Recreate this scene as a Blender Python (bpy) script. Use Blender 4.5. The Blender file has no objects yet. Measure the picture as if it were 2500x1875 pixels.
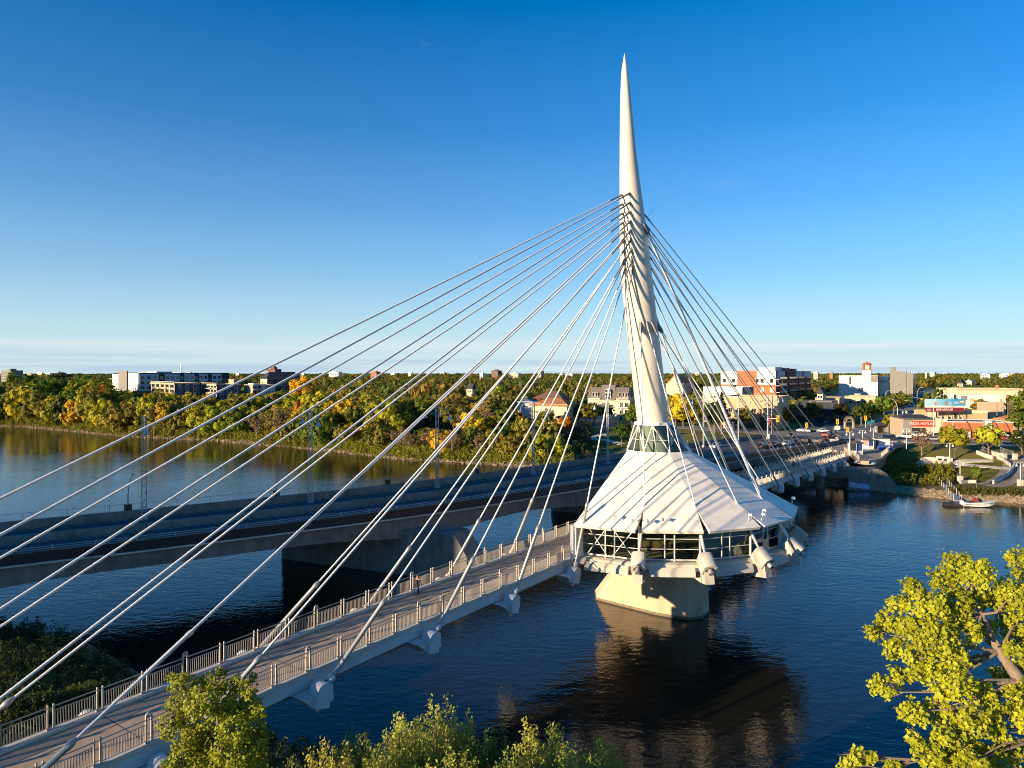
import bpy, bmesh, math, random
import numpy as np
from mathutils import Vector, Matrix
random.seed(7); RNG = np.random.default_rng(7)
SC = bpy.context.scene; COL = SC.collection
R = math.radians
# ------------------------------------------------------------------ camera, sky, sun, exposure
F, CX, HY, CH = 1735.0, 1250.0, 911.0, 28.0          # focal length (px of the 2500 px photo), principal column, eye level row, camera height
cam = bpy.data.objects.new('camera', bpy.data.cameras.new('camera')); COL.objects.link(cam)
cam.location = (0, 0, CH); cam.rotation_euler = (R(90), 0, 0)
cam.data.sensor_width = 36; cam.data.lens = F / 2500 * 36; cam.data.shift_y = -(937.5 - HY) / 2500
cam.data.clip_start = 0.5; cam.data.clip_end = 30000
SC.camera = cam
SUN_EL = 10.2; SUN_BEAR = 236.0                        # bearing of the sun, clockwise from the view axis (+Y)
w = bpy.data.worlds.new('World'); SC.world = w; w.use_nodes = True
nt = w.node_tree; nt.nodes.clear()
out = nt.nodes.new('ShaderNodeOutputWorld'); bg = nt.nodes.new('ShaderNodeBackground'); sky = nt.nodes.new('ShaderNodeTexSky')
sky.sky_type = 'NISHITA'; sky.sun_disc = False; sky.sun_elevation = R(SUN_EL); sky.sun_rotation = R(SUN_BEAR)
sky.altitude = 230; sky.air_density = 1.0; sky.dust_density = 0.1; sky.ozone_density = 3.0
bg.inputs['Strength'].default_value = 0.084
hs = nt.nodes.new('ShaderNodeHueSaturation'); hs.inputs['Saturation'].default_value = 1.3
tn = nt.nodes.new('ShaderNodeMix'); tn.data_type = 'RGBA'; tn.blend_type = 'MULTIPLY'; tn.inputs[0].default_value = 1; tn.inputs[7].default_value = (.66, 1.0, 1.30, 1)
nt.links.new(sky.outputs[0], tn.inputs[6]); nt.links.new(tn.outputs[2], hs.inputs['Color'])
# thin far clouds lying low over the horizon all round
tc = nt.nodes.new('ShaderNodeTexCoord'); mp = nt.nodes.new('ShaderNodeMapping'); mp.inputs['Scale'].default_value = (2.2, 2.2, 70)
nz = nt.nodes.new('ShaderNodeTexNoise'); nz.inputs['Scale'].default_value = 1.3; nz.inputs['Detail'].default_value = 5
sx = nt.nodes.new('ShaderNodeSeparateXYZ'); b1 = nt.nodes.new('ShaderNodeValToRGB'); b2 = nt.nodes.new('ShaderNodeValToRGB')
nt.links.new(tc.outputs['Generated'], mp.inputs[0]); nt.links.new(mp.outputs[0], nz.inputs[0]); nt.links.new(tc.outputs['Generated'], sx.inputs[0])
b1.color_ramp.elements[0].position = 0.47; b1.color_ramp.elements[1].position = 0.62
nt.links.new(nz.outputs[0], b1.inputs[0])
cr = b2.color_ramp; cr.elements[0].position = 0.0; cr.elements[0].color = (.6, .6, .6, 1); cr.elements[1].position = 0.034; cr.elements[1].color = (0, 0, 0, 1)
e = cr.elements.new(0.012); e.color = (.75, .75, .75, 1); e = cr.elements.new(0.02); e.color = (.55, .55, .55, 1)
nt.links.new(sx.outputs['Z'], b2.inputs[0])
mu = nt.nodes.new('ShaderNodeMath'); mu.operation = 'MULTIPLY'; nt.links.new(b1.outputs[0], mu.inputs[0]); nt.links.new(b2.outputs[0], mu.inputs[1])
mx = nt.nodes.new('ShaderNodeMix'); mx.data_type = 'RGBA'; nt.links.new(mu.outputs[0], mx.inputs[0]); mx.inputs[7].default_value = (2.7, 3.7, 4.7, 1)
# pale haze of the air towards the horizon, the same all round
hz_ = nt.nodes.new('ShaderNodeValToRGB'); hr = hz_.color_ramp
hr.elements[1].position = .46; hr.elements[1].color = (0, 0, 0, 1); hr.elements[0].color = (.95, .95, .95, 1)
for p_, v in ((.03, .84), (.08, .62), (.14, .39), (.22, .19), (.32, .065)): e = hr.elements.new(p_); e.color = (v, v, v, 1)
nt.links.new(sx.outputs['Z'], hz_.inputs[0])
hm_ = nt.nodes.new('ShaderNodeMix'); hm_.data_type = 'RGBA'; nt.links.new(hz_.outputs[0], hm_.inputs[0]); nt.links.new(hs.outputs[0], hm_.inputs[6]); hm_.inputs[7].default_value = (4.1, 5.0, 5.5, 1)
nt.links.new(hm_.outputs[2], mx.inputs[6])
# pale stratus streak a little above them
b4 = nt.nodes.new('ShaderNodeValToRGB'); c4 = b4.color_ramp; c4.elements[0].position = .026; c4.elements[1].position = .052; c4.elements[0].color = c4.elements[1].color = (0, 0, 0, 1)
for p_ in (.034, .042): e = c4.elements.new(p_); e.color = (.5, .5, .5, 1)
mp4 = nt.nodes.new('ShaderNodeMapping'); mp4.inputs['Scale'].default_value = (1.3, 1.3, 45); mp4.inputs['Location'].default_value = (3.1, 1.7, .4); nz4 = nt.nodes.new('ShaderNodeTexNoise'); nz4.inputs['Scale'].default_value = 1.2; nz4.inputs['Detail'].default_value = 4; b5 = nt.nodes.new('ShaderNodeValToRGB'); b5.color_ramp.elements[0].position = .42; b5.color_ramp.elements[1].position = .6
nt.links.new(sx.outputs['Z'], b4.inputs[0]); nt.links.new(tc.outputs['Generated'], mp4.inputs[0]); nt.links.new(mp4.outputs[0], nz4.inputs[0]); nt.links.new(nz4.outputs[0], b5.inputs[0]); m4 = nt.nodes.new('ShaderNodeMath'); m4.operation = 'MULTIPLY'; nt.links.new(b4.outputs[0], m4.inputs[0]); nt.links.new(b5.outputs[0], m4.inputs[1])
mz = nt.nodes.new('ShaderNodeMix'); mz.data_type = 'RGBA'; nt.links.new(m4.outputs[0], mz.inputs[0]); nt.links.new(mx.outputs[2], mz.inputs[6]); mz.inputs[7].default_value = (5.3, 5.5, 5.6, 1); mx = mz
# a few faint high wisps
mp2 = nt.nodes.new('ShaderNodeMapping'); mp2.inputs['Scale'].default_value = (5, 5, 11); nz2 = nt.nodes.new('ShaderNodeTexNoise'); nz2.inputs['Scale'].default_value = 1.6; nz2.inputs['Detail'].default_value = 7; nz2.inputs['Roughness'].default_value = .6
nt.links.new(tc.outputs['Generated'], mp2.inputs[0]); nt.links.new(mp2.outputs[0], nz2.inputs[0]); b3 = nt.nodes.new('ShaderNodeValToRGB'); b3.color_ramp.elements[0].position = .68; b3.color_ramp.elements[1].position = .9; b3.color_ramp.elements[1].color = (.2, .2, .2, 1); nt.links.new(nz2.outputs[0], b3.inputs[0])
mw = nt.nodes.new('ShaderNodeMix'); mw.data_type = 'RGBA'; nt.links.new(b3.outputs[0], mw.inputs[0]); nt.links.new(mx.outputs[2], mw.inputs[6]); mw.inputs[7].default_value = (4.6, 5.2, 5.8, 1)
nt.links.new(mw.outputs[2], bg.inputs['Color']); nt.links.new(bg.outputs[0], out.inputs[0])
sl = bpy.data.lights.new('sun', 'SUN'); sl.energy = 5.0; sl.angle = R(0.55); sl.color = (1.0, 0.78, 0.50)
sun = bpy.data.objects.new('sun', sl); COL.objects.link(sun)
sb, se = R(SUN_BEAR), R(SUN_EL)
sdir = Vector((math.sin(sb) * math.cos(se), math.cos(sb) * math.cos(se), math.sin(se)))   # towards the sun
sun.rotation_euler = (-sdir).to_track_quat('-Z', 'Y').to_euler()
vs = SC.view_settings; vs.view_transform = 'Standard'; vs.look = 'None'; vs.gamma = 1; vs.exposure = 0.95; vs.use_curve_mapping = False
SC.cycles.max_bounces = 6; SC.cycles.transparent_max_bounces = 12; SC.cycles.caustics_reflective = False; SC.cycles.caustics_refractive = False
SC.cycles.filter_width = 1.0; SC.cycles.use_denoising = True; SC.cycles.sample_clamp_indirect = 4

# ------------------------------------------------------------------ helpers
def at(px, py, z):                       # point of the photo's pixel on the level plane z
    Y = (CH - z) * F / (py - HY); return ((px - CX) * Y / F, Y)
def col_at(px, Y): return (px - CX) * Y / F
def z_at(py, Y): return CH - (py - HY) * Y / F
def px_of(X, Y, z): return CX + F * X / Y, HY + (CH - z) * F / Y
TH = math.atan(1275 / 1735); TS, TCO = math.sin(TH), math.cos(TH)
def BW(t, p, z=0): return Vector((TS * t - TCO * p, TS * p + TCO * t, z))     # footbridge coordinates (along, across) to world

MATS = {}
def nodes_of(name):
    m = bpy.data.materials.new(name); m.use_nodes = True; n = m.node_tree
    return m, n, n.nodes['Principled BSDF']
def mat(name, col, rough=.7, metal=0, var=.12, scale=1.5, bump=0, bscale=8, dirt=None, spec=.5, stretch=None):
    """procedural paint / concrete / stone: base colour varied by two noises, optional relief and stains"""
    if name in MATS: return MATS[name]
    m, n, b = nodes_of(name); L = n.links.new
    b.inputs['Roughness'].default_value = rough; b.inputs['Metallic'].default_value = metal; b.inputs['Specular IOR Level'].default_value = spec
    tc = n.nodes.new('ShaderNodeTexCoord'); no = n.nodes.new('ShaderNodeTexNoise'); no.inputs['Scale'].default_value = scale; no.inputs['Detail'].default_value = 6; no.inputs['Roughness'].default_value = .65
    src = tc.outputs['Object']
    if stretch:
        mp = n.nodes.new('ShaderNodeMapping'); mp.inputs['Scale'].default_value = stretch; L(src, mp.inputs[0]); src = mp.outputs[0]
    L(src, no.inputs['Vector'])
    rp = n.nodes.new('ShaderNodeValToRGB'); a, c = rp.color_ramp.elements
    a.position = .3; c.position = .7
    a.color = tuple(x * (1 - var) for x in col) + (1,); c.color = tuple(min(1, x * (1 + var)) for x in col) + (1,)
    L(no.outputs[0], rp.inputs[0]); outc = rp.outputs[0]
    if dirt:
        n2 = n.nodes.new('ShaderNodeTexNoise'); n2.inputs['Scale'].default_value = dirt[1]; n2.inputs['Detail'].default_value = 8; L(tc.outputs['Object'], n2.inputs['Vector'])
        r2 = n.nodes.new('ShaderNodeValToRGB'); r2.color_ramp.elements[0].position = .5; r2.color_ramp.elements[1].position = .72; L(n2.outputs[0], r2.inputs[0])
        mm = n.nodes.new('ShaderNodeMix'); mm.data_type = 'RGBA'; L(r2.outputs[0], mm.inputs[0]); L(outc, mm.inputs[6]); mm.inputs[7].default_value = tuple(dirt[0]) + (1,); outc = mm.outputs[2]
    L(outc, b.inputs['Base Color'])
    if bump:
        n3 = n.nodes.new('ShaderNodeTexNoise'); n3.inputs['Scale'].default_value = bscale; n3.inputs['Detail'].default_value = 5; L(src, n3.inputs['Vector'])
        bp = n.nodes.new('ShaderNodeBump'); bp.inputs['Strength'].default_value = bump; bp.inputs['Distance'].default_value = .05; L(n3.outputs[0], bp.inputs['Height']); L(bp.outputs[0], b.inputs['Normal'])
    MATS[name] = m; return m
def objcol(name, rough=.5, metal=0, spec=.5, coat=0):
    """paint whose colour is the object's own colour"""
    if name in MATS: return MATS[name]
    m, n, b = nodes_of(name); oi = n.nodes.new('ShaderNodeObjectInfo'); n.links.new(oi.outputs['Color'], b.inputs['Base Color'])
    b.inputs['Roughness'].default_value = rough; b.inputs['Metallic'].default_value = metal; b.inputs['Specular IOR Level'].default_value = spec; b.inputs['Coat Weight'].default_value = coat
    MATS[name] = m; return m
def glass(name, tint, rough=.03, see=.55):
    if name in MATS: return MATS[name]
    m, n, b = nodes_of(name); n.nodes.remove(b); L = n.links.new; o = n.nodes['Material Output']
    gl = n.nodes.new('ShaderNodeBsdfGlossy'); gl.inputs['Roughness'].default_value = rough; gl.inputs['Color'].default_value = (.9, .95, 1, 1)
    tr = n.nodes.new('ShaderNodeBsdfTransparent'); tr.inputs['Color'].default_value = tuple(tint) + (1,)
    fr = n.nodes.new('ShaderNodeFresnel'); fr.inputs['IOR'].default_value = 1.5
    mx = n.nodes.new('ShaderNodeMixShader'); L(fr.outputs[0], mx.inputs[0]); L(tr.outputs[0], mx.inputs[1]); L(gl.outputs[0], mx.inputs[2]); L(mx.outputs[0], o.inputs[0])
    MATS[name] = m; return m

class MB:
    """collects shapes, builds them as one mesh object"""
    def __init__(s): s.v = []; s.f = []; s.m = []; s.sm = []
    def add(s, vs, fs, mi=0, smooth=False):
        k = len(s.v); s.v += [tuple(x) for x in vs]; s.f += [tuple(i + k for i in f) for f in fs]; s.m += [mi] * len(fs); s.sm += [smooth] * len(fs); return s
    def box(s, c, d, rz=0, mi=0):
        x, y, z = (q / 2 for q in d); ca, sa = math.cos(rz), math.sin(rz); vs = []
        for a, b, e in ((-x, -y, -z), (x, -y, -z), (x, y, -z), (-x, y, -z), (-x, -y, z), (x, -y, z), (x, y, z), (-x, y, z)):
            vs.append((c[0] + a * ca - b * sa, c[1] + a * sa + b * ca, c[2] + e))
        return s.add(vs, [(3, 2, 1, 0), (4, 5, 6, 7), (0, 1, 5, 4), (1, 2, 6, 5), (2, 3, 7, 6), (3, 0, 4, 7)], mi)
    def prism(s, poly, z0, z1, mi=0):
        n = len(poly)
        ar = sum(poly[i][0] * poly[(i + 1) % n][1] - poly[(i + 1) % n][0] * poly[i][1] for i in range(n))
        if ar < 0: poly = poly[::-1]
        vs = [(x, y, z0) for x, y in poly] + [(x, y, z1) for x, y in poly]
        fs = [tuple(range(n - 1, -1, -1)), tuple(range(n, 2 * n))] + [(i, (i + 1) % n, (i + 1) % n + n, i + n) for i in range(n)]
        return s.add(vs, fs, mi)
    def ext(s, poly, o, ax, ay, az, ln, mi=0, smooth=False):
        """polygon in the (ax, ay) frame at o, swept along az by ln"""
        o, ax, ay, az = (Vector(q) for q in (o, ax, ay, az)); n = len(poly)
        vs = [o + ax * a + ay * b for a, b in poly] + [o + ax * a + ay * b + az * ln for a, b in poly]
        s.add(vs, [tuple(range(n - 1, -1, -1)), tuple(range(n, 2 * n))], mi)
        return s.add(vs, [(i, (i + 1) % n, (i + 1) % n + n, i + n) for i in range(n)], mi, smooth)
    def tube(s, pts, r, n=8, mi=0, smooth=True, cap=True):
        pts = [Vector(q) for q in pts]; rs = r if isinstance(r, (list, tuple)) else [r] * len(pts); vs = []
        for i, q in enumerate(pts):
            d = (pts[min(i + 1, len(pts) - 1)] - pts[max(i - 1, 0)]).normalized()
            u = d.orthogonal().normalized() if i == 0 else (u - d * u.dot(d)).normalized()
            w_ = d.cross(u)
            for k in range(n):
                a = 2 * math.pi * k / n; vs.append(q + (u * math.cos(a) + w_ * math.sin(a)) * rs[i])
        fs = [(i * n + k, i * n + (k + 1) % n, (i + 1) * n + (k + 1) % n, (i + 1) * n + k) for i in range(len(pts) - 1) for k in range(n)]
        s.add(vs, fs, mi, smooth)
        if cap: s.add(vs[:n], [tuple(range(n - 1, -1, -1))], mi); s.add(vs[-n:], [tuple(range(n))], mi)
        return s
    def lathe(s, prof, c=(0, 0, 0), n=16, mi=0, smooth=True):
        vs = [(c[0] + r * math.cos(2 * math.pi * k / n), c[1] + r * math.sin(2 * math.pi * k / n), c[2] + z) for r, z in prof for k in range(n)]
        fs = [(i * n + k, i * n + (k + 1) % n, (i + 1) * n + (k + 1) % n, (i + 1) * n + k) for i in range(len(prof) - 1) for k in range(n)]
        s.add(vs, fs, mi, smooth); m = len(prof)
        if prof[0][0] > 1e-4: s.add(vs[:n], [tuple(range(n - 1, -1, -1))], mi)
        if prof[-1][0] > 1e-4: s.add(vs[-n:], [tuple(range(n))], mi)
        return s
    def quad(s, a, b, c, d, mi=0): return s.add([a, b, c, d], [(0, 1, 2, 3)], mi)
    def mesh(s, name, mats):
        me = bpy.data.meshes.new(name); me.from_pydata(s.v, [], s.f)
        for m in (mats if isinstance(mats, (list, tuple)) else [mats]): me.materials.append(m)
        me.polygons.foreach_set('material_index', s.m); me.polygons.foreach_set('use_smooth', s.sm); me.update(); return me
    def build(s, name, mats, parent=None, loc=None, rz=0): return link(name, s.mesh(name, mats), parent, loc, rz)
def link(name, data, parent=None, loc=None, rz=0):
    o = bpy.data.objects.new(name, data); COL.objects.link(o)
    if parent: o.parent = parent
    if loc is not None: o.location = loc
    if rz: o.rotation_euler = (0, 0, rz)
    return o
def tag(o, label=None, cat=None, group=None, kind=None):
    if label: o['label'] = label
    if cat: o['category'] = cat
    if group: o['group'] = group
    if kind: o['kind'] = kind
    return o
def thing(name, label, cat, loc=(0, 0, 0), rz=0, group=None): return tag(link(name, None, None, loc, rz), label, cat, group)
def copy_tree(o, parent=None):
    c = o.copy(); COL.objects.link(c); c.parent = parent
    for ch in o.children: copy_tree(ch, c)
    return c
def rail_sweep(mb, line, sec, mi=0, closed=True, smooth=False):
    """sweep a cross-section [(across, up)] along line [(x, y, z)]; across is to the left of travel"""
    n = len(sec); vs = []; L_ = [Vector(q) for q in line]
    for i, q in enumerate(L_):
        d = L_[min(i + 1, len(L_) - 1)] - L_[max(i - 1, 0)]; d.z = 0; d.normalize(); nrm = Vector((-d.y, d.x, 0))
        for a, b in sec: vs.append(q + nrm * a + Vector((0, 0, b)))
    fs = [(i * n + k, (i + 1) * n + k, (i + 1) * n + (k + 1) % n, i * n + (k + 1) % n) for i in range(len(L_) - 1) for k in range(n if closed else n - 1)]
    mb.add(vs, fs, mi, smooth)
    if closed: mb.add(vs[:n], [tuple(range(n))], mi); mb.add(vs[-n:], [tuple(range(n - 1, -1, -1))], mi)
    return mb

# ------------------------------------------------------------------ shared materials
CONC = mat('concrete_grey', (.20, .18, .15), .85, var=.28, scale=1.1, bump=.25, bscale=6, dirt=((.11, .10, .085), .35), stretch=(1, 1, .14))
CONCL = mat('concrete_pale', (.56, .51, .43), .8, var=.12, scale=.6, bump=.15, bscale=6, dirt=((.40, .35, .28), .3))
PIERM = mat('concrete_pier', (.60, .455, .30), .85, var=.14, scale=.35, bump=.2, bscale=5, dirt=((.40, .32, .22), .25), stretch=(1, 1, .25))
WHITE = mat('white_paint', (.78, .75, .70), .45, var=.05, scale=.8)
STEELW = mat('white_steel', (.62, .60, .57), .4, metal=.1, var=.06, scale=2)
DECK = mat('deck_concrete', (.42, .30, .20), .9, var=.2, scale=.9, bump=.2, bscale=40, dirt=((.25, .20, .165), .45))
GIRD = mat('girder_paint', (.60, .60, .58), .6, var=.08, scale=.4, dirt=((.48, .47, .44), .5))
RAILM = mat('railing_steel', (.45, .40, .34), .45, metal=.2, var=.08, scale=3)
SLEEVE = mat('sleeve_steel', (.40, .39, .37), .4, metal=.5, var=.08, scale=2)
ROOFM = mat('roof_membrane', (.88, .81, .70), .6, var=.06, scale=.9, dirt=((.66, .61, .53), .55), stretch=(1, 1, 3))
ASPH = mat('asphalt', (.055, .055, .058), .9, var=.25, scale=.3, bump=.2, bscale=30, dirt=((.085, .083, .08), .12))
ASPHWLIT = mat('asphalt_worn_sunlit', (.23, .205, .18), .9, var=.2, scale=.25, bump=.2, bscale=30, dirt=((.10, .095, .09), .15))  # worn asphalt; its pale tone also paints sunlight onto the lit streets
PAINT = mat('road_paint', (.62, .60, .55), .7, var=.2, scale=3)
BLACK = mat('black_metal', (.012, .012, .014), .45, var=.3, scale=1)
DARK = mat('dark_interior', (.03, .028, .026), .6, var=.3, scale=1)
GLASSP = glass('pavilion_glass', (.74, .80, .74))
GLASSC = glass('crown_glass', (.55, .64, .58))
WIN = mat('window_glass', (.025, .032, .04), .06, var=.3, scale=.6, spec=.8)
WINL = mat('window_blind', (.45, .42, .34), .5, var=.2, scale=.8)
LAMPM = mat('lamp_steel', (.34, .36, .38), .5, metal=.3, var=.08, scale=1)
LAMPW = mat('lamp_white', (.70, .68, .63), .5, var=.05, scale=1)
YELLOW = mat('signal_yellow', (.75, .42, .02), .5, var=.08, scale=2)
STONE = mat('stone', (.30, .22, .13), .9, var=.4, scale=.9, bump=.3, bscale=4)
WOOD = mat('pole_wood', (.26, .19, .12), .9, var=.2, scale=1, stretch=(4, 4, .3))
# ------------------------------------------------------------------ terrain and river
ES = [(-2500, 900), (-900, 560), (-420, 425), (-330, 385), (-256, 371), (-205.6, 337), (-171, 313), (-127, 296), (-66, 255), (-34, 228), (-14.8, 221), (-3, 215), (30, 199), (64, 180), (82, 173.5), (92, 163), (98, 157), (110, 152.8), (150, 140), (260, 95), (900, -300)]
WS = [(-2500, 420), (-400, 150), (-150, 100), (-90, 86), (-57, 79), (-45, 74), (-36, 67), (-24, 57), (-8, 49), (10, 44), (30, 40), (60, 36), (120, 24), (260, -40), (900, -420)]
def sdist(X, Y, line):
    X = np.asarray(X, float); Y = np.asarray(Y, float); best = np.full(X.shape, 1e18); sg = np.zeros(X.shape)
    for (ax, ay), (bx, by) in zip(line[:-1], line[1:]):
        dx, dy = bx - ax, by - ay; L2 = dx * dx + dy * dy
        u = np.clip(((X - ax) * dx + (Y - ay) * dy) / L2, 0, 1); ex = X - ax - u * dx; ey = Y - ay - u * dy
        d2 = ex * ex + ey * ey; k = d2 < best; best = np.where(k, d2, best); sg = np.where(k, np.sign(dx * (Y - ay) - dy * (X - ax)), sg)
    return np.sqrt(best) * sg
def wob(X, Y): return np.sin(X * .11 + 1.3) * np.cos(Y * .09) + .5 * np.sin(X * .31 + Y * .23)
def H(X, Y):
    X = np.asarray(X, float); Y = np.asarray(Y, float)
    de = sdist(X, Y, ES) + .9 * wob(X, Y); dw = -sdist(X, Y, WS) + .7 * wob(X + 40, Y)
    ze = np.interp(de, [-12, -3, 0, 4, 12, 30, 42, 52, 62, 2000, 6000], [-3, -1.2, -.05, 1.2, 2.0, 3.4, 5, 6.4, 7, 7, 9])
    zw = np.interp(dw, [-12, -3, 0, 3, 10, 20, 40], [-3, -1.2, -.05, 1.2, 3, 4.6, 5.2])
    dip = 3.4 * np.exp(-(((X - 106) / 12) ** 2 + ((Y - 188) / 15) ** 2)); ze = np.where(de > 0, np.maximum(ze - dip, np.minimum(ze, .5)), ze)
    return np.maximum(ze, zw)
def h1(x, y): return float(H(x, y))
angs = np.radians(np.arange(-112, 112.1, .5)); rad = np.concatenate([[0.5], np.geomspace(4, 14000, 300)])
A_, R_ = np.meshgrid(angs, rad, indexing='ij'); TX = R_ * np.sin(A_); TY = R_ * np.cos(A_); TZ = H(TX, TY)
na, nr = A_.shape; idx = np.arange(na * nr).reshape(na, nr)
fq = np.stack([idx[:-1, :-1], idx[:-1, 1:], idx[1:, 1:], idx[1:, :-1]], -1).reshape(-1, 4)
me = bpy.data.meshes.new('ground'); me.from_pydata(np.stack([TX, TY, TZ], -1).reshape(-1, 3).tolist(), [], fq.tolist())
me.polygons.foreach_set('use_smooth', [True] * len(fq))
m, n, b = nodes_of('ground'); L = n.links.new; b.inputs['Roughness'].default_value = .95; b.inputs['Specular IOR Level'].default_value = .15
tcg = n.nodes.new('ShaderNodeTexCoord'); sp = n.nodes.new('ShaderNodeSeparateXYZ'); L(tcg.outputs['Object'], sp.inputs[0])
n1 = n.nodes.new('ShaderNodeTexNoise'); n1.inputs['Scale'].default_value = .35; n1.inputs['Detail'].default_value = 8; L(tcg.outputs['Object'], n1.inputs['Vector'])
n2 = n.nodes.new('ShaderNodeTexNoise'); n2.inputs['Scale'].default_value = .05; n2.inputs['Detail'].default_value = 6; L(tcg.outputs['Object'], n2.inputs['Vector'])
g1 = n.nodes.new('ShaderNodeValToRGB'); g1.color_ramp.elements[0].color = (.085, .10, .018, 1); g1.color_ramp.elements[1].color = (.20, .17, .045, 1); g1.color_ramp.elements[0].position = .35; g1.color_ramp.elements[1].position = .68; L(n2.outputs[0], g1.inputs[0])
d1 = n.nodes.new('ShaderNodeValToRGB'); d1.color_ramp.elements[0].color = (.10, .075, .045, 1); d1.color_ramp.elements[1].color = (.30, .22, .13, 1); L(n1.outputs[0], d1.inputs[0])
ad = n.nodes.new('ShaderNodeMath'); ad.operation = 'MULTIPLY_ADD'; L(n1.outputs[0], ad.inputs[0]); ad.inputs[1].default_value = 2.2; L(sp.outputs['Z'], ad.inputs[2])
mr = n.nodes.new('ShaderNodeMapRange'); mr.inputs[1].default_value = 1.7; mr.inputs[2].default_value = 2.9; L(ad.outputs[0], mr.inputs[0])
mm = n.nodes.new('ShaderNodeMix'); mm.data_type = 'RGBA'; L(mr.outputs[0], mm.inputs[0]); L(d1.outputs[0], mm.inputs[6]); L(g1.outputs[0], mm.inputs[7]); L(mm.outputs[2], b.inputs['Base Color'])
bp = n.nodes.new('ShaderNodeBump'); bp.inputs['Strength'].default_value = .5; bp.inputs['Distance'].default_value = .3; L(n1.outputs[0], bp.inputs['Height']); L(bp.outputs[0], b.inputs['Normal'])
me.materials.append(m); tag(link('ground', me), 'grassy river banks and flat city ground reaching the horizon', kind='structure')
# water: dark, silty, wind-rippled
m, n, b = nodes_of('river_water'); L = n.links.new
b.inputs['Base Color'].default_value = (.016, .015, .010, 1); b.inputs['Roughness'].default_value = .045; b.inputs['IOR'].default_value = 1.4; b.inputs['Specular IOR Level'].default_value = .5
tcw = n.nodes.new('ShaderNodeTexCoord')
hh = None
for sc_, st, rot in ((.55, (1, 1.9, 1), 25), (1.7, (1, 1.7, 1), -20), (.09, (1, 1.5, 1), 60)):
    mp = n.nodes.new('ShaderNodeMapping'); mp.inputs['Scale'].default_value = st; mp.inputs['Rotation'].default_value = (0, 0, R(rot)); L(tcw.outputs['Object'], mp.inputs[0])
    no = n.nodes.new('ShaderNodeTexNoise'); no.inputs['Scale'].default_value = sc_; no.inputs['Detail'].default_value = 3; no.inputs['Roughness'].default_value = .5; L(mp.outputs[0], no.inputs['Vector'])
    ml = n.nodes.new('ShaderNodeMath'); ml.operation = 'MULTIPLY'; L(no.outputs[0], ml.inputs[0]); ml.inputs[1].default_value = {.55: .5, 1.7: .22, .09: .7}[sc_]
    if hh is None: hh = ml
    else:
        a_ = n.nodes.new('ShaderNodeMath'); L(hh.outputs[0], a_.inputs[0]); L(ml.outputs[0], a_.inputs[1]); hh = a_
wn = n.nodes.new('ShaderNodeTexNoise'); wn.inputs['Scale'].default_value = .022; wn.inputs['Detail'].default_value = 3; L(tcw.outputs['Object'], wn.inputs['Vector']); wr = n.nodes.new('ShaderNodeMapRange'); wr.inputs[1].default_value = .35; wr.inputs[2].default_value = .65; wr.inputs[3].default_value = .2; wr.inputs[4].default_value = .46; L(wn.outputs[0], wr.inputs[0])
bp = n.nodes.new('ShaderNodeBump'); L(wr.outputs[0], bp.inputs['Strength']); bp.inputs['Distance'].default_value = .25; L(hh.outputs[0], bp.inputs['Height']); L(bp.outputs[0], b.inputs['Normal'])
mb = MB(); mb.quad((-2600, -500, 0), (1000, -500, 0), (1000, 1000, 0), (-2600, 1000, 0))
tag(mb.build('river_water', m), 'dark blue rippled river water', kind='structure')

# ------------------------------------------------------------------ footbridge (local axes: x along, y across, z up)
BETA = R(90) - TH
bridge = thing('pedestrian_bridge', 'white cable-stayed footbridge with a leaning spire tower over the river', 'footbridge', (0, 0, 0), BETA)
def ze(t): return 9.0 - (2.6e-4 * (t - 80) ** 2 if t < 125 else 2.6e-4 * 2025 + .0235 * (t - 125))
def slope(t): return math.atan((ze(t + .5) - ze(t - .5)))
PN, PF = 38.6, 44.6
line = [(t, 0, ze(t)) for t in np.arange(-40, 206.1, 3)]
rail_sweep(MB(), line, [(38.42, -.26), (38.42, -1.0), (39.9, -1.95), (43.3, -1.95), (44.78, -1.0), (44.78, -.26)]).build('girder', GIRD, bridge)
rail_sweep(MB(), line, [(38.95, -.29), (44.25, -.29), (44.25, -.17), (38.95, -.17)]).build('deck', DECK, bridge)
for a, b_ in ((38.39, 38.95), (44.25, 44.81)):
    rail_sweep(MB(), line, [(a, -.33), (b_, -.33), (b_, 0), (a, 0)]).build('kerb', CONCL, bridge)
LP = 2.62
for t in np.arange(8.9, 200, 10.5):
    MB().box((0, 41.6, 0), (.05, 5.28, .012)).build('deck_joint', mat('joint_dark', (.10, .09, .08), .9), bridge, (t, 0, ze(t) - .168))
def post_mesh(tall):
    q = MB(); h = 1.36 if not tall else 1.42
    for s_ in (-1, 1): q.box((s_ * .15, 0, h / 2), (.065, .12, h)); q.lathe([(.055, 0), (.05, .03), (0, .06)], (s_ * .15, 0, h), 8)
    q.box((0, 0, .03), (.46, .2, .06))
    q.box((0, 0, 1.2), (.24, .03, .03)); q.box((0, 0, .2), (.24, .03, .03))
    if tall:
        arc = [(.15 * math.cos(a), 0, h + .15 * math.sin(a) * 1.25) for a in np.linspace(0, math.pi, 9)]
        q.tube(arc, .055, 8); q.lathe([(0, -.08), (.09, -.05), (.1, 0), (.07, .06), (0, .09)], (0, 0, h - .02), 10)
    return q.mesh('railing_post', RAILM)
PM = [post_mesh(False), post_mesh(True)]
PL = LP - .36
q = MB()
for z, r in ((1.24, .036), (.99, .028), (.11, .026)): q.tube([(-PL / 2 - (.05 if z > 1 else 0), 0, z), (PL / 2 + (.05 if z > 1 else 0), 0, z)], r, 6)
PANEL = q.mesh('railing_panel', RAILM)
q = MB()
for k in range(16): q.box((-PL / 2 + PL * (k + .5) / 16, 0, .55), (.04, .02, .88))
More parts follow.
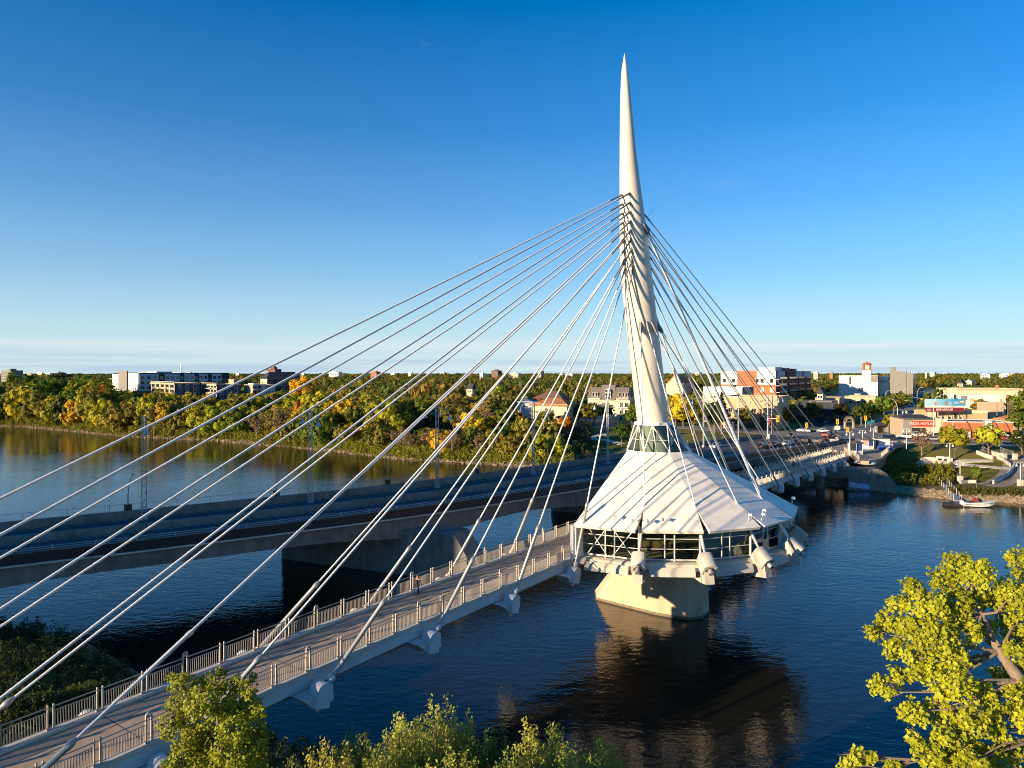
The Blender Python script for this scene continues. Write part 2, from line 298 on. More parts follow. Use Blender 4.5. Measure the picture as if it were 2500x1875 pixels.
BAL = q.mesh('balusters', RAILM)
def railing(p, t0, ph, k0, k1, skip=()):
    for k in range(k0, k1 + 1):
        t = t0 + k * LP; a = slope(t)
        o = link('railing_post', PM[1 if (k - ph) % 4 == 0 else 0], bridge, (t, p, ze(t) - .001))
        if k < k1:
            tm = t + LP / 2; o = link('railing_panel', PANEL, bridge, (tm, p, ze(tm))); o.rotation_euler = (0, -slope(tm), 0)
            bo = link('balusters', BAL, o)
railing(PN, 29.82, 0, -8, 12)
railing(PN, 29.82 + 26 * LP, 2, 0, 37)
railing(PF, 24.71, 0, -6, 70)
# tower: round tapering leaning mast, (z, along, radius)
TW = [(7.6, 79.4, 1.95), (15, 77.6, 1.9), (22.66, 75.74, 1.80), (25.65, 75.02, 1.80), (31.15, 73.5, 1.78), (36.13, 72.21, 1.73), (40.02, 71.3, 1.66), (42.02, 71.0, 1.58), (46.06, 70.41, 1.30), (48.66, 69.99, 1.11), (52.15, 69.51, .88), (56.38, 69.09, .65), (60.17, 68.79, .39), (61.53, 68.77, .22), (62.36, 68.77, .03)]
TP = 35.5
def tw(z): return np.interp(z, [a[0] for a in TW], [a[1] for a in TW]), np.interp(z, [a[0] for a in TW], [a[2] for a in TW])
zs = sorted(set(list(np.linspace(7.6, 62.2, 44)) + [62.36]))
q = MB(); q.tube([(float(tw(z)[0]), TP, z) for z in zs], [float(tw(z)[1]) for z in zs], 28)
tower = q.build('tower', mat('tower_paint', (.66, .61, .53), .45, var=.06, scale=.9, dirt=((.57, .52, .44), .35), stretch=(1, 1, .12)), bridge)
for z in (27.5, 37.4, 50.5):
    tt, rr = tw(z); q = MB(); q.lathe([(rr + .004, -.03), (rr + .014, 0), (rr + .004, .03)], (tt, TP, z), 28); q.build('tower_seam', mat('seam_grey', (.55, .51, .45), .5), bridge)
CABM = mat('cable_sheath', (.74, .72, .70), .35, var=.1, scale=14)
BRK = mat('socket_grey', (.20, .19, .18), .5, metal=.4, var=.15, scale=3)
cab_r = .075
def cable(A, B, r=cab_r, sl=7.0, sr=.155, sock=.75, cap=True, label=None):
    A, B = Vector(A), Vector(B); u = (B - A).normalized(); Ln = (B - A).length
    q = MB(); q.tube([A, B - u * .3], r, 8, cap=False)
    # helical rib of the sheath, near the deck end where it shows
    turns = int(min(Ln, 46) / .55); s_ = []; v_ = u.orthogonal().normalized(); w_ = u.cross(v_)
    if A.x < 45 and turns:
        for i in range(turns * 6): 
            a = i * math.pi / 3; s_.append(A + u * (sl + i * .55 / 6) + (v_ * math.cos(a) + w_ * math.sin(a)) * r)
        q.tube(s_, r * .16, 3, cap=False)
    o = q.build('stay_cable', CABM, bridge)
    q = MB(); q.tube([A, A + u * (sl - .35), A + u * (sl - .3), A + u * (sl - .05), A + u * (sl + .25)], [sr, sr, sr * 1.22, sr * 1.22, r * 1.1], 10); q.build('sleeve', SLEEVE, o)
    if sl > 5:
        q = MB(); q.tube([A + u * .9, A + u * 1.0, A + u * 1.25, A + u * 1.35], [sr * 1.05, sr * 1.6, sr * 1.6, sr * 1.05], 10); q.build('collar_ring', STEELW, o)
    q = MB(); q.tube([B - u * (sock + 2.0), B - u * sock, B - u * (sock - .05), B], [r * 1.15, r * 1.15, .12, .14], 8); q.build('socket', BRK, o)
    return u
def block(A, u, w_=1.0, ln=1.5, big=False):
    """rounded anchorage head round the cable's foot A, its axis along u"""
    A = Vector(A); lat = u.cross(Vector((0, 0, 1))).normalized(); up = lat.cross(u).normalized(); hw = w_ / 2
    prof = [(-hw, -hw * 1.0), (hw, -hw * 1.0), (hw, hw * .55)] + [(hw * math.cos(a), hw * .55 + hw * .42 * math.sin(a)) for a in np.linspace(.3, math.pi - .3, 9)] + [(-hw, hw * .55)]
    q = MB(); q.ext(prof, A - u * (ln * .62), lat, up, u, ln); o = q.build('anchor_block', CONCL, bridge)
    q = MB(); q.ext([(-hw * .62, -hw * .5), (hw * .62, -hw * .5), (hw * .62, hw * .1), (hw * .3, hw * .5), (-hw * .3, hw * .5), (-hw * .62, hw * .1)], A - u * (ln * .62 + .012), lat, up, u, .03); q.build('recess', DARK, o)
    q = MB(); q.tube([A - u * (ln * .62 + .45), A - u * (ln * .62 - .05)], w_ * .2, 12); q.build('anchor_cap', SLEEVE, o)
    return o
def deck_block(t, p, side, dr):
    """arched anchorage head hung outside the deck edge with a wedge bracket"""
    z = ze(t) - 1.05; hw = .55; y0 = p - side * .45
    prof = [(-hw, -.95), (hw * .9, -.95), (hw, .1)] + [(hw * math.cos(a), .1 + hw * math.sin(a)) for a in np.linspace(.2, math.pi - .2, 9)] + [(-hw, .1)]
    c, s_ = math.cos(.22 * dr), math.sin(.22 * dr); q = MB(); q.ext(prof, (t, y0, z), (c, 0, -s_), (s_, 0, c), (0, side, 0), 1.0); o = q.build('anchor_block', GIRD, bridge)
    q = MB(); q.tube([(t + dr * .62, p + side * .1, z - .75), (t + dr * .55, p + side * .1, z + .25)], .3, 12); q.build('anchor_drum', GIRD, o)
    q = MB(); q.tube([(t - dr * .25, p, z - 1.25), (t - dr * .12, p, z - .8)], .17, 10); q.build('anchor_cap', SLEEVE, o)
    q = MB(); yy = 38.6 if side < 0 else 44.6; q.ext([(-dr * 1.5, -.05), (dr * .3, -.05), (dr * .3, -.75), (-dr * .5, -.95)], (t, p + side * .2, z), (1, 0, 0), (0, 0, 1), (0, -side, 0), abs(yy - p) + .5); q.build('bracket', GIRD, bridge)
WT = [61.4 - 10.5 * k for k in range(9)]; ET = [187.5 - 10.74 * k for k in range(9)]
for i in range(9):
    for p, dp, s_ in ((37.45, -.42, -1), (45.75, .42, 1)):
        # west spans: lowest tower level serves the nearest anchor
        zt = 39.6 + .97 * i; tt, rr = tw(zt); A = (WT[i], p, ze(WT[i]) - 1.25); B = (tt - rr * .86, TP + dp, zt)
        u = cable(A, B, sl=7.2)
        if WT[i] > 5: deck_block(WT[i], p, s_, 1)
        t_ = ET[i]; zt = 46.2 - 1.02 * i; tt, rr = tw(zt); A = (t_, p, ze(t_) - 1.25); B = (tt + rr * .86, TP + dp, zt)
        u = cable(A, B, sl=6.0)
        if t_ > 100: deck_block(t_, p, s_, -1)
# brackets on the west face
for i in range(9):
    zt = 39.6 + .97 * i; tt, rr = tw(zt); q = MB()
    q.box((tt - rr * .95, TP, zt), (.34, .8, .2)); q.build('tower_bracket', mat('bracket_grey', (.45, .42, .37), .5), bridge)
# pier
base = [(76.9, 43.6), (76.2, 35.2), (76.7, 31.6), (78.2, 30.6), (80.6, 30.6), (82.1, 31.6), (82.6, 35.2), (81.9, 43.6), (79.4, 45.2)]
top = [(76.9, 38.6), (76.5, 35.2), (76.9, 31.9), (78.3, 31.0), (80.5, 31.0), (81.9, 31.9), (82.3, 35.2), (81.9, 38.6), (79.4, 39.6)]
q = MB(); vs_ = [(a, b_, -3) for a, b_ in base] + [(a, b_, 0.25) for a, b_ in base] + [(a, b_, 7.7) for a, b_ in top]; k = len(base)
q.add(vs_, [(i + r_ * k, (i + 1) % k + r_ * k, (i + 1) % k + (r_ + 1) * k, i + (r_ + 1) * k) for r_ in (0, 1) for i in range(k)] + [tuple(range(2 * k, 3 * k))]); q.build('pier', PIERM, bridge)
ctr = (79.4, 37.0); q = MB(); w2 = [(ctr[0] + (a - ctr[0]) * 1.006, ctr[1] + (b_ - ctr[1]) * 1.006) for a, b_ in base]; q.prism(w2, -.4, .3); q.build('waterline_band', mat('wet_concrete', (.17, .13, .085), .5, var=.3, scale=1.5), bridge)
q = MB(); q.box((79.4, 41.6, 6.4), (3.0, 5.0, 2.2)); q.build('bearing_block', PIERM, bridge)

# ------------------------------------------------------------------ pavilion on the bridge
pav = thing('pavilion', 'round white-roofed glass restaurant hung from the footbridge tower', 'pavilion', (0, 0, 0), BETA)
PC = (79.4, 37.9); ER, EZ = 17.2, 12.5; WRAD = 15.55
VA = [R(-180 + 22.5 * k) for k in range(9)]
def pv(a, r, z, c=PC): return Vector((c[0] + r * math.cos(a), c[1] + r * math.sin(a), z))
CC = (77.2, 35.5); CRB = 3.75; CZ = 18.95
E_ = [pv(a, ER, EZ) for a in VA]; C_ = [pv(a, CRB, CZ, CC) for a in VA]
def slab3(q, poly, th, mi=0):
    nrm = (poly[1] - poly[0]).cross(poly[2] - poly[0]).normalized()
    if nrm.z < 0: nrm = -nrm; poly = poly[::-1]
    n_ = len(poly); vs_ = list(poly) + [v - nrm * th for v in poly]
    q.add(vs_, [tuple(range(n_)), tuple(range(2 * n_ - 1, n_ - 1, -1))] + [((i + 1) % n_, i, i + n_, (i + 1) % n_ + n_) for i in range(n_)], mi)
for k in range(8):
    c0, c1, e0, e1 = C_[k], C_[k + 1], E_[k], E_[k + 1]; ed = (e1 - e0).normalized()
    i0 = .0 if k == 0 else .34; i1 = .0 if k == 7 else .34
    Q0 = c0.lerp(e0, .74); Q1 = c1.lerp(e1, .74)
    poly = [c0, c1, Q1, e1 - ed * i1, e0 + ed * i0, Q0] if i0 and i1 else ([c0, c1, Q1, e1 - ed * i1, e0] if not i0 else [c0, c1, e1, e0 + ed * i0, Q0])
    q = MB(); slab3(q, [Vector(v) for v in poly], .32); rp_ = q.build('roof_panel', ROOFM, pav)
    nrm = (c1 - c0).cross(e0 - c0).normalized(); nrm = nrm if nrm.z > 0 else -nrm
CM1, CM2 = pv(R(-202.5), CRB, CZ, CC), pv(R(-225), CRB, CZ, CC)
for tri in ([CM1, C_[0], E_[0]], [CM2, CM1, E_[0]]):
    q = MB(); slab3(q, [Vector(v) for v in tri], .2); q.build('roof_panel', ROOFM, pav)
# strut channels, roof struts and their anchor blocks, hanger cables from the tower collar
zc = 33.6; tc_, rc_ = tw(zc)

for k in range(1, 8):
    a = VA[k]; S = C_[k].lerp(E_[k], .68) + Vector((0, 0, .25)); A = pv(a, 16.9, 9.75)
    za = zc if k not in (4,) else 44.2; ta, ra = tw(za)
    B = Vector((ta + ra * math.cos(a) * .95, TP + ra * math.sin(a) * .95, za))
    u = (B - A).normalized(); out_ = Vector((math.cos(a), math.sin(a), 0))
    for off in ((0,) if k != 4 else (-.28, .28)):
        lat = Vector((-math.sin(a), math.cos(a), 0)) * off
        q = MB(); q.tube([A + lat, S + lat * .9, B + lat * .6], [.07, .07, .06] if k != 4 else [.1, .1, .09], 8); o = q.build('hanger_cable', CABM, bridge)
        q = MB(); v_ = (B - S).normalized(); q.tube([B + lat * .6 - v_ * 1.3, B + lat * .6 - v_ * .9, B + lat * .6], [.1, .19, .2], 8); q.build('socket', BRK, o)
    st = (S - A).normalized()
    q = MB(); q.tube([A, A.lerp(S, .16), A.lerp(S, .2), A.lerp(S, .44), A.lerp(S, .5), S], [.12, .12, .16, .16, .085, .07], 10); q.build('roof_strut', STEELW, pav)
    block(A + Vector((0, 0, -.2)) + out_ * .1, (Vector((0, 0, math.cos(R(52)))) - out_ * math.sin(R(52))).normalized(), 1.35, 1.7, big=True)
    # beam carrying the anchor under the floor
    lat = Vector((-math.sin(a), math.cos(a), 0)); q = MB()
    q.ext([(-8, -1.3), (-.2, -1.35), (1.0, -1.2), (.75, .2), (-.5, .55), (-1.2, .3), (-8, .3)], pv(a, 16.9, 8.75) - lat * .45, out_, (0, 0, 1), lat, .9); q.build('floor_beam', CONCL, pav)
# floor slab with chamfered edge
def ring(r, z): return [pv(a, r, z) for a in VA] + [Vector((PC[0] + r, 38.36, z)), Vector((PC[0] - r, 38.36, z))]
prof = [(15.9, 9.12), (16.25, 9.0), (16.55, 8.45), (16.1, 8.2), (13.6, 7.55)]
q = MB(); rs_ = [ring(*x) for x in prof]; k = 11
for r_ in rs_: q.v += [tuple(v) for v in r_]
fs_ = [(r_ * k + i, (r_ + 1) * k + i, (r_ + 1) * k + (i + 1) % k, r_ * k + (i + 1) % k) for r_ in range(4) for i in range(k)] + [tuple(range(k)), tuple(range(5 * k - 1, 4 * k - 1, -1))]
q.f += fs_; q.m += [0] * len(fs_); q.sm += [False] * len(fs_); q.build('floor_slab', CONCL, pav)
# lip plates on the slab edge between anchors
for k in range(8):
    a0, a1 = VA[k] + R(3.4), VA[k + 1] - R(3.4); p0, p1 = pv(a0, 16.55, 8.5), pv(a1, 16.55, 8.5); am = (a0 + a1) / 2; o_ = Vector((math.cos(am), math.sin(am), 0)); d = (p1 - p0)
    q = MB(); q.ext([(0, .32), (.34, -.05), (.42, -.5), (.1, -.55), (-.3, -.2)], p0, o_, (0, 0, 1), d.normalized(), d.length); q.build('slab_lip', CONCL, pav)
# glass wall
Z0, Z1 = 9.3, 12.28; rows = [0, .36, .7, 1.0]; bays = [0, .42, .58, 1.0]
pane_me = {}
for k in range(8):
    w0, w1 = pv(VA[k], WRAD, 0), pv(VA[k + 1], WRAD, 0); d = (w1 - w0); ang = math.atan2(d.y, d.x); W_ = d.length
    for i in range(3):
        for j in range(3):
            bw = W_ * (bays[i + 1] - bays[i]) - .16; hh_ = (Z1 - Z0) * (rows[j + 1] - rows[j]) - .06; key = (round(bw, 2), round(hh_, 2))
            if key not in pane_me: pane_me[key] = MB().box((0, 0, 0), (bw, .024, hh_)).mesh('window_pane', GLASSP)
            c = w0.lerp(w1, (bays[i] + bays[i + 1]) / 2); link('window_pane', pane_me[key], pav, (c.x, c.y, Z0 + (Z1 - Z0) * (rows[j] + rows[j + 1]) / 2), ang)
    for i in range(4 if k == 7 else 3):
        c = w0.lerp(w1, bays[i]); q = MB(); q.tube([(0, 0, 9.1), (0, 0, 12.7)], .085 if i else .14, 8); q.build('mullion', STEELW, pav, (c.x, c.y, 0))
    for j in range(4):
        q = MB(); q.box((0, 0, 0), (W_ - .1, .09, .075 if 0 < j < 3 else .14)); c = w0.lerp(w1, .5); q.build('transom', STEELW, pav, (c.x, c.y, Z0 + (Z1 - Z0) * rows[j]), ang)
    if k == 0:
        inn = Vector((-d.y, d.x, 0)).normalized() * .09
        if inn.dot(Vector((PC[0], PC[1], 0)) - w0) > 0: inn = -inn
        for a_, b_ in ((.1, .46), (.54, .92)):
            P0, P1 = w0.lerp(w1, a_) + inn, w0.lerp(w1, b_) + inn; q = MB()
            q.tube([P0 + Vector((0, 0, Z0)), P1 + Vector((0, 0, Z1))], .055, 6); q.tube([P1 + Vector((0, 0, Z0)), P0 + Vector((0, 0, Z1))], .05, 6); q.build('cross_brace', STEELW, pav)
# roller blind behind one bay, inner partitions, bar and tables inside
w0, w1 = pv(VA[2], WRAD - .25, 0), pv(VA[3], WRAD - .25, 0); d = w1 - w0; c = w0.lerp(w1, .22)
MB().box((0, 0, 0), (2.3, .02, 2.2)).build('roller_blind', mat('blind_green', (.44, .50, .30), .8, var=.04), pav, (c.x, c.y, 11.1), math.atan2(d.y, d.x))
q = MB(); q.lathe([(2.6, 9.13), (2.6, 14.5)], (78.8, 35.4, 0), 20); q.build('core_wall', mat('core_plaster', (.35, .31, .24), .8), pav)
for (a_, r_, w_, h_) in ((-150, 11, 3, 1.1), (-120, 12, 2, 1.1), (-100, 11, 3, 1.2), (-60, 12, 3, 1.1)):
    c = pv(R(a_), r_, 9.12 + h_ / 2); q = MB(); q.box((0, 0, 0), (.6, w_, h_)); q.build('counter', mat('counter_wood', (.22, .13, .07), .5), pav, c, R(a_))
chair_m = mat('cafe_dark', (.05, .045, .04), .6)
for a_ in range(-172, -4, 12):
    c = pv(R(a_), 13.6, 9.13); q = MB(); q.lathe([(.45, .70), (.45, .74), (0, .745)], (0, 0, 0), 10); q.lathe([(.3, 0), (.05, .04), (.04, .7)], (0, 0, 0), 8)
    for s_ in (-1, 1): q.box((s_ * .62, 0, .44), (.4, .42, .05)); q.box((s_ * .82, 0, .7), (.05, .42, .5)); q.box((s_ * .62, 0, .21), (.06, .06, .42))
    q.build('cafe_table', chair_m if a_ % 24 else mat('cafe_pale', (.5, .46, .38), .6), pav, c, R(a_))
# rear wall towards the walkway
q = MB(); zt_ = C_[0].z
dn = Vector((0, 0, .2)); E8f, E0f = E_[8].copy(), E_[0].copy(); E8f.z = E0f.z = 9.12
pts = [E0f, E8f, E_[8] - dn, C_[8] - dn, CM2 - dn * 1.5, E_[0] - dn]; pts = [v.lerp(Vector((79.4, v.y, v.z)), .01) for v in pts]
q.add(pts + [v + Vector((0, -.18, 0)) for v in pts], [tuple(range(6)), tuple(range(11, 5, -1))] + [((i + 1) % 6, i, i + 6, (i + 1) % 6 + 6) for i in range(6)]); q.build('rear_wall', WHITE, pav)
# west entrance frame
q = MB(); q.tube([(62.25, 38.1, 9.0), (62.25, 38.1, 12.45)], .2, 10); q.build('entrance_post', WHITE, pav)
# crown of glass round the tower foot
CT, CTZ = (75.95, 35.5), 22.1; full = [R(-225 + 22.5 * k) for k in range(11)]
Bt = [pv(a, CRB, CZ + .16, CC) for a in full]; Tp = [pv(a, 2.25, CTZ, CT) for a in full]
q = MB()
for a in range(10):
    b_ = a + 1; v0, v1 = pv(full[a], CRB + .06, CZ - .12, CC), pv(full[b_], CRB + .06, CZ - .12, CC); i0, i1 = pv(full[a], CRB - .3, CZ - .2, CC), pv(full[b_], CRB - .3, CZ - .2, CC); up = Vector((0, 0, .3))
    q.add([v0, v1, i1, i0, v0 + up, v1 + up, i1 + up, i0 + up], [(4, 5, 6, 7), (0, 1, 5, 4), (2, 3, 7, 6)])
q.build('crown_kerb', WHITE, pav)
q = MB(); q.lathe([(1.85, 0), (2.28, 0), (2.2, .3), (1.8, .4)], (CT[0], CT[1], CTZ - .02), 16, smooth=False); q.build('crown_ring', WHITE, pav)
for a in range(10):
    b_ = a + 1; q = MB(); q.quad(Bt[a], Bt[b_], Tp[b_], Tp[a]); q.build('crown_pane', GLASSC, pav)
    q = MB()
    if a % 2 == 0: q.tube([Bt[a], Tp[b_]], .085, 6); q.tube([Bt[a], Tp[max(a - 1, 0)]], .085, 6)
    else: q.tube([Bt[a], Tp[a]], .06, 6)
    for s_ in (.45,): q.tube([Bt[a].lerp(Tp[a], s_), Bt[b_].lerp(Tp[b_], s_)], .04, 6)
    q.build('crown_strut', STEELW, pav)
q = MB(); q.quad(Bt[10], Bt[0], Tp[0], Tp[10]); q.build('crown_back', WHITE, pav)
q = MB(); q.tube([Bt[0], Tp[0]], .1, 6); q.tube([Bt[10], Tp[10]], .1, 6); q.build('crown_edge', STEELW, pav)
# small floodlights on the eaves
for a_, r_ in ((-166, 16.3), (-160, 16.6), (-155, 16.6), (-150, 16.3), (-116, 16.2), (-110, 16.4), (-107, 15.9), (-70, 16.4), (-66, 16.6)):
    a = R(a_); f_ = (r_ - CRB) / (ER - CRB); zz = CZ + (EZ - CZ) * f_ * .985 + .25; c = pv(a, r_, zz + .0); q = MB()
    q.tube([(0, 0, -.35), (0, 0, .28)], .03, 6); q.box((.16, 0, .36), (.34, .26, .2)); q.box((.32, 0, .3), (.05, .3, .3)); q.build('floodlight', LAMPW, pav, c, a + .6)
# ------------------------------------------------------------------ road bridge
NE = [(-190, -8), (-130, 27), (-87, 52.5), (-53.3, 74), (-40.1, 81.9), (-24, 92.5), (-6.1, 105.9), (18.6, 128.9), (39, 150.5), (53, 166.5), (77.4, 192), (98, 213)]
def catmull(P, step=3.0):
    P = [Vector((x, y, 0)) for x, y in P]; Q = []
    for i in range(len(P) - 1):
        p0, p1, p2, p3 = P[max(i - 1, 0)], P[i], P[i + 1], P[min(i + 2, len(P) - 1)]; n_ = max(2, int((p2 - p1).length / step))
        for k in range(n_):
            s = k / n_; Q.append(.5 * ((2 * p1) + (p2 - p0) * s + (2 * p0 - 5 * p1 + 4 * p2 - p3) * s * s + (3 * p1 - p0 - 3 * p2 + p3) * s ** 3))
    Q.append(P[-1]); return Q
def zr(Y): return float(np.interp(Y, [0, 40, 90, 125, 165, 205], [7.2, 7.9, 8.35, 8.4, 7.95, 7.05]))
def wd(Y): return float(np.interp(Y, [60, 128, 195], [18.3, 18.9, 24.5]))
NL = catmull(NE); NLn = []
for i, q_ in enumerate(NL):
    d = NL[min(i + 1, len(NL) - 1)] - NL[max(i - 1, 0)]; d.normalize(); NLn.append(Vector((-d.y, d.x, 0)))
SCUM = [0]
for a, b_ in zip(NL[:-1], NL[1:]): SCUM.append(SCUM[-1] + (b_ - a).length)
def RB(s, o, dz=0):               # point on the road bridge: distance along the near edge, offset across, height above the carriageway
    x = float(np.interp(s, SCUM, [v.x for v in NL])); y = float(np.interp(s, SCUM, [v.y for v in NL]))
    nx = float(np.interp(s, SCUM, [v.x for v in NLn])); ny = float(np.interp(s, SCUM, [v.y for v in NLn]))
    return Vector((x + nx * o, y + ny * o, zr(y) + dz))
def rdir(s): d = RB(s + 1, 0) - RB(s - 1, 0); return math.atan2(d.y, d.x)
def s_of_px(px, o):               # along-distance whose point at offset o stands in this column
    ss = np.arange(30, SCUM[-1], .5); best = min(ss, key=lambda s: abs(px_of(*RB(s, o))[0] - px) if RB(s, o).y > 5 else 1e9); return float(best)
road = thing('road_bridge', 'grey concrete road bridge in shade behind the footbridge', 'road bridge')
SS = list(np.arange(0, SCUM[-1], 3)) + [SCUM[-1]]
def loft(sec, name, m, s0=0, s1=None, smooth=False):
    """sec(s) gives [(offset, height)] of a closed section"""
    ss = [s for s in SS if s >= s0 and (s1 is None or s <= s1)]; q = MB(); n_ = len(sec(ss[0])); vs_ = []
    for s in ss: vs_ += [RB(s, o, z) for o, z in sec(s)]
    q.add(vs_, [(i * n_ + k, (i + 1) * n_ + k, (i + 1) * n_ + (k + 1) % n_, i * n_ + (k + 1) % n_) for i in range(len(ss) - 1) for k in range(n_)], 0, smooth)
    q.add(vs_[:n_], [tuple(range(n_))]); q.add(vs_[-n_:], [tuple(range(n_ - 1, -1, -1))]); return q.build(name, m, road)
sP1 = s_of_px(1010, 4); sP2 = s_of_px(1420, 4)
def dep(s): return 1.75 + 1.25 * max(math.exp(-((s - sP1) / 11) ** 2), math.exp(-((s - sP2) / 11) ** 2), math.exp(-((s - (sP1 - 62)) / 11) ** 2))
W_ = lambda s: wd(RB(s, 0).y)
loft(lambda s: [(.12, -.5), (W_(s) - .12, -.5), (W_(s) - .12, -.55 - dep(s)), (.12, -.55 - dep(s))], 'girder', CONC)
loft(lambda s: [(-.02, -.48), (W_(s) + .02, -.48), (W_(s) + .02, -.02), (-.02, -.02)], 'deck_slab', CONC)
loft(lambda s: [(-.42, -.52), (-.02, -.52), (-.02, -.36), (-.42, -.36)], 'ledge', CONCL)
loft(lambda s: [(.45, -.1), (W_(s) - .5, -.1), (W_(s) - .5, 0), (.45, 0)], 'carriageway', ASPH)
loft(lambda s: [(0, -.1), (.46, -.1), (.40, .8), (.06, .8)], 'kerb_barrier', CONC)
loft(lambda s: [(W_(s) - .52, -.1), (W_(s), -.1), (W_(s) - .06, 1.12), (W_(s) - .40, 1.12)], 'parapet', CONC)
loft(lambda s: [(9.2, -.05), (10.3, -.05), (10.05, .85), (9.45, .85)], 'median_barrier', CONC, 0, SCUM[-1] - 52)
for z, o in ((.98, .24), (1.2, .24)):
    q = MB(); q.tube([RB(s, o, z) for s in SS], .05, 6); q.build('guard_rail', LAMPM, road)
pm = MB().box((0, 0, .3), (.1, .12, .62)).mesh('guard_post', LAMPM)
for s in np.arange(40, SCUM[-1], 4.0): link('guard_post', pm, road, RB(s, .24, .7), rdir(s))
fp = MB().box((0, 0, 0), (2.96, .05, 1.08)).mesh('fascia_panel', BLACK)
for s in np.arange(36, SCUM[-1] - 6, 3.0): link('fascia_panel', fp, road, RB(s, -.09, .2), rdir(s))
# chain-link fence on the parapet
fpost = MB().tube([(0, 0, 0), (0, 0, 1.0)], .035, 6).mesh('fence_post', LAMPM)
for s in np.arange(30, SCUM[-1] - 12, 4.5): link('fence_post', fpost, road, RB(s, W_(s) - .22, 1.1))
q = MB()
for z in (1.18, 2.06): q.tube([RB(s, W_(s) - .22, z) for s in SS if 30 < s < SCUM[-1] - 12], .022, 5)
q.build('fence_rail', LAMPM, road)
q = MB()
for s in np.arange(30, SCUM[-1] - 12, .22):
    a, b_ = RB(s, W_(s) - .22, 1.18), RB(s, W_(s) - .22, 2.06); e_ = Vector((math.cos(rdir(s)), math.sin(rdir(s)), 0)) * .008
    q.quad(a - e_, a + e_, b_ + e_, b_ - e_)
tag(q.build('fence_mesh', LAMPM, road), kind='stuff')
for o0, dash in ((.95, 0), (8.75, 0), (10.85, 0), (17.3, 0), (4.8, 1), (14, 1)):
    q = MB()
    for s in np.arange(20, SCUM[-1] - 3, 3.0):
        if dash and int(s / 3) % 3: continue
        if o0 in (8.75, 10.85) and s > SCUM[-1] - 52: continue
        a, b_, c, d = RB(s, o0 - .07, .004), RB(s + 3, o0 - .07, .004), RB(s + 3, o0 + .07, .004), RB(s, o0 + .07, .004); q.quad(a, b_, c, d)
    q.build('lane_line', PAINT, road)
def wall_pier(A, B, th, ztop, noseL, name='pier'):
    A, B = Vector((*A, 0)), Vector((*B, 0)); d = (B - A).normalized(); nb = Vector((-d.y, d.x, 0)); Ln = (B - A).length
    if nb.y < 0: nb = -nb
    q = MB(); prof = [(0, -3), (Ln, -3), (Ln, .15), (Ln - noseL, ztop), (1.2, ztop), (0, 1.5)]
    half = [(0, 1.0), (.5, .0)]
    vs_ = []
    for off, sh in ((0, 1.1), (th * .25, 0), (th * .75, 0), (th, 1.1)):
        for u, z in prof:
            u2 = min(max(u, sh), Ln - sh) if z < ztop else u; vs_.append(A + d * u2 + nb * off + Vector((0, 0, z)))
    n_ = len(prof)
    q.add(vs_, [(r_ * n_ + i, r_ * n_ + (i + 1) % n_, (r_ + 1) * n_ + (i + 1) % n_, (r_ + 1) * n_ + i) for r_ in range(3) for i in range(n_)] + [tuple(range(n_ - 1, -1, -1)), tuple(range(3 * n_, 4 * n_))])
    return q.build(name, CONC, road)
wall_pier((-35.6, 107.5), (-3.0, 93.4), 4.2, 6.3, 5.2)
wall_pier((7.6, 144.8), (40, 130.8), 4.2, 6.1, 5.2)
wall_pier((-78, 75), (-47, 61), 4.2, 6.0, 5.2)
# tall lattice lamp masts with bell lamps
def mast_proto():
    r_ = thing('lamp_mast', 'x', 'street lamp'); Hm = 14.0; q = MB()
    for s_ in (-1, 1): MB().box((s_ * .27, 0, Hm / 2), (.13, .16, Hm)).build('mast_leg', LAMPM, r_)
    rg = MB().box((0, 0, 0), (.44, .08, .12)).mesh('rung', LAMPM)
    for z in np.arange(.8, Hm, .95): link('rung', rg, r_, (0, 0, z))
    MB().box((0, 0, .25), (.95, .7, .5)).build('mast_foot', LAMPM, r_)
    for s_ in (-1, 1):
        q = MB(); arc = [(0, s_ * (.2 + 3.3 * math.sin(a)), Hm - 1.35 + 1.25 * math.cos(a)) for a in np.linspace(0, math.pi / 2, 9)]; q.tube(arc, .055, 6)
        for z in (Hm - 1.1, Hm - 1.35, Hm - 1.6): q.tube([(0, s_ * .2, z), (0, s_ * (2.6 - (Hm - 1.1 - z)), z)], .025, 5)
        a_ = q.build('arm', LAMPM, r_)
        q = MB(); q.lathe([(.06, 0), (.09, -.25), (.3, -.62), (.42, -.95), (.36, -.97), (0, -.9)], (0, s_ * 3.5, Hm - 1.3), 14); q.build('lamp_shade', mat('lamp_blue', (.36, .42, .48), .45), a_)
    return r_
mp_ = mast_proto(); first = True
for px, o, where in ((349, 17.3, 'leftmost on the road bridge, standing against the open river'), (749, 17.3, 'second from the left along the road bridge'), (1058, 17.3, 'standing left of the shrubby bank'), (1293, 17.3, 'in front of the orange-roofed house'), (1475, 17.3, 'left of the tower, before the mansard flats'), (1719, 20.5, 'first to the right of the tower'), (1804, 20.5, 'before the tan shop block'), (1874, 21, 'left of the red banner'), (1935, 20.5, 'carrying the red banner, rightmost of the row')):
    o_ = mp_ if first else copy_tree(mp_); first = False; s = s_of_px(px, o); P = RB(s, o - .9 if px < 1600 else o, 0); o_.location = P; o_.rotation_euler = (0, 0, rdir(s))
    tag(o_, 'lattice lamp mast, ' + where, 'street lamp', 'lamp masts along the road bridge')
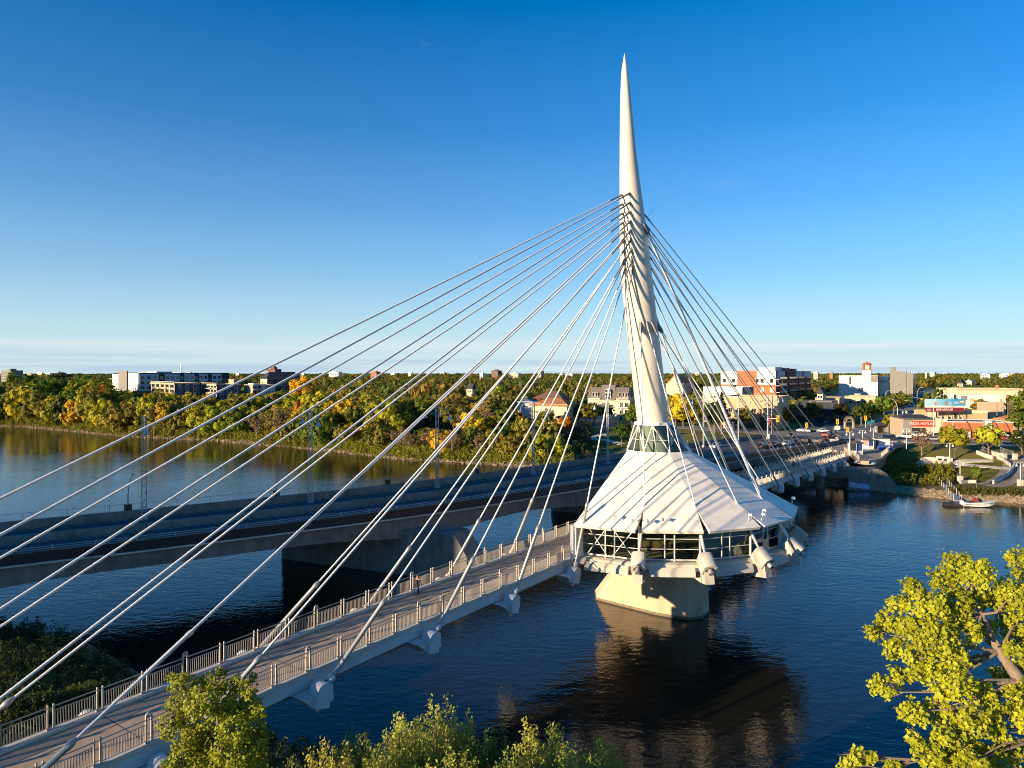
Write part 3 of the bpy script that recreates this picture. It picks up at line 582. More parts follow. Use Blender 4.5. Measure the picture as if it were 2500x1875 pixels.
def curl_proto():
    r_ = thing('parapet_lamp', 'x', 'street lamp'); q = MB(); q.box((0, 0, .45), (.75, .6, .9)); q.box((0, 0, .92), (.85, .7, .06)); q.build('lamp_base', BLACK, r_)
    q = MB(); pts = [(0, 0, .95), (.02, 0, 2.2), (.12, 0, 3.4), (.35, 0, 4.4), (.75, 0, 5.1)]; q.tube(pts, [.09, .085, .07, .055, .04], 8); q.build('pole', LAMPM, r_)
    q = MB(); q.lathe([(.04, .12), (.12, .02), (.22, -.18), (0, -.16)], (.72, 0, 5.0), 10); q.box((.45, 0, 4.3), (.5, .06, .06)); q.build('lamp_shade', LAMPM, r_)
    return r_
cp = curl_proto(); first = True
for px, where in ((317, 'leftmost, beside the first mast'), (676, 'left of the second mast'), (953, 'over the green reflection by the bank'), (1173, 'before the reed-covered bank'), (1347, 'left of the small park path'), (1483, 'beside the mast left of the tower'), (1735, 'in sun, first right of the tower'), (1790, 'in sun, second right of the tower'), (1838, 'in sun, third right of the tower')):
    o_ = cp if first else copy_tree(cp); first = False; s = s_of_px(px, 18.3); P = RB(s, W_(s) + .1, 1.0); o_.location = P; o_.rotation_euler = (0, 0, rdir(s) + .5)
    tag(o_, 'curved parapet lamp, ' + where, 'street lamp', 'small curved lamps on the far parapet')
    if px > 1600:
        o_.location.z -= .2

# ------------------------------------------------------------------ east landing: plaza, piers, walls
land = thing('landing_plaza', 'concrete bridge landing with railings where the footbridge meets the street', 'plaza')
plz = [(88.2, 199), (90.2, 193.5), (84.2, 172.5), (86, 171.2), (92, 177), (111, 205.5), (128, 222), (112, 236), (97, 217)]
MB().prism(plz, 6.15, 6.78).build('plaza_slab', DECK, land)
ins = [(90.5, 201), (91.8, 194), (87.6, 178), (92, 181), (109, 206), (124, 221), (112, 232), (98.5, 216)]
MB().prism(ins, 2.2, 6.16).build('abutment_wall', CONC, land)
q = MB(); q.tube([(116, 210, -1), (116, 210, 6.2)], .8, 14); q.build('column', CONC, land)
q = MB(); q.lathe([(0, .0), (2.6, .0), (2.3, .5), (0, .9)], (86.6, 174.2, 5.9), 20); q.build('round_ledge', CONCL, land)
def fence_run(pts, parent, z, step=1.5, h=1.15, m=RAILM, name='railing_bay'):
    for (x0, y0), (x1, y1) in zip(pts[:-1], pts[1:]):
        d = math.hypot(x1 - x0, y1 - y0); n_ = max(1, round(d / step)); L_ = d / n_; a = math.atan2(y1 - y0, x1 - x0); q = MB()
        q.box((0, 0, h / 2), (.09, .09, h)); q.lathe([(.1, 0), (.08, .1), (0, .16)], (0, 0, h), 8)
        for zz in (h - .08, .15): q.box((L_ / 2, 0, zz), (L_, .05, .05))
        for k in range(9): q.box((L_ * (k + .7) / 9.5, 0, h / 2 + .03), (.04, .02, h - .2))
        me_ = q.mesh(name, m)
        for k in range(n_): link(name, me_, parent, (x0 + (x1 - x0) * k / n_, y0 + (y1 - y0) * k / n_, z), a)
fence_run([(90.3, 193.2), (84.7, 173.2)], land, 6.78); fence_run([(93, 179), (110.6, 205.5), (118, 212.6)], land, 6.78); 
MB().box((97.3, 214.6, 7.45), (2.4, .6, 1.35), R(-10)).build('end_wall', CONCL, land)
ep = thing('river_pier', 'grey concrete river pier with painted tag at the east bank', 'pier')
d_ = Vector((.982, -.19, 0)); o0 = Vector((62, 173.6, 0)); nb_ = Vector((.19, .982, 0))
q = MB(); q.ext([(0, 2.9), (25.6, 2.9), (25.6, 5.2), (0, 5.2)], o0, d_, (0, 0, 1), nb_, 4.5); q.build('cap_beam', CONC, ep)
for u in (2.5, 13.0):
    q = MB(); c = o0 + d_ * u + nb_ * 2.2; q.tube([c + Vector((0, 0, -2)), c + Vector((0, 0, 2.95))], 1.0, 14); q.build('column', CONC, ep)
q = MB(); q.ext([(18.8, -2), (31.5, -2), (30.2, .6), (27.3, 4.2), (25.7, 5.15), (25.7, 2.85), (18.8, 2.85)], o0 - nb_ * .003, d_, (0, 0, 1), nb_, 4.4); q.build('pier_wall', CONC, ep)
# bubble-lettered tag sprayed on the wall
gt = MB(); g2 = MB(); random.seed(3); x_ = 19.3
for i in range(9):
    w_ = random.uniform(.42, .62)
    for mbb, gr, off in ((g2, 1.3, .006), (gt, 1.0, .012)):
        for (cu, cv, r_) in ((0, .28, .34), (0, -.3, .36), (.12 * (-1) ** i, 0, .3)):
            c = o0 + d_ * (x_ + cu) + Vector((0, 0, 1.35 + cv - .05 * i)) - nb_ * off; n_ = 10
            vs_ = [c + (d_ * math.cos(2 * math.pi * k / n_) + Vector((0, 0, 1)) * math.sin(2 * math.pi * k / n_)) * r_ * gr * random.uniform(.85, 1.1) - nb_ * (.001 * (len(mbb.f) % 5)) for k in range(n_)]; mbb.add(vs_, [tuple(range(n_))])
    x_ += w_
g2.build('tag_outline', mat('spray_navy', (.02, .025, .08), .8), ep); gt.build('tag_letters', mat('spray_pale', (.42, .46, .68), .8, var=.5, scale=2.2), ep)

# ------------------------------------------------------------------ streets, car park, park paths
def strip(name, pts, wds, z, m, th=2.5):
    P = [Vector((x, y, 0)) for x, y in pts]; l, r_ = [], []
    for i, q_ in enumerate(P):
        d = (P[min(i + 1, len(P) - 1)] - P[max(i - 1, 0)]).normalized(); n_ = Vector((-d.y, d.x, 0)); w_ = wds[i] if isinstance(wds, (list, tuple)) else wds
        l.append((q_ + n_ * w_ / 2)); r_.append((q_ - n_ * w_ / 2))
    mb = MB(); n_ = len(P); vs_ = [(v.x, v.y, z) for v in l] + [(v.x, v.y, z) for v in r_] + [(v.x, v.y, z - th) for v in l] + [(v.x, v.y, z - th) for v in r_]
    fs_ = []
    for i in range(n_ - 1): fs_ += [(i, n_ + i, n_ + i + 1, i + 1), (i, i + 1, 2 * n_ + i + 1, 2 * n_ + i), (n_ + i + 1, n_ + i, 3 * n_ + i, 3 * n_ + i + 1)]
    fs_ += [(0, 2 * n_, 3 * n_, n_), (n_ - 1, 2 * n_ - 1, 4 * n_ - 1, 3 * n_ - 1)]
    mb.add(vs_, fs_); return tag(mb.build(name, m), kind='structure')
strip('street', [(88.5, 219), (100, 237), (124, 280), (150, 330), (260, 560), (420, 900)], [25, 26, 17, 15, 14, 14], 7.045, ASPH)
strip('street', [(104, 232), (140, 272), (215, 388), (380, 660), (560, 950)], [30, 15, 13, 13, 13], 7.05, ASPHWLIT)
strip('street', [(172, 205), (124, 226), (98, 243), (52, 292), (-20, 400)], [18, 20, 17, 12, 12], 7.055, ASPHWLIT)
strip('car_park', [(128, 219), (150, 221), (185, 229), (250, 245)], [14, 22, 26, 30], 7.035, ASPHWLIT)
strip('car_park', [(20, 268), (46, 300)], 16, 7.035, ASPHWLIT)
strip('pavement', [(150, 248), (200, 253), (260, 262)], 5, 7.13, CONCL)
q = MB()
for (x0, y0, x1, y1, w_) in ((95, 228, 112, 226, .5), (88, 236, 98, 233, .5), (109, 249, 122, 279, .14), (116, 246, 129, 276, .14), (118, 235, 130, 232, .4), (96, 226, 104, 241, .14), (91, 228, 99, 243, .14)):
    d = Vector((x1 - x0, y1 - y0, 0)).normalized(); n_ = Vector((-d.y, d.x, 0)) * w_ / 2; a, b_ = Vector((x0, y0, 7.064)), Vector((x1, y1, 7.064)); q.quad(a - n_, b_ - n_, b_ + n_, a + n_)
tag(q.build('road_markings', PAINT), kind='structure')
GRASS = mat('lawn_grass', (.10, .105, .022), .95, var=.35, scale=.25, bump=.4, bscale=6, dirt=((.17, .13, .04), .12), spec=.1)
def gp(px, py):                    # where the sight line through a pixel meets the ground
    Y = np.geomspace(20, 3000, 4000); X = (px - CX) * Y / F; d = (CH - (py - HY) * Y / F) - H(X, Y); k = int(np.argmax(d <= 0)); return float(X[k]), float(Y[k]), float(H(X[k], Y[k]))
def path(name, pts, w_, m, lift=.06):
    P = []
    for a, b_ in zip(pts[:-1], pts[1:]):
        n_ = max(2, int(math.hypot(b_[0] - a[0], b_[1] - a[1]) / 2))
        for k in range(n_): P.append(Vector((a[0] + (b_[0] - a[0]) * k / n_, a[1] + (b_[1] - a[1]) * k / n_, 0)))
    P.append(Vector((*pts[-1], 0))); mb = MB(); vs_ = []
    for i, q_ in enumerate(P):
        d = (P[min(i + 1, len(P) - 1)] - P[max(i - 1, 0)]).normalized(); n_ = Vector((-d.y, d.x, 0)) * w_ / 2; 
        for s_ in (1, -1): hz = h1(q_.x + n_.x * s_, q_.y + n_.y * s_) + lift + .06; vs_ += [q_ + n_ * s_ + Vector((0, 0, hz)), q_ + n_ * s_ + Vector((0, 0, hz - 1))]
    fs_ = []
    for i in range(len(P) - 1): a = i * 4; fs_ += [(a, a + 2, a + 6, a + 4), (a, a + 4, a + 5, a + 1), (a + 2, a + 3, a + 7, a + 6)]
    mb.add(vs_, fs_); return tag(mb.build(name, m), kind='structure')
G = lambda *pp: [gp(*a)[:2] for a in pp]
path('path', G((2240, 1128), (2290, 1133), (2330, 1128), (2424, 1126)), 2.2, CONCL)
path('path', G((2252, 1130), (2300, 1136), (2345, 1134)), 5, CONCL)
path('path', G((2335, 1134), (2400, 1140), (2468, 1146)), 1.8, CONCL)
path('promenade', G((2405, 1186), (2440, 1180), (2470, 1162), (2482, 1140), (2486, 1120), (2470, 1112)), 6, mat('pavers', (.33, .27, .2), .9, var=.15, scale=1.5))
path('path', G((1380, 1088), (1410, 1077), (1440, 1072), (1480, 1075), (1520, 1085)), 2.6, CONCL)
path('path', G((1440, 1072), (1450, 1064), (1480, 1062)), 3.0, CONCL)
# ------------------------------------------------------------------ buildings
BM = lambda n_, c, **k: mat(n_, c, k.pop('rough', .85), **k)
TAN = BM('stucco_tan', (.50, .36, .20), var=.08, scale=.4, dirt=((.40, .29, .16), .2)); CREAM = BM('stucco_cream', (.66, .54, .36), var=.06, scale=.4); WHITEW = BM('stucco_white', (.76, .70, .60), var=.05, scale=.3, dirt=((.64, .59, .50), .15))
def brickm(name, c1, c2, mortar, sc):
    if name in MATS: return MATS[name]
    m, n, b = nodes_of(name); tc = n.nodes.new('ShaderNodeTexCoord'); br = n.nodes.new('ShaderNodeTexBrick'); br.inputs['Scale'].default_value = sc
    br.inputs['Color1'].default_value = (*c1, 1); br.inputs['Color2'].default_value = (*c2, 1); br.inputs['Mortar'].default_value = (*mortar, 1); br.inputs['Mortar Size'].default_value = .012
    mp = n.nodes.new('ShaderNodeMapping'); mp.inputs['Rotation'].default_value = (R(90), 0, R(45)); n.links.new(tc.outputs['Object'], mp.inputs[0]); n.links.new(mp.outputs[0], br.inputs['Vector']); n.links.new(br.outputs[0], b.inputs['Base Color']); b.inputs['Roughness'].default_value = .9; MATS[name] = m; return m
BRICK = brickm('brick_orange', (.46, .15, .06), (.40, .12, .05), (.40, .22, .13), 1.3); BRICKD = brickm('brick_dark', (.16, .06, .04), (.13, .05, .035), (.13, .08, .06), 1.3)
GREYB = BM('panel_grey', (.22, .20, .18), var=.08, scale=.3); BLUEG = BM('panel_bluegrey_and_shade', (.40, .45, .52), var=.05, scale=.3); NAVY = BM('panel_navy_and_shade', (.045, .07, .12), var=.15, scale=.3); CHAR = BM('panel_charcoal', (.04, .042, .05), var=.2, scale=.3)
TANS = BM('stone_tan', (.44, .34, .23), var=.1, scale=.4); ROOFG = BM('roof_gravel', (.22, .20, .18), var=.2, scale=.5); ROOFR = BM('roof_orange', (.45, .17, .06), var=.12, scale=1); ROOFD = BM('roof_dark', (.035, .035, .045), var=.2, scale=1); ROOFM2 = BM('roof_seam_brown', (.16, .135, .12), var=.1, scale=1, stretch=(6, 6, .2))
FRAME = BM('frame_white', (.74, .70, .62), var=.04); FRAMED = BM('frame_dark', (.05, .048, .05), var=.1)
WCACHE = {}
def window(parent, x, y, z, w_, h_, rz, frame=None, pane=None, split=0, depth=.07):
    """one window: a frame proud of the wall, its pane a sub-part"""
    frame = frame or FRAME; pane = pane or WIN; key = (round(w_, 2), round(h_, 2), frame.name, pane.name, split)
    if key not in WCACHE:
        q = MB(); t = min(.12, w_ * .1)
        for sx_, sz_, dx, dz in ((0, h_ / 2, w_, t), (0, -h_ / 2, w_ + .1, t * 1.2), (-w_ / 2, 0, t, h_), (w_ / 2, 0, t, h_)): q.box((sx_, -depth / 2, sz_), (dx + (t if dz == t else 0), depth, dz))
        for k in range(split): q.box((-w_ / 2 + w_ * (k + 1) / (split + 1), -depth / 2, 0), (t * .6, depth * .8, h_ - t))
        p_ = MB(); p_.box((0, -.012, 0), (w_ - t * .9, .022, h_ - t * .9)); WCACHE[key] = (q.mesh('window', frame), p_.mesh('pane', pane))
    a, b_ = WCACHE[key]; o = link('window', a, parent, (x, y, z), rz); link('pane', b_, o); return o
class Bld:
    """block whose near upright edge stands in column px at depth Y; lit face runs left to column px0, shaded face right to column px1; g = bearing of the receding side"""
    def __init__(s, name, label, px, Y, px0, px1, z0, zt, wall, g=33, D=None, W=None, sidewall=None, roofm=None, parapet=.5, cat='building'):
        s.g = R(g); X = col_at(px, Y); b_ = (math.sin(s.g), math.cos(s.g)); a = (-math.cos(s.g), math.sin(s.g))
        k0, k1 = (px0 - CX) / F, ((px1 or px) - CX) / F
        s.W = W or (k0 * Y - X) / (a[0] - k0 * a[1]); s.D = D or (k1 * Y - X) / (b_[0] - k1 * b_[1])
        s.z0, s.zt = z0, zt; s.h = zt - z0
        s.o = thing(name, label, cat, (X, Y, z0), R(90) - s.g)
        if wall is not None:
            q = MB(); q.box((s.D / 2, s.W / 2, s.h / 2 - .5), (s.D, s.W, s.h + 1)); q.m = [0 if i in (5, 1, 0, 3, 4) else 0 for i in range(6)]
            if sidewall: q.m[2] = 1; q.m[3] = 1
            q.build('wall', [wall] + ([sidewall] if sidewall else []), s.o)
            q = MB(); pm_ = roofm or wall; t = .35
            for c, d in (((s.D / 2, t / 2 - .06, 0), (s.D + .12, t, parapet)), ((s.D / 2, s.W - t / 2 + .06, 0), (s.D + .12, t, parapet)), ((t / 2 - .06, s.W / 2, 0), (t, s.W - 2 * t + .1, parapet)), ((s.D - t / 2 + .06, s.W / 2, 0), (t, s.W - 2 * t + .1, parapet))): q.box((c[0], c[1], s.h + parapet / 2 - .02), d)
            q.build('parapet', pm_, s.o)
            MB().box((s.D / 2, s.W / 2, s.h + .02), (s.D - .7, s.W - .7, .08)).build('roof', ROOFG, s.o)
    def front(s, fr, z, w_, h_, **k):             # fr: fractions from the near edge leftwards, z above base
        for f_ in fr: window(s.o, -.01, f_ * s.W, z, w_, h_, R(-90), **k)
    def side(s, fr, z, w_, h_, **k):
        for f_ in fr: window(s.o, f_ * s.D, -.01, z, w_, h_, 0, **k)
    def fbox(s, f0, f1, z0, z1, m, proud=.25, name='panel', inn=0):
        q = MB(); q.box(((-proud + inn) / 2, (f0 + f1) / 2 * s.W, (z0 + z1) / 2), (proud + inn, abs(f1 - f0) * s.W, z1 - z0)); return q.build(name, m, s.o)
    def sbox(s, f0, f1, z0, z1, m, proud=.25, name='panel', inn=0):
        q = MB(); q.box(((f0 + f1) / 2 * s.D, (-proud + inn) / 2, (z0 + z1) / 2), (abs(f1 - f0) * s.D, proud + inn, z1 - z0)); return q.build(name, m, s.o)
    def top(s, x0, x1, y0, y1, h_, m, name='roof_box'):
        q = MB(); q.box(((x0 + x1) / 2 * s.D, (y0 + y1) / 2 * s.W, s.h + h_ / 2 + .05), ((x1 - x0) * s.D, (y1 - y0) * s.W, h_)); return q.build(name, m, s.o)
    def hip(s, h_, m, over=.6, ridge=.35, name='roof'):
        D, W, o_ = s.D, s.W, over; rx = min(D, W) * ridge; z = s.h + .02
        if D >= W: r0, r1 = (rx, W / 2, z + h_), (D - rx, W / 2, z + h_)
        else: r0, r1 = (D / 2, rx, z + h_), (D / 2, W - rx, z + h_)
        v = [(-o_, -o_, z), (D + o_, -o_, z), (D + o_, W + o_, z), (-o_, W + o_, z), r0, r1, (-o_, -o_, z - .25), (D + o_, -o_, z - .25), (D + o_, W + o_, z - .25), (-o_, W + o_, z - .25)]
        f_ = [(0, 1, 5, 4), (1, 2, 5), (2, 3, 4, 5), (3, 0, 4)] if D >= W else [(0, 1, 4), (1, 2, 5, 4), (2, 3, 5), (3, 0, 4, 5)]
        q = MB(); q.add(v, f_ + [(6, 7, 1, 0), (7, 8, 2, 1), (8, 9, 3, 2), (9, 6, 0, 3), (9, 8, 7, 6)]); return q.build(name, m, s.o)
PROT = []                                            # picture rectangles that nearer trees must leave free: x0, y0, x1, y1, depth
def prot(x0, y0, x1, y1, Y): PROT.append((x0, y0, x1, y1, Y))

# white-and-slate apartment block on the far left bank
B = Bld('apartment_block', 'long white and slate flat-roofed apartment block above the far-bank trees', 339, 470, 276, 560, 7, 27.8, CHAR, g=50, sidewall=CHAR)
pxs = [339, 387, 402, 438, 450, 474, 486, 506, 517, 540, 560]; b0 = B.o.location
def sfrac(px): k = (px - CX) / F; X, Y = b0.x, b0.y; return ((k * Y - X) / (math.sin(B.g) - k * math.cos(B.g))) / B.D
for i in range(0, 10, 2):
    f0, f1 = sfrac(pxs[i]), sfrac(pxs[i + 1]); B.sbox(f0, f1, 9, 20.6, BLUEG, .9, 'bay'); nw = 3 if i < 4 else 2  # blue-grey tone paints the facade's shade onto these white bays
    for lv in (11.4, 14.6, 18.0):
        for k in range(nw): window(B.o, (f0 + (f1 - f0) * (k + .5) / nw) * B.D, -.92, lv, (f1 - f0) * B.D / nw * .6, 2.1, 0)
for i in range(1, 10, 2):
    f0, f1 = sfrac(pxs[i]), sfrac(pxs[min(i + 1, 10)]); 
    for lv in (9.6, 13.0, 16.4): B.sbox(f0, f1, lv, lv + .25, BLUEG, .8, 'balcony'); window(B.o, (f0 + f1) / 2 * B.D, -.01, lv + 1.6, (f1 - f0) * B.D * .6, 2.0, 0, frame=FRAMED)
B.fbox(0, .35, 8, 20.8, WHITEW, .5, 'end_bay'); B.fbox(.38, .72, 8, 22.6, GREYB, .9, 'stair_tower'); B.fbox(.74, 1.0, 8, 20.3, WHITEW, .4, 'end_bay')
for lv in (11.5, 14.8, 18): B.front((.08, .2), lv, 1.0, 2.0, depth=.6); B.front((.85,), lv, 1.2, 2, depth=.5)
for lv in (13.2, 16.6): B.fbox(.72, 1.05, lv, lv + .3, WHITEW, 1.6, 'balcony')
B.top(.25, .42, .2, .7, 1.3, BLUEG); B.top(.62, .625, .48, .5, 7.5, FRAME, 'mast'); B.top(.1, .14, .2, .8, .6, WHITEW); B.top(.5, .54, .2, .8, .6, WHITEW); prot(270, 900, 565, 950, 468)
# tan riverside condominiums
for (px, px0, px1, yt, lab, pen) in ((426, 369, 443, 934, 'tan condominium with gridded bays, left one below the long apartment block', .5), (529, 493, 545, 937, 'tan condominium with rounded balconies, right one below the long apartment block', 0)):
    B = Bld('condominium', lab, px, 410, px0, px1, 7, z_at(yt + 3, 410), TANS, g=48, sidewall=NAVY, D=14)  # navy side wall has the shade of that face put into its colour
    for lv in (4.6, 7.6, 10.6, 13.4):
        for k in range(5): B.front(((k + .5) / 5,), lv, B.W / 5 * .72, 2.0)
        B.fbox(.3, .62, lv - 1.5, lv - 1.1, CREAM, 1.4, 'balcony')
        B.side((.2, .5, .8), lv, 1.6, 1.9)
    B.fbox(-.02, 1.02, B.h - .35, B.h + .1, CREAM, .6, 'cornice')
    for k in range(9): B.fbox(k / 8.5, k / 8.5 + .015, B.h, B.h + 1.0, CREAM, .3, 'pergola_post')
    B.fbox(0, 1, B.h + 1.0, B.h + 1.2, CREAM, .4, 'pergola_rail')
    prot(px0, yt, px1, yt + 20, 408)
B = Bld('condominium', 'navy condominium wing with open corner balconies between the tan ones', 446, 424, 441, 492, 7, z_at(938, 424), NAVY, g=48, sidewall=NAVY)
for lv in (5, 8, 11): B.sbox(.02, .55, lv, lv + .25, BLUEG, 1.6, 'balcony'); B.side((.12, .3, .48), lv + 1.4, 2.2, 2.1, frame=FRAMED); B.side((.7, .88), lv + 1.4, .9, 1.7)
B.sbox(.0, .58, B.h - .5, B.h - .2, FRAME, 1.8, 'canopy'); prot(441, 938, 492, 958, 420)
B = Bld('condominium', 'shade-tinted blue-grey condominium with white rooftop edging right of the tan ones', 617, 418, 596, 672, 7, z_at(941, 418), TANS, g=48, sidewall=BLUEG)  # side wall colour carries the blue shade of that face
for lv in (5, 8.2, 11.4): B.sbox(.02, .4, lv, lv + .25, FRAME, 1.5, 'balcony'); B.side((.1, .3), lv + 1.4, 2, 2, frame=FRAMED); B.side((.6, .72, .9), lv + 1.4, .9, 1.8)
B.sbox(0, 1, B.h - .1, B.h + .4, WHITEW, .4, 'cornice'); B.top(.1, .3, .2, .8, 1.2, WHITEW); prot(596, 936, 640, 958, 415)
B = Bld('stair_tower', 'square grey rooftop tower block beside the yellow bank tree', 571, 430, 558, 581, 7, z_at(928, 430), TANS, g=48, sidewall=GREYB); B.top(.2, .8, .2, .8, .4, GREYB); prot(558, 928, 581, 948, 428)
B = Bld('brick_tower', 'far brown brick tower with stepped top above the left treeline', 672, 900, 652, 687, 7, z_at(903, 900), BRICKD, g=45, parapet=1)
B.top(.25, .75, .3, .75, 3.6, BRICKD); B.top(.35, .65, .4, .65, 5, GREYB)
for k in range(3): B.fbox(0, 1, B.h - 3 - 4 * k, B.h - 2.4 - 4 * k, CREAM, .3, 'band')
for lv in (B.h - 5, B.h - 9): B.front([(k + .5) / 7 for k in range(7)], lv, 1.4, 2); B.side([(k + .5) / 5 for k in range(5)], lv, 1.4, 2)
prot(652, 890, 687, 914, 890)
B = Bld('villa_block', 'dark hip-roofed block with white arched windows behind the bank', 652, 452, 636, 740, 7, z_at(924, 452), CREAM, g=48, sidewall=BRICKD); B.hip(4.2, ROOFD)
B.front((.3, .7), 14.2, 1.3, 2.6); B.side((.12, .36, .45, .54, .72, .9), 14.2, 1.5, 2.4); B.side((.12, .45, .9), 10.6, 1.5, 2.2); B.sbox(0, 1, B.h - .5, B.h - .1, FRAME, .5, 'eave_board'); prot(636, 915, 740, 940, 450)
# cream house with orange roof
B = Bld('house', 'cream two-storey house with an orange hip roof on the far bank', 1384, 272, 1298, 1398, 5.5, z_at(990, 272), CREAM, g=22, D=13); B.hip(2.6, ROOFR, 1.0)
for lv, fr in ((5.4, (.22, .48, .62)), (2.3, (.15, .3, .5, .62))): B.front(fr, lv, 1.1, 1.3, frame=FRAMED)
B.side((.5,), 5.2, 1.2, 1.3); B.front((.22,), 1.4, 1.1, 2.1, frame=FRAMED, pane=WIN); prot(1296, 974, 1400, 1006, 270)
B = Bld('house', 'brick house with a brown hip roof behind the cream house', 1370, 320, 1306, 1378, 6, z_at(972, 320), BRICKD, g=22, D=12); B.hip(3, BM('roof_brown', (.20, .10, .06)), .8); B.front((.2, .3, .4, .7), B.h - 1.6, 1.0, 1.3); prot(1306, 960, 1376, 976, 318)
B = Bld('garage', 'low blue-grey roofed shed left of the cream house', 1300, 300, 1262, 1310, 6, z_at(983, 300), BLUEG, g=22, D=9); B.hip(1.6, BM('roof_slate', (.10, .13, .18)), .5); B.front((.3, .7), 2.0, 1.6, 1.4); prot(1262, 974, 1300, 985, 298)
# mansard flats
B = Bld('mansard_flats', 'cream stone flats with a brown mansard roof and tall arched window left of the tower', 1537, 318, 1435, 1552, 6, z_at(972, 318), CREAM, g=20, D=14)
Hh = z_at(946, 318) - 6
for f0, f1, hh_ in ((0, .36, Hh), (.66, 1, Hh), (.34, .68, z_at(940, 318) - 6)):
    q = MB(); y0, y1 = f0 * B.W, f1 * B.W; zt_ = B.h - .2
    if f0 == .34: zt_ -= .8; y0 -= .2; y1 += .2
    q.add([(-.5, y0, zt_), (-.5, y1, zt_), (1.4, y1 - .4, hh_), (1.4, y0 + .4, hh_), (12, y0, zt_), (12, y1, zt_), (10.5, y1 - .4, hh_), (10.5, y0 + .4, hh_)], [(0, 3, 2, 1), (3, 7, 6, 2), (4, 5, 6, 7), (0, 4, 7, 3), (1, 2, 6, 5), (0, 1, 5, 4)]); q.build('mansard_roof', ROOFM2, B.o)
for k in range(26): 
    f_ = (k + .5) / 26; q = MB(); q.box((0, 0, 0), (.05, .05, 5.4)); o_ = q.build('roof_seam', BM('roof_seam_dark', (.11, .09, .08)), B.o, (.40, f_ * B.W, B.h + 2.3)); o_.rotation_euler = (0, R(19), 0)
for lv in (1.6, 4.6, 7.7): 
    for f_ in (.08, .2, .82, .94): B.front((f_,), lv, 1.0, 2.0)
    B.fbox(.02, .3, lv - 1.35, lv - 1.1, FRAME, 1.3, 'balcony'); B.fbox(.72, .98, lv - 1.35, lv - 1.1, FRAME, 1.3, 'balcony')
B.fbox(.02, .3, B.h - .5, B.h - .2, FRAME, 1.3, 'balcony'); B.fbox(.7, .98, B.h - .5, B.h - .2, FRAME, 1.3, 'balcony')
for f_ in (.07, .14, .22, .78, .86): B.front((f_,), B.h + 1.3, 1.0, 2.0)
q = MB(); n_ = 12; arch = [(-1.3, 0), (1.3, 0), (1.3, 3.2)] + [(1.3 * math.cos(a), 3.2 + 1.6 * math.sin(a)) for a in np.linspace(.2, math.pi - .2, 9)] + [(-1.3, 3.2)]
q.ext(arch, (-.62, .51 * B.W, B.h - .6), (0, 1, 0), (0, 0, 1), (1, 0, 0), 1.0); aw = q.build('window', FRAME, B.o)
for z_, h_ in ((.7, 1.0), (2.1, 1.3), (3.6, 1.1)):
    for s_ in (-.62, .62): MB().box((-.66, .51 * B.W + s_, B.h - .6 + z_), (.06, 1.0, h_)).build('pane', WIN, aw)
B.top(.3, .4, .3, .36, 5.2, BRICK, 'chimney'); B.side((.3, .7), 4, 1.2, 1.8); B.side((.3, .7), 8, 1.2, 1.8); prot(1432, 938, 1556, 988, 316)
B = Bld('gabled_hall', 'cream gabled hall with a round window and red roof right of the tower', 1668, 410, 1626, 1674, 7, z_at(938, 410), CREAM, g=28, D=20)
q = MB(); W2 = B.W; q.add([(-.3, 0, B.h), (-.3, W2, B.h), (-.3, W2 / 2, B.h + 5.5), (20, 0, B.h), (20, W2, B.h), (20, W2 / 2, B.h + 5.5)], [(0, 2, 1), (0, 3, 5, 2), (1, 2, 5, 4), (3, 4, 5)]); q.build('gable_roof', ROOFR, B.o)
q = MB(); q.add([(-.32, W2 * .1, B.h), (-.32, W2 * .9, B.h), (-.32, W2 / 2, B.h + 4.4)], [(0, 2, 1)]); q.build('gable', CREAM, B.o)
q = MB(); q.tube([(-.45, W2 / 2, B.h + .8), (-.3, W2 / 2, B.h + .8)], 1.2, 16); q.build('window', WINL, B.o); prot(1624, 915, 1674, 955, 408)
# orange brick flats
B = Bld('brick_flats', 'five-storey orange and white brick flats with dark balconied side', 1894, 352, 1760, 1979, 7, z_at(907, 352), BRICK, g=33, sidewall=BRICKD, parapet=.4)  # darker brick on the side paints in the shade of that face
B.fbox(0, .335, B.h - 6.6, B.h + .3, WHITEW, .2, 'white_panel'); B.fbox(.69, 1.0, B.h - 6.6, B.h + .3, WHITEW, .2, 'white_panel')
for lv, fr in ((B.h - 4.6, (.07, .24, .76, .93)), (B.h - 9.2, (.07, .24, .76, .93)), (B.h - 13, (.07, .24, .76, .93)), (B.h - 4.6, (.33,)), (B.h - 13, (.55,))):
    for f_ in fr: window(B.o, -.21 if lv > B.h - 6 else -.01, f_ * B.W, lv, 1.7, 2.2, R(-90), pane=WINL if lv < B.h - 6 and f_ != .07 or lv < B.h - 6 and lv > B.h - 10 else WIN)
for k, (f0, f1) in enumerate(((.02, .2), (.26, .48), (.52, .7), (.76, .98))):
    m_ = (BLUEG, BRICKD, BLUEG, BLUEG)[k]; B.sbox(f0, f1, B.h - 3.6, B.h + (.2 if k != 1 else 1.6), m_, .5, 'bay')
    for lv in range(5):
        z_ = B.h - 3.9 - 3.3 * lv; B.sbox(f0 - .02, f1 + .02, z_, z_ + .22, FRAME if k == 0 else CHAR, 1.7, 'balcony'); B.side(((f0 + f1) / 2 - .04, (f0 + f1) / 2 + .05), z_ - 1.5, 1.2, 2.0, frame=FRAMED)
        q = MB(); q.box(((f0 + f1) / 2 * B.D, -1.66, z_ + .7), ((f1 - f0) * B.D, .04, .9)); q.build('balustrade', mat('balcony_glass', (.10, .11, .11), .15), B.o)
    B.side((f0 + .04, f1 - .05), B.h - 1.8, 1.0, 2.2)
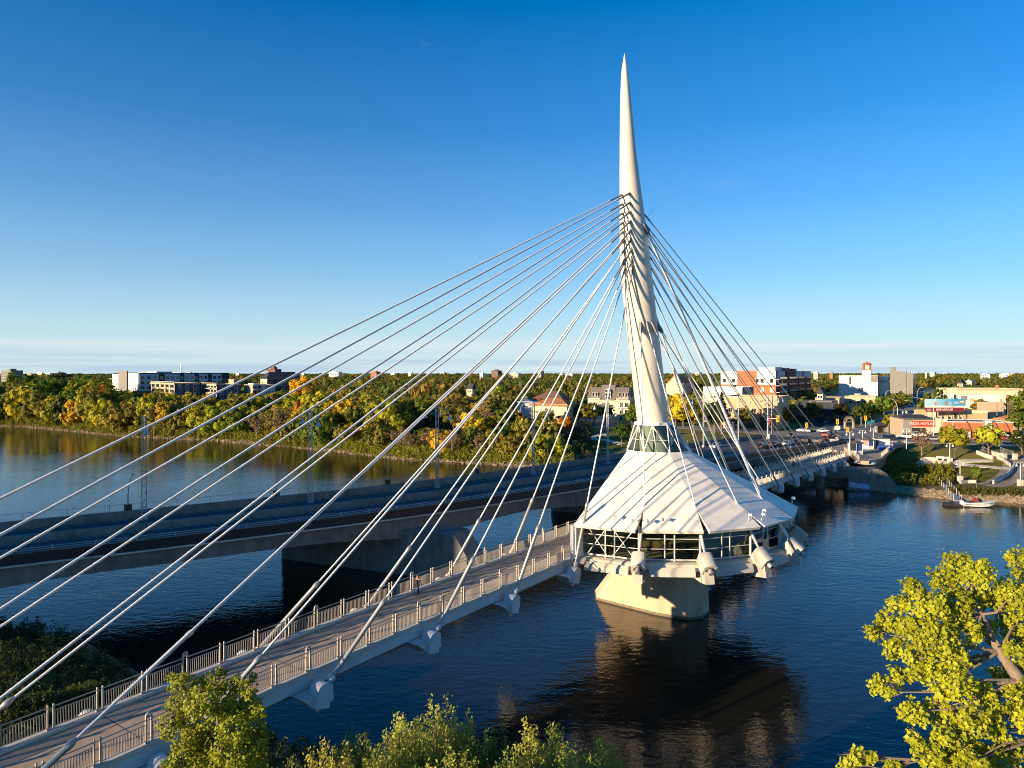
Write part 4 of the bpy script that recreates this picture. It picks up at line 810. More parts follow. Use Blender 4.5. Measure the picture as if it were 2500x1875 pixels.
B.top(.12, .3, .1, .4, 2.3, WHITEW); B.top(.3, .42, .05, .35, 2.0, GREYB); B.top(.5, .56, .0, .3, 1.6, WHITEW); prot(1760, 900, 1979, 962, 350)
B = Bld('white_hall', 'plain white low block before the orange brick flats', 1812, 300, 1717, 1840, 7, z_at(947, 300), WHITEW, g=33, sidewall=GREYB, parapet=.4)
B.front((.09,), B.h - 2.6, .9, 1.4, pane=WIN); B.fbox(.62, .9, B.h - 6.5, B.h - 2.2, CREAM, 1.2, 'porch'); 
for f_ in (.68, .76): window(B.o, -1.22, f_ * B.W, B.h - 3.9, 1.0, 1.1, R(-90))
B.top(.3, .5, .3, .45, 1.1, GREYB, 'roof_unit'); prot(1717, 945, 1840, 970, 298)
# tan corner shop with sign
B = Bld('corner_shop', 'tan two-storey corner shop with a dark script sign and brick piers', 1898, 262, 1765, 1912, 7, z_at(972, 262), TAN, g=33, D=20, parapet=.5)
B.fbox(-.01, 1.01, B.h - .2, B.h + .2, CREAM, .5, 'cornice'); B.fbox(.0, .32, B.h - 1, B.h + 1.0, TAN, .6, 'raised_front')
for f_ in (.42, .56, .7, .86): B.front((f_,), 7.0, 1.6, 1.7, split=1)
window(B.o, -.62, .17 * B.W, 7.0, 2.8, 2.2, R(-90), frame=FRAMED, split=1)
for f_ in (.04, .3): B.fbox(f_, f_ + .035, 0, 7.6, BRICK, 1.0, 'brick_pier')
B.fbox(.06, .3, 0.2, 4.6, DARK, .3, 'shopfront', ); B.fbox(.4, .95, .3, 3.6, BM('shop_dark', (.06, .045, .03)), .12, 'shopfront')
B.side((.5,), 7, 1.5, 1.8); prot(1768, 968, 1900, 1020, 258)
def text(s, size, m, parent, loc, rot, name='lettering', ext=.03):
    cu = bpy.data.curves.new(name, 'FONT'); cu.body = s; cu.size = size; cu.extrude = ext; cu.align_x = 'CENTER'; cu.align_y = 'CENTER'; cu.resolution_u = 2
    tmp = bpy.data.objects.new('tmp', cu); COL.objects.link(tmp); dg = bpy.context.evaluated_depsgraph_get(); me_ = bpy.data.meshes.new_from_object(tmp.evaluated_get(dg)); bpy.data.objects.remove(tmp); bpy.data.curves.remove(cu)
    me_.materials.clear(); me_.materials.append(m); o_ = link(name, me_, parent, loc); o_.rotation_euler = rot; return o_
text('Cibo', 1.25, BM('sign_navy', (.02, .025, .05)), B.o, (-.64, .17 * B.W, 9.3), (R(90), 0, R(-90)))
# dark shops in shade to its right
B = Bld('shop_row', 'row of dark brick shops with blue awning in the shade behind the lamp masts', 2046, 300, 1905, 2052, 7, z_at(985, 300), CHAR, g=24, D=26, sidewall=BRICKD)
for k in range(9): B.front(((k + .5) / 9,), 3.0, 1.9, 2.2, frame=FRAMED); B.front(((k + .5) / 9,), 6.0, 1.2, 1.5, frame=FRAMED)
for k, c in ((.72, (.05, .12, .35)), (.62, (.05, .12, .35)), (.3, (.25, .03, .04))):
    q = MB(); q.ext([(0, 0), (1.6, -.9), (1.6, -1.1), (0, -.2)], (0, k * B.W, 4.6), (-1, 0, 0), (0, 0, 1), (0, 1, 0), 2.4); q.build('awning', BM('awning_%d' % int(k * 100), c), B.o)
B.top(.1, .8, .1, .5, .5, TANS); B = Bld('tan_store', 'flat tan store with a flag on its front, deep in the shaded side street', 2049, 335, 1990, 2056, 7, z_at(974, 335), TANS, g=30, D=20); B.front((.2, .5, .8), B.h - 2.6, 1.4, 1.4); prot(1990, 972, 2046, 985, 330)
B = Bld('flat_store', 'tan flat-roofed stores in front of the white clock-tower building', 2138, 350, 2062, 2146, 7, z_at(970, 350), TANS, g=30, D=16, sidewall=TAN); B.front((.15, .35, .55, .8), B.h - 2.4, 1.6, 1.3); B.top(.2, .5, .5, .7, 1.6, TANS); B.fbox(0, 1, B.h - .8, B.h - .4, CREAM, .5, 'band'); prot(2062, 966, 2140, 984, 345)
# white civic block with lantern tower
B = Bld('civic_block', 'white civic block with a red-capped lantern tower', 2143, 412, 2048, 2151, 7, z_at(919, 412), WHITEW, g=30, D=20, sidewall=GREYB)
B.fbox(.0, .18, B.h - 3.4, B.h + .4, ROOFG, .12, 'roof_step')
for fr in ((.27, .33, .39, .45),): 
    B.front((.40, .46), 11.4, .95, 1.9, frame=FRAMED); B.front((.27, .33, .40, .46), 6.2, .95, 2.0, frame=FRAMED); B.front((.24, .3), 11.4, 1.2, 1.9, pane=FRAME)
B.front((.55,), B.h - 3, 2.0, 1.9, pane=WINL); B.fbox(.68, .73, B.h - 4.6, B.h - .1, DARK, .04, 'recess')
tw0, tw1 = .17, .40; zt_ = z_at(903, 412) - 7; q = MB(); cy = (tw0 + tw1) / 2 * B.W; wT = (tw1 - tw0) * B.W
q.box((wT / 2 - .2, cy, (B.h - 2 + zt_) / 2), (wT, wT, zt_ - B.h + 2)); tower2 = q.build('tower_shaft', WHITEW, B.o)
RED = BM('cap_red', (.36, .10, .05)); q = MB(); q.box((wT / 2 - .2, cy, zt_ + .15), (wT + 1.0, wT + 1.0, .35)); q.build('cornice', RED, B.o)
q = MB()
for sx_ in (-1, 1):
    for sy_ in (-1, 1): q.box((wT / 2 - .2 + sx_ * wT * .36, cy + sy_ * wT * .36, zt_ + 1.6), (wT * .16, wT * .16, 2.7))
q.build('lantern_posts', RED, B.o); q = MB(); q.box((wT / 2 - .2, cy, zt_ + 1.6), (wT * .55, wT * .55, 2.7)); q.build('lantern', CREAM, B.o)
q = MB(); q.lathe([(wT * .58, 0), (wT * .56, .25), (wT * .44, .9), (wT * .24, 1.35), (.25, 1.5), (.2, 2.3), (0, 2.6)], (wT / 2 - .2, cy, zt_ + 2.9), 16); q.build('cap', RED, B.o); prot(2048, 880, 2150, 972, 408)
B = Bld('white_wing', 'white wing with faint lettering beside the lantern-tower block', 2168, 424, 2135, 2175, 7, z_at(920, 424), WHITEW, g=30, D=18, sidewall=GREYB); text('Caisse', 2.3, BM('sign_grey', (.25, .23, .2)), B.o, (-.06, .45 * B.W, B.h - 2.6), (R(90), 0, R(-90))); B.front((.3, .7), 8, 1.6, 1.6); prot(2135, 918, 2174, 960, 420)
B = Bld('grey_block', 'plain grey-brown tall block with rooftop masts behind the boulevard trees', 2212, 490, 2173, 2219, 7, z_at(908, 490), GREYB, g=30, D=14, parapet=.5); B.top(.1, .9, .7, 1.0, 3.4, GREYB)
B.side((.5,), 14, 1.2, 2)
for k in range(4): B.top(.2, .25, .08 + .14 * k, .1 + .14 * k, 2.2, LAMPM, 'antenna')
prot(2172, 900, 2222, 952, 486)
B = Bld('grey_annex', 'lower grey annex with a blue glass edge beside the tall grey block', 2229, 488, 2213, 2236, 7, z_at(914, 488), GREYB, g=30, sidewall=BM('glass_blue', (.06, .13, .22), rough=.2)); 
for lv in range(4, 20, 3): B.side((.3, .7), lv, 2.4, 2.2, frame=FRAMED)
for k in range(3): B.top(.3, .4, .1 + .3 * k, .15 + .3 * k, 3.2, LAMPW, 'antenna')
prot(2213, 906, 2238, 950, 484)
# strip of shops on the right
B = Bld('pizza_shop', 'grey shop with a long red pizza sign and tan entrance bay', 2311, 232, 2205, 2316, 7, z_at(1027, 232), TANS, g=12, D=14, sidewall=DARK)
B.fbox(.27, .80, B.h - 1.95, B.h - .25, BM('sign_red', (.52, .03, .025)), .35, 'sign_board'); text('PIZZA HOTLINE', 1.05, FRAME, B.o, (-.38, .56 * B.W, B.h - 1.08), (R(90), 0, R(-90)))
B.fbox(.0, .26, 0, B.h + .7, CREAM, .6, 'entrance_bay'); B.fbox(.1, .18, .1, 2.6, DARK, .62, 'doorway'); B.fbox(.30, .46, .6, 2.9, WINL, .06, 'shop_window'); B.fbox(.48, .8, .4, 3.0, WIN, .06, 'shop_window'); B.fbox(.8, 1.0, 0, B.h + .1, GREYB, .2, 'grey_end')
q = MB(); q.add([(-.6, .24 * B.W, B.h + .3), (-.6, 1.02 * B.W, B.h + .3), (7, .85 * B.W, B.h + 1.6), (7, .4 * B.W, B.h + 1.6), (14, .24 * B.W, B.h + .3), (14, 1.02 * B.W, B.h + .3)], [(0, 3, 2, 1), (4, 5, 2, 3), (1, 2, 5), (0, 4, 3)]); q.build('hip_roof', ROOFD, B.o); prot(2204, 1020, 2312, 1064, 228)
B = Bld('brick_shops', 'orange brick shop strip with pointed gables and white bay windows', 2474, 226, 2313, 2478, 7, z_at(1032, 226), BRICK, g=8, D=14, roofm=FRAME, parapet=.25)
for f0 in (.64, .22, .06):
    c = f0 + .08; w_ = .13 * B.W; q = MB(); q.ext([(-w_ / 2, 1.6), (w_ / 2, 1.6), (w_ / 2, 3.0), (0, B.h + .5), (-w_ / 2, 3.0)], (-.5, c * B.W, 0), (0, 1, 0), (0, 0, 1), (1, 0, 0), .55); q.build('gable_front', BRICK, B.o)
    q = MB(); q.box((-.55, c * B.W, 1.35), (.5, w_ * .9, 1.9)); bw_ = q.build('window', FRAME, B.o)
    for s_ in (-.3, 0, .3): MB().box((-.82, (c * B.W) + s_ * w_, 1.4), (.05, w_ * .25, 1.5)).build('pane', WINL, bw_)
B.fbox(.33, .46, 0, B.h + .9, BM('siding_mauve', (.30, .22, .20)), .7, 'entrance_tower'); B.fbox(.345, .445, B.h - 2.2, B.h + .6, FRAME, .85, 'sign_panel'); B.fbox(.35, .39, .05, 2.3, FRAME, .8, 'door'); B.fbox(.9, .93, 0, B.h, TAN, .2, 'tile_column'); B.side((.5,), 2, 1, 1); prot(2311, 1028, 2476, 1064, 222)
B = Bld('billboard_building', 'tan brick building with white sash windows under the billboard', 2411, 284, 2264, 2418, 7, z_at(1008, 284), TAN, g=10, D=14)
B.fbox(0, .34, B.h - .1, B.h + 1.0, CREAM, .15, 'raised_end'); B.front((.74, .82), B.h - 2.5, 1.2, 1.9, split=1); B.front((.63, .45), B.h - 2.5, 1.2, 2.0); B.front((.18,), B.h - 3.5, 2.2, .8, frame=FRAMED); B.fbox(.52, .55, 0, B.h, DARK, .1, 'downpipe'); B.fbox(.87, 1, 0, B.h + .3, CREAM, .8, 'corner_bay')
B.fbox(0, .34, B.h + .85, B.h + 1.1, BLUEG, .3, 'blue_coping'); prot(2262, 1004, 2412, 1032, 280)
# billboard
Yb = 281.0; bx0, bx1 = col_at(2259, Yb), col_at(2358, Yb); bw_ = bx1 - bx0; zb0, zb1 = z_at(995, Yb), z_at(974, Yb)
bb = thing('billboard', 'turquoise advertising billboard over a dark red welcome banner', 'billboard', ((bx0 + bx1) / 2, Yb, 7))
m, n, b = nodes_of('billboard_print'); tc = n.nodes.new('ShaderNodeTexCoord'); sp = n.nodes.new('ShaderNodeSeparateXYZ'); n.links.new(tc.outputs['Generated'], sp.inputs[0]); rp = n.nodes.new('ShaderNodeValToRGB'); el = rp.color_ramp.elements
el[0].color = (.33, .66, .72, 1); el[1].color = (.02, .28, .50, 1); el[0].position = .1; el[1].position = .75; n.links.new(sp.outputs['X'], rp.inputs[0]); n.links.new(rp.outputs[0], b.inputs['Base Color']); b.inputs['Roughness'].default_value = .6
q = MB(); q.box((0, .25, (zb0 + zb1) / 2 - 7), (bw_, .3, zb1 - zb0)); q.build('board', FRAME, bb)
q = MB(); q.box((0, .08, (zb0 + zb1) / 2 - 7 + .35), (bw_ - .1, .03, zb1 - zb0 - .75)); q.build('poster', m, bb)
zc_ = (zb0 + zb1) / 2 - 7
for (x_, w_, h_, c, z_) in ((-.25, 1.5, 1.7, (.55, .26, .18), .1), (.02, 1.3, 1.8, (.30, .22, .20), .12), (.12, 1.6, 1.6, (.30, .42, .60), .05)):
    q = MB(); n_ = 12; q.add([(x_ * bw_ + w_ / 2 * math.cos(a), .055, zc_ + z_ - .1 + h_ / 2 * math.sin(a) * (1 if math.sin(a) > 0 else .9)) for a in np.linspace(0, 2 * math.pi, n_, endpoint=False)], [tuple(range(n_ - 1, -1, -1))]); q.build('poster_figure', BM('ad_%d' % int(x_ * 100 + 50), c), bb)
for (x_, z_, w_) in ((-.4, .7, 1.8), (-.4, .3, 1.5), (.27, .55, 2.4), (.27, .2, 1.8), (.27, -.15, 2.2)): MB().box((x_ * bw_, .055, zc_ + z_), (w_, .02, .13)).build('poster_line', FRAME, bb)
MB().box((.41 * bw_, .05, zc_ + .45), (2.0, .025, 1.7)).build('poster_patch', BM('ad_grey', (.22, .25, .25)), bb); MB().box((.41 * bw_, .03, zc_ + .6), (1.3, .02, .5)).build('poster_logo', FRAME, bb)
for k in range(5): MB().box((.13 * bw_ + k * .38, .06, zc_ - 1.25), (.2, .02, .16)).build('poster_mark', DARK, bb)
zr0, zr1 = z_at(1005.5, Yb), z_at(995.5, Yb); q = MB(); q.box((-.1, .3, (zr0 + zr1) / 2 - 7), (bw_ * .94, .24, zr1 - zr0)); q.build('banner', mat('banner_red', (.20, .02, .03), .6, var=.5, scale=.3), bb)
text('BIENVENUE!', 1.22, FRAME, bb, (-.02 * bw_, .16, (zr0 + zr1) / 2 - 7 + .05), (R(90), 0, 0))
for z_ in (.3, 0, -.3): MB().box((-.40 * bw_, .165, (zr0 + zr1) / 2 - 7 + z_), (1.6, .02, .1)).build('banner_line', FRAME, bb)
for x_ in (-.3, .1, .38):
    q = MB(); q.tube([(x_ * bw_, .9, 0), (x_ * bw_, .9, zb1 - 7.2)], .14, 8); q.build('post', DARK, bb)
prot(2256, 970, 2362, 1006, 278)
B = Bld('white_warehouse', 'long white rendered warehouse wall behind the billboard', 2456, 330, 2346, 2462, 7, z_at(967, 330), WHITEW, g=8, D=22, roofm=WHITEW)
for f_, z_ in ((.75, -2), (.58, -2.2), (.1, -2.2)): B.front((f_,), B.h + z_, 1.6, 2.0, pane=TAN)
B.front((.27,), B.h - 4, 2.0, .7, frame=FRAMED); B.fbox(.86, 1.0, B.h - 2, B.h + .02, ROOFG, .1, 'sloped_roof'); prot(2346, 965, 2456, 990, 326)
B = Bld('tan_hall', 'long tan brick hall behind the white warehouse', 2497, 400, 2334, 2530, 7, z_at(951, 400), CREAM, g=8, D=25, roofm=CREAM); B.front((.22, .35, .5, .62), B.h - 4.5, 2.4, 2.6, frame=FRAMED); B.fbox(.2, .5, B.h - 6, B.h - 3.4, BRICK, .2, 'brick_panel'); B.fbox(0, 1, B.h - .4, B.h + .2, TAN, .3, 'cornice'); B.top(.1, .2, .32, .34, 2.5, BRICK, 'chimney'); prot(2336, 948, 2500, 968, 396)
B = Bld('tan_annex', 'square tan rendered annex in part shade right of the billboard', 2452, 300, 2414, 2458, 7, z_at(986, 300), TANS, g=8, D=10); B.side((.5,), 4, 1, 1.5); prot(2414, 984, 2454, 1020, 296)
B = Bld('corner_house', 'low house with a red-brown roof at the right edge', 2520, 262, 2468, 2540, 7, z_at(1028, 262), TANS, g=8, D=12); B.hip(1.6, ROOFR, .6); B.front((.2, .5, .8), 2, 1.2, 1.2)
# far skyline blocks
for (x0, x1, yt, Y, wl, nm) in ((1200, 1219, 905, 1500, BRICKD, 'far red and white tower block left of the mansard flats'), (1314, 1324, 906, 1700, TANS, 'slim far tan block on the skyline'), (803, 829, 908, 1900, WHITEW, 'pale far block on the left skyline'), (905, 922, 908, 1600, BRICK, 'small far brick block on the left skyline'), (1171, 1182, 912, 1700, WHITEW, 'tiny white far block left of the red tower block'), (1244, 1268, 912, 1800, CREAM, 'low cream far block right of the red tower block'), (1986, 2000, 910, 1300, CREAM, 'cream far tower pair between the brick flats and civic block'), (2025, 2036, 912, 1300, BRICK, 'orange far block left of the civic block'), (2258, 2266, 912, 1500, CREAM, 'cream far slab right of the grey block'), (2394, 2420, 914, 1700, WHITEW, 'pale far sheds near the right skyline'), (2440, 2462, 914, 1800, WHITEW, 'pale far warehouse at the right skyline'), (3, 29, 905, 900, GREYB, 'grey far block at the left edge of the skyline')):
    B = Bld('far_block', nm, x1 - 3, Y, x0, x1, 7, z_at(yt, Y), wl, g=33, D=14)
    for lv in range(3): B.front([(k + .5) / 5 for k in range(5)], B.h - 3 - 4 * lv, B.W / 5 * .5, 2.2)
    B.top(.2, .7, .3, .7, 2.5, wl); prot(x0, yt - 4, x1, yt + 5, Y - 5)
random.seed(77)
for k in range(26):
    px = random.choice([random.uniform(60, 1500), random.uniform(1650, 2490)]); Y = random.uniform(1900, 4200); wpx = random.uniform(5, 16); B = Bld('skyline_block', 'tiny pale building on the far skyline', px + wpx * .7, Y, px, px + wpx, 8, z_at(random.uniform(908.5, 913), Y), random.choice([WHITEW, CREAM, TANS, WHITEW]), g=random.choice([25, 33, 40])); B.o['group'] = 'tiny pale buildings of the far skyline'; B.front((.3, .7), B.h - 4, B.W * .2, 3)
for (px, py, Y, lab) in ((2345, 930, 700, 'white gabled roof among the boulevard canopy'), (2366, 926, 900, 'small pale pair of gables far in the canopy'), (1147, 943, 420, 'white gabled cottage among dark trees left of the house'), (2003, 955, 330, 'pale peaked cottage beside the brick flats')):
    B = Bld('cottage', lab, px + 6, Y, px - 8, px + 14, 7, z_at(py + 6, Y), CREAM, g=40); B.hip(3, ROOFD if Y < 800 else WHITEW, .5, .05); B.front((.3, .7), B.h - 1.6, 1.2, 1.3); prot(px - 8, py, px + 12, py + 8, Y - 4)
# unseen slab added off to the left to cast shade over the road bridge
of = thing('shade_caster_slab', 'unseen tall slab added on the near bank to shade the road bridge', 'building', BW(-60, 116, 4), BETA)
MB().box((-9, 31, 23.5), (18, 62, 49)).build('wall', TANS, of)
wm = MB().box((0, 0, 0), (.06, 2.6, 1.8)).mesh('window', WIN)
for r_ in range(4):
    for c in range(14): link('window', wm, of, (.02, 3 + c * 4.1, 6 + r_ * 10))
MB().box((-9, 31, 49), (14, 30, 3)).build('roof_box', GREYB, of)
# ------------------------------------------------------------------ vehicles
PAINTC = objcol('car_paint', .25, .0, .5, .6); TYRE = mat('tyre', (.015, .015, .015), .85); RIM = mat('wheel_rim', (.35, .35, .36), .3, metal=.8); CGL = mat('car_glass', (.015, .018, .022), .05, spec=.8); TAIL = mat('tail_light', (.45, .02, .015), .3); HEAD = mat('head_light', (.75, .75, .7), .15)
CARS = {'sedan': (4.6, 1.8, [(-2.3, .35), (2.3, .35), (2.28, .68), (1.9, .86), (1.05, .95), (-1.5, .97), (-2.2, .93), (-2.3, .7)], [(1.0, .93), (.25, 1.42), (-.95, 1.44), (-1.7, .95)]),
        'suv': (4.7, 1.9, [(-2.3, .4), (2.35, .4), (2.33, .85), (2.05, 1.0), (1.25, 1.08), (-2.2, 1.1), (-2.33, .9)], [(1.2, 1.06), (.55, 1.68), (-1.9, 1.72), (-2.22, 1.1)]),
        'pickup': (5.6, 1.95, [(-2.8, .45), (2.8, .45), (2.78, .98), (2.5, 1.1), (1.3, 1.15), (1.2, 1.12), (-2.8, 1.12)], [(1.25, 1.12), (.6, 1.78), (-.7, 1.8), (-.85, 1.12)])}
CM = {}
def car_parts(k):
    if k in CM: return CM[k]
    Ln, w_, body, cab = CARS[k]; q = MB()
    def ext2(q, poly, w0, w1, mi=0):
        n_ = len(poly); zs_ = [z for _, z in poly]; lo, hi = min(zs_), max(zs_); vs_ = []
        for s_ in (-1, 1):
            for x, z in poly: ww = w0 + (w1 - w0) * (z - lo) / (hi - lo); vs_.append((x, s_ * ww / 2, z))
        q.add(vs_, [tuple(range(n_)), tuple(range(2 * n_ - 1, n_ - 1, -1))] + [((i + 1) % n_, i, i + n_, (i + 1) % n_ + n_) for i in range(n_)], mi)
    ext2(q, body, w_, w_ * .96)
    roof = [(cab[1][0] - .05, cab[1][1] - .06), (cab[1][0] - .12, cab[1][1] + .02), (cab[2][0] + .1, cab[2][1] + .02), (cab[2][0] - .02, cab[2][1] - .06)]; ext2(q, roof, w_ * .76, w_ * .74)
    for (a, b_) in ((cab[0], cab[1]), (cab[2], cab[3])):
        for s_ in (-1, 1): q.tube([(a[0], s_ * w_ * .46, a[1]), (b_[0], s_ * w_ * .37, b_[1])] if a is cab[0] else [(a[0], s_ * w_ * .37, a[1]), (b_[0], s_ * w_ * .46, b_[1])], .045, 4)
    if k == 'pickup': 
        for s_ in (-1, 1): q.box((-1.8, s_ * .9, 1.18), (1.95, .1, .14))
    bm = q.mesh('body', PAINTC); q = MB(); ext2(q, cab, w_ * .93, w_ * .74); gm = q.mesh('windows', CGL)
    q = MB(); q.tube([(0, -.11, 0), (0, .11, 0)], .34, 14); wm_ = q.mesh('wheel', TYRE); q = MB(); q.tube([(0, -.125, 0), (0, .125, 0)], .2, 10); rm = q.mesh('rim', RIM)
    tl = MB().box((0, 0, 0), (.06, .32, .18)).mesh('tail_light', TAIL); hl = MB().box((0, 0, 0), (.1, .38, .14)).mesh('headlight', HEAD); CM[k] = (bm, gm, wm_, rm, tl, hl); return CM[k]
def car(kind, label, X, Y, z, bear, colr, name=None):
    Ln, w_, body, cab = CARS[kind]; bm, gm, wm_, rm, tl, hl = car_parts(kind)
    c = thing(name or {'sedan': 'sedan_car', 'suv': 'suv_car', 'pickup': 'pickup_truck'}[kind], label, 'truck' if kind == 'pickup' else 'car', (X, Y, z), R(90 - bear), 'cars and trucks on the streets')
    b_ = link('body', bm, c); b_.color = (*colr, 1); link('windows', gm, c)
    for sx_ in (-1, 1):
        for sy_ in (-1, 1): q_ = link('wheel', wm_, c, (sx_ * Ln * .31, sy_ * (w_ / 2 - .1), .34)); link('rim', rm, q_)
    for sy_ in (-1, 1): link('tail_light', tl, c, (-Ln / 2 - .0, sy_ * (w_ / 2 - .25), .82 if kind == 'sedan' else .98)); link('headlight', hl, c, (Ln / 2 - .06, sy_ * (w_ / 2 - .3), .68 if kind == 'sedan' else .8))
    return c
BLK, WHT, SIL, REDC, ORG, BLU, GRY = (.012, .012, .014), (.75, .73, .69), (.35, .35, .35), (.35, .02, .015), (.55, .10, .02), (.03, .05, .12), (.09, .09, .1)
def on_road(px, py):
    z = 7.2
    for _ in range(6): X, Y = at(px, py, z); z = zr(Y) if Y < 205 else 7.065
    return X, Y, z + .012
for (k, px, py, bear, c, lab) in (('sedan', 1749, 1094, 225, WHT, 'white car alone on the far lanes right of the tower'), ('suv', 1861, 1096, 42, BLK, 'last black car of the queue on the near lanes'), ('suv', 1894, 1092, 42, BLK, 'black car with lit red tail lamps, second from the back of the queue'), ('sedan', 1923, 1088, 42, WHT, 'white car between black cars in the queue'), ('sedan', 1947, 1085, 42, BLK, 'black low car ahead of the white one in the queue'), ('pickup', 1973, 1080, 42, BLK, 'dark pickup in the middle of the queue'), ('pickup', 1998, 1081, 42, GRY, 'dark grey pickup at the nearer lane of the queue'), ('suv', 2018, 1077, 42, REDC, 'red car beside the silver one near the head of the queue'), ('suv', 2044, 1075, 42, SIL, 'silver wagon at the head of the near lane'), ('suv', 2019, 1066, 42, ORG, 'orange car in the middle of the junction'), ('suv', 2031, 1064, 42, REDC, 'red car just ahead of the orange one'), ('sedan', 1931, 1068, 205, BLK, 'black car by itself on the far lanes before the junction'), ('sedan', 1962, 1055, 120, WHT, 'white car crossing at the far side of the junction'), ('suv', 1992, 1053, 120, BLK, 'black car behind the white one crossing the junction'), ('sedan', 2011, 1056, 120, WHT, 'silver-white car waiting beyond the orange car'), ('suv', 2026, 1051, 120, BLK, 'black boxy car behind the flower bed')):
    X, Y, z = on_road(px, py); car(k, lab, X, Y, z, bear, c)
for i, (px, py) in enumerate(((2006, 1038), (2016, 1034), (2024, 1031.5), (2033, 1028.5), (2042, 1026), (2053, 1023.5))):
    X, Y = at(px, py, 7.05); car('sedan' if i % 2 else 'suv', ('nearest', 'second', 'third', 'fourth', 'fifth', 'farthest')[i] + ' of the cars parked in shade along the side street', X, Y, 7.06, 29, (BLU, SIL, GRY, BLU, SIL, BLK)[i])
for (k, px, py, bear, c, lab) in (('pickup', 2212, 1071, 285, WHT, 'white pickup with open bed, nearer of the two before the pizza shop'), ('pickup', 2236, 1067, 285, WHT, 'white pickup behind the nearer white one'), ('suv', 2166, 1074, 265, BLK, 'black car behind the white shed'), ('sedan', 2276, 1076, 270, SIL, 'silver car behind the bare brown shrub tree'), ('sedan', 2281, 1068, 270, GRY, 'dark car parked by the shop entrance'), ('sedan', 2456, 1092, 270, SIL, 'silver car parked above the park steps'), ('sedan', 2450, 1074, 180, REDC, 'dark red car facing out before the brick shops'), ('suv', 2484, 1073, 180, WHT, 'white car at the right edge of the car park'), ('sedan', 2246, 1017, 250, WHT, 'white van on the far carriageway left of the billboard'), ('suv', 2258, 1012, 250, BLU, 'blue car on the far carriageway left of the billboard'), ('suv', 2236, 1013, 250, WHT, 'white truck at the far lights left of the billboard')):
    X, Y = at(px, py, 7.05); car(k, lab, X, Y, 7.07, bear, c)
for (px, py, c, lab) in ((1372, 1044, REDC, 'red parked car right of the wooden pole'), (1390, 1045, REDC, 'second red parked car, in the small lot by the cream house'), (1352, 1040, GRY, 'grey parked car left of the wooden pole'), (1386, 1036, WHT, 'white parked car behind the red ones')):
    X, Y, z = gp(px, py); car('sedan', lab, X, Y, max(z, 7.06 if z > 6.9 else z) + .03, 80, c)
# ------------------------------------------------------------------ street furniture
def pole_thing(name, label, cat, X, Y, z, group=None): return thing(name, label, cat, (X, Y, z), 0, group)
for (px, py, yt, Z_, lab, kind) in ((1969, 1050, 1033, None, 'yellow traffic light on a white post at the near junction corner', 1), (2044, 1053, 1024, None, 'yellow traffic light above a white notice on the flower island', 1), (2113, 1044, 1016, None, 'yellow traffic light under the boulevard trees', 0), (2069, 1055, 1044, None, 'small yellow signal box beside the stone arch', 0), (2250, 1015, 973, 7, 'yellow traffic light on a curved arm left of the billboard', 2), (2319, 1005, 964, 7, 'yellow traffic light above the right part of the billboard', 2), (2289, 1006, 968, 7, 'yellow traffic light above the middle of the billboard', 2)):
    X, Y = at(px, py, 7.05); o_ = pole_thing('traffic_light', lab, 'traffic light', X, Y, 7.05, 'yellow traffic lights'); zt_ = z_at(yt, Y) - 7.05; q = MB(); q.tube([(0, 0, 0), (0, 0, zt_)], .09, 8); q.build('pole', LAMPW, o_)
    q = MB(); q.box((0, -.16, zt_ - .75), (.95, .22, 1.9)); hd = q.build('signal_head', YELLOW, o_)
    for k in range(3): MB().tube([(0, -.29, zt_ - .2 - .5 * k), (0, -.25, zt_ - .2 - .5 * k)], .16, 10).build('lens', DARK, hd)
    if kind == 1: MB().box((0, -.12, zt_ - 3.0), (2.0, .06, 1.4)).build('notice_plate', LAMPW, o_)
    if kind == 2: q = MB(); q.tube([(0, 0, zt_ - .4), (-1.5, 0, zt_ + .3), (-4, 0, zt_ + .5)], .07, 6); q.build('arm', LAMPW, o_)
m_ = [o for o in bpy.data.objects if o.get('label', '').startswith('lattice lamp mast, left of the red')][0]
o_ = thing('traffic_light', 'yellow traffic light on a white arm across the shop front', 'traffic light', m_.location, 0, 'yellow traffic lights'); zz = z_at(1022, m_.location.y) - m_.location.z
q = MB(); q.tube([(.1, 0, zz), (2.6, -.3, zz)], .16, 8); q.build('arm', LAMPW, o_); MB().box((3.0, -.4, zz), (.95, .3, 2.1)).build('signal_head', YELLOW, o_)
MB().box((0, -.4, z_at(1065, m_.location.y) - m_.location.z), (.7, .35, 1.6)).build('control_box', LAMPW, o_)
m_ = [o for o in bpy.data.objects if 'rightmost of the row' in o.get('label', '')][0]
o_ = thing('street_banner', 'red and white banner hung from the rightmost lamp mast', 'banner', m_.location, 0); zz = z_at(1027, m_.location.y) - m_.location.z
MB().box((-.75, -.3, zz), (1.1, .04, 2.9)).build('cloth', mat('banner_pink', (.55, .12, .10), .8, var=.5, scale=.6), o_); MB().box((-.75, -.3, zz + 1.5), (1.3, .06, .06)).build('rod', LAMPM, o_)
def arch_lamp(px, pyb, yt, dx, lab, z=7.05, lean=0):
    X, Y = at(px, pyb, z); o_ = pole_thing('arched_lamp', lab, 'street lamp', X, Y, z, 'arched street lamps of the boulevard'); h_ = z_at(yt, Y) - z; q = MB()
    pts = [(0, 0, 0), (0, 0, h_ * .7)] + [(dx * (1 - math.cos(a)), 0, h_ * .7 + h_ * .3 * math.sin(a)) for a in np.linspace(.2, 1.5, 7)]; q.tube(pts, [.12, .1] + [.07] * 7, 8); q.build('pole', LAMPW, o_); q = MB(); q.box((dx * 1.1, 0, h_), (abs(dx) * .3 + .5, .28, .12)); q.build('lamp_head', LAMPW, o_)
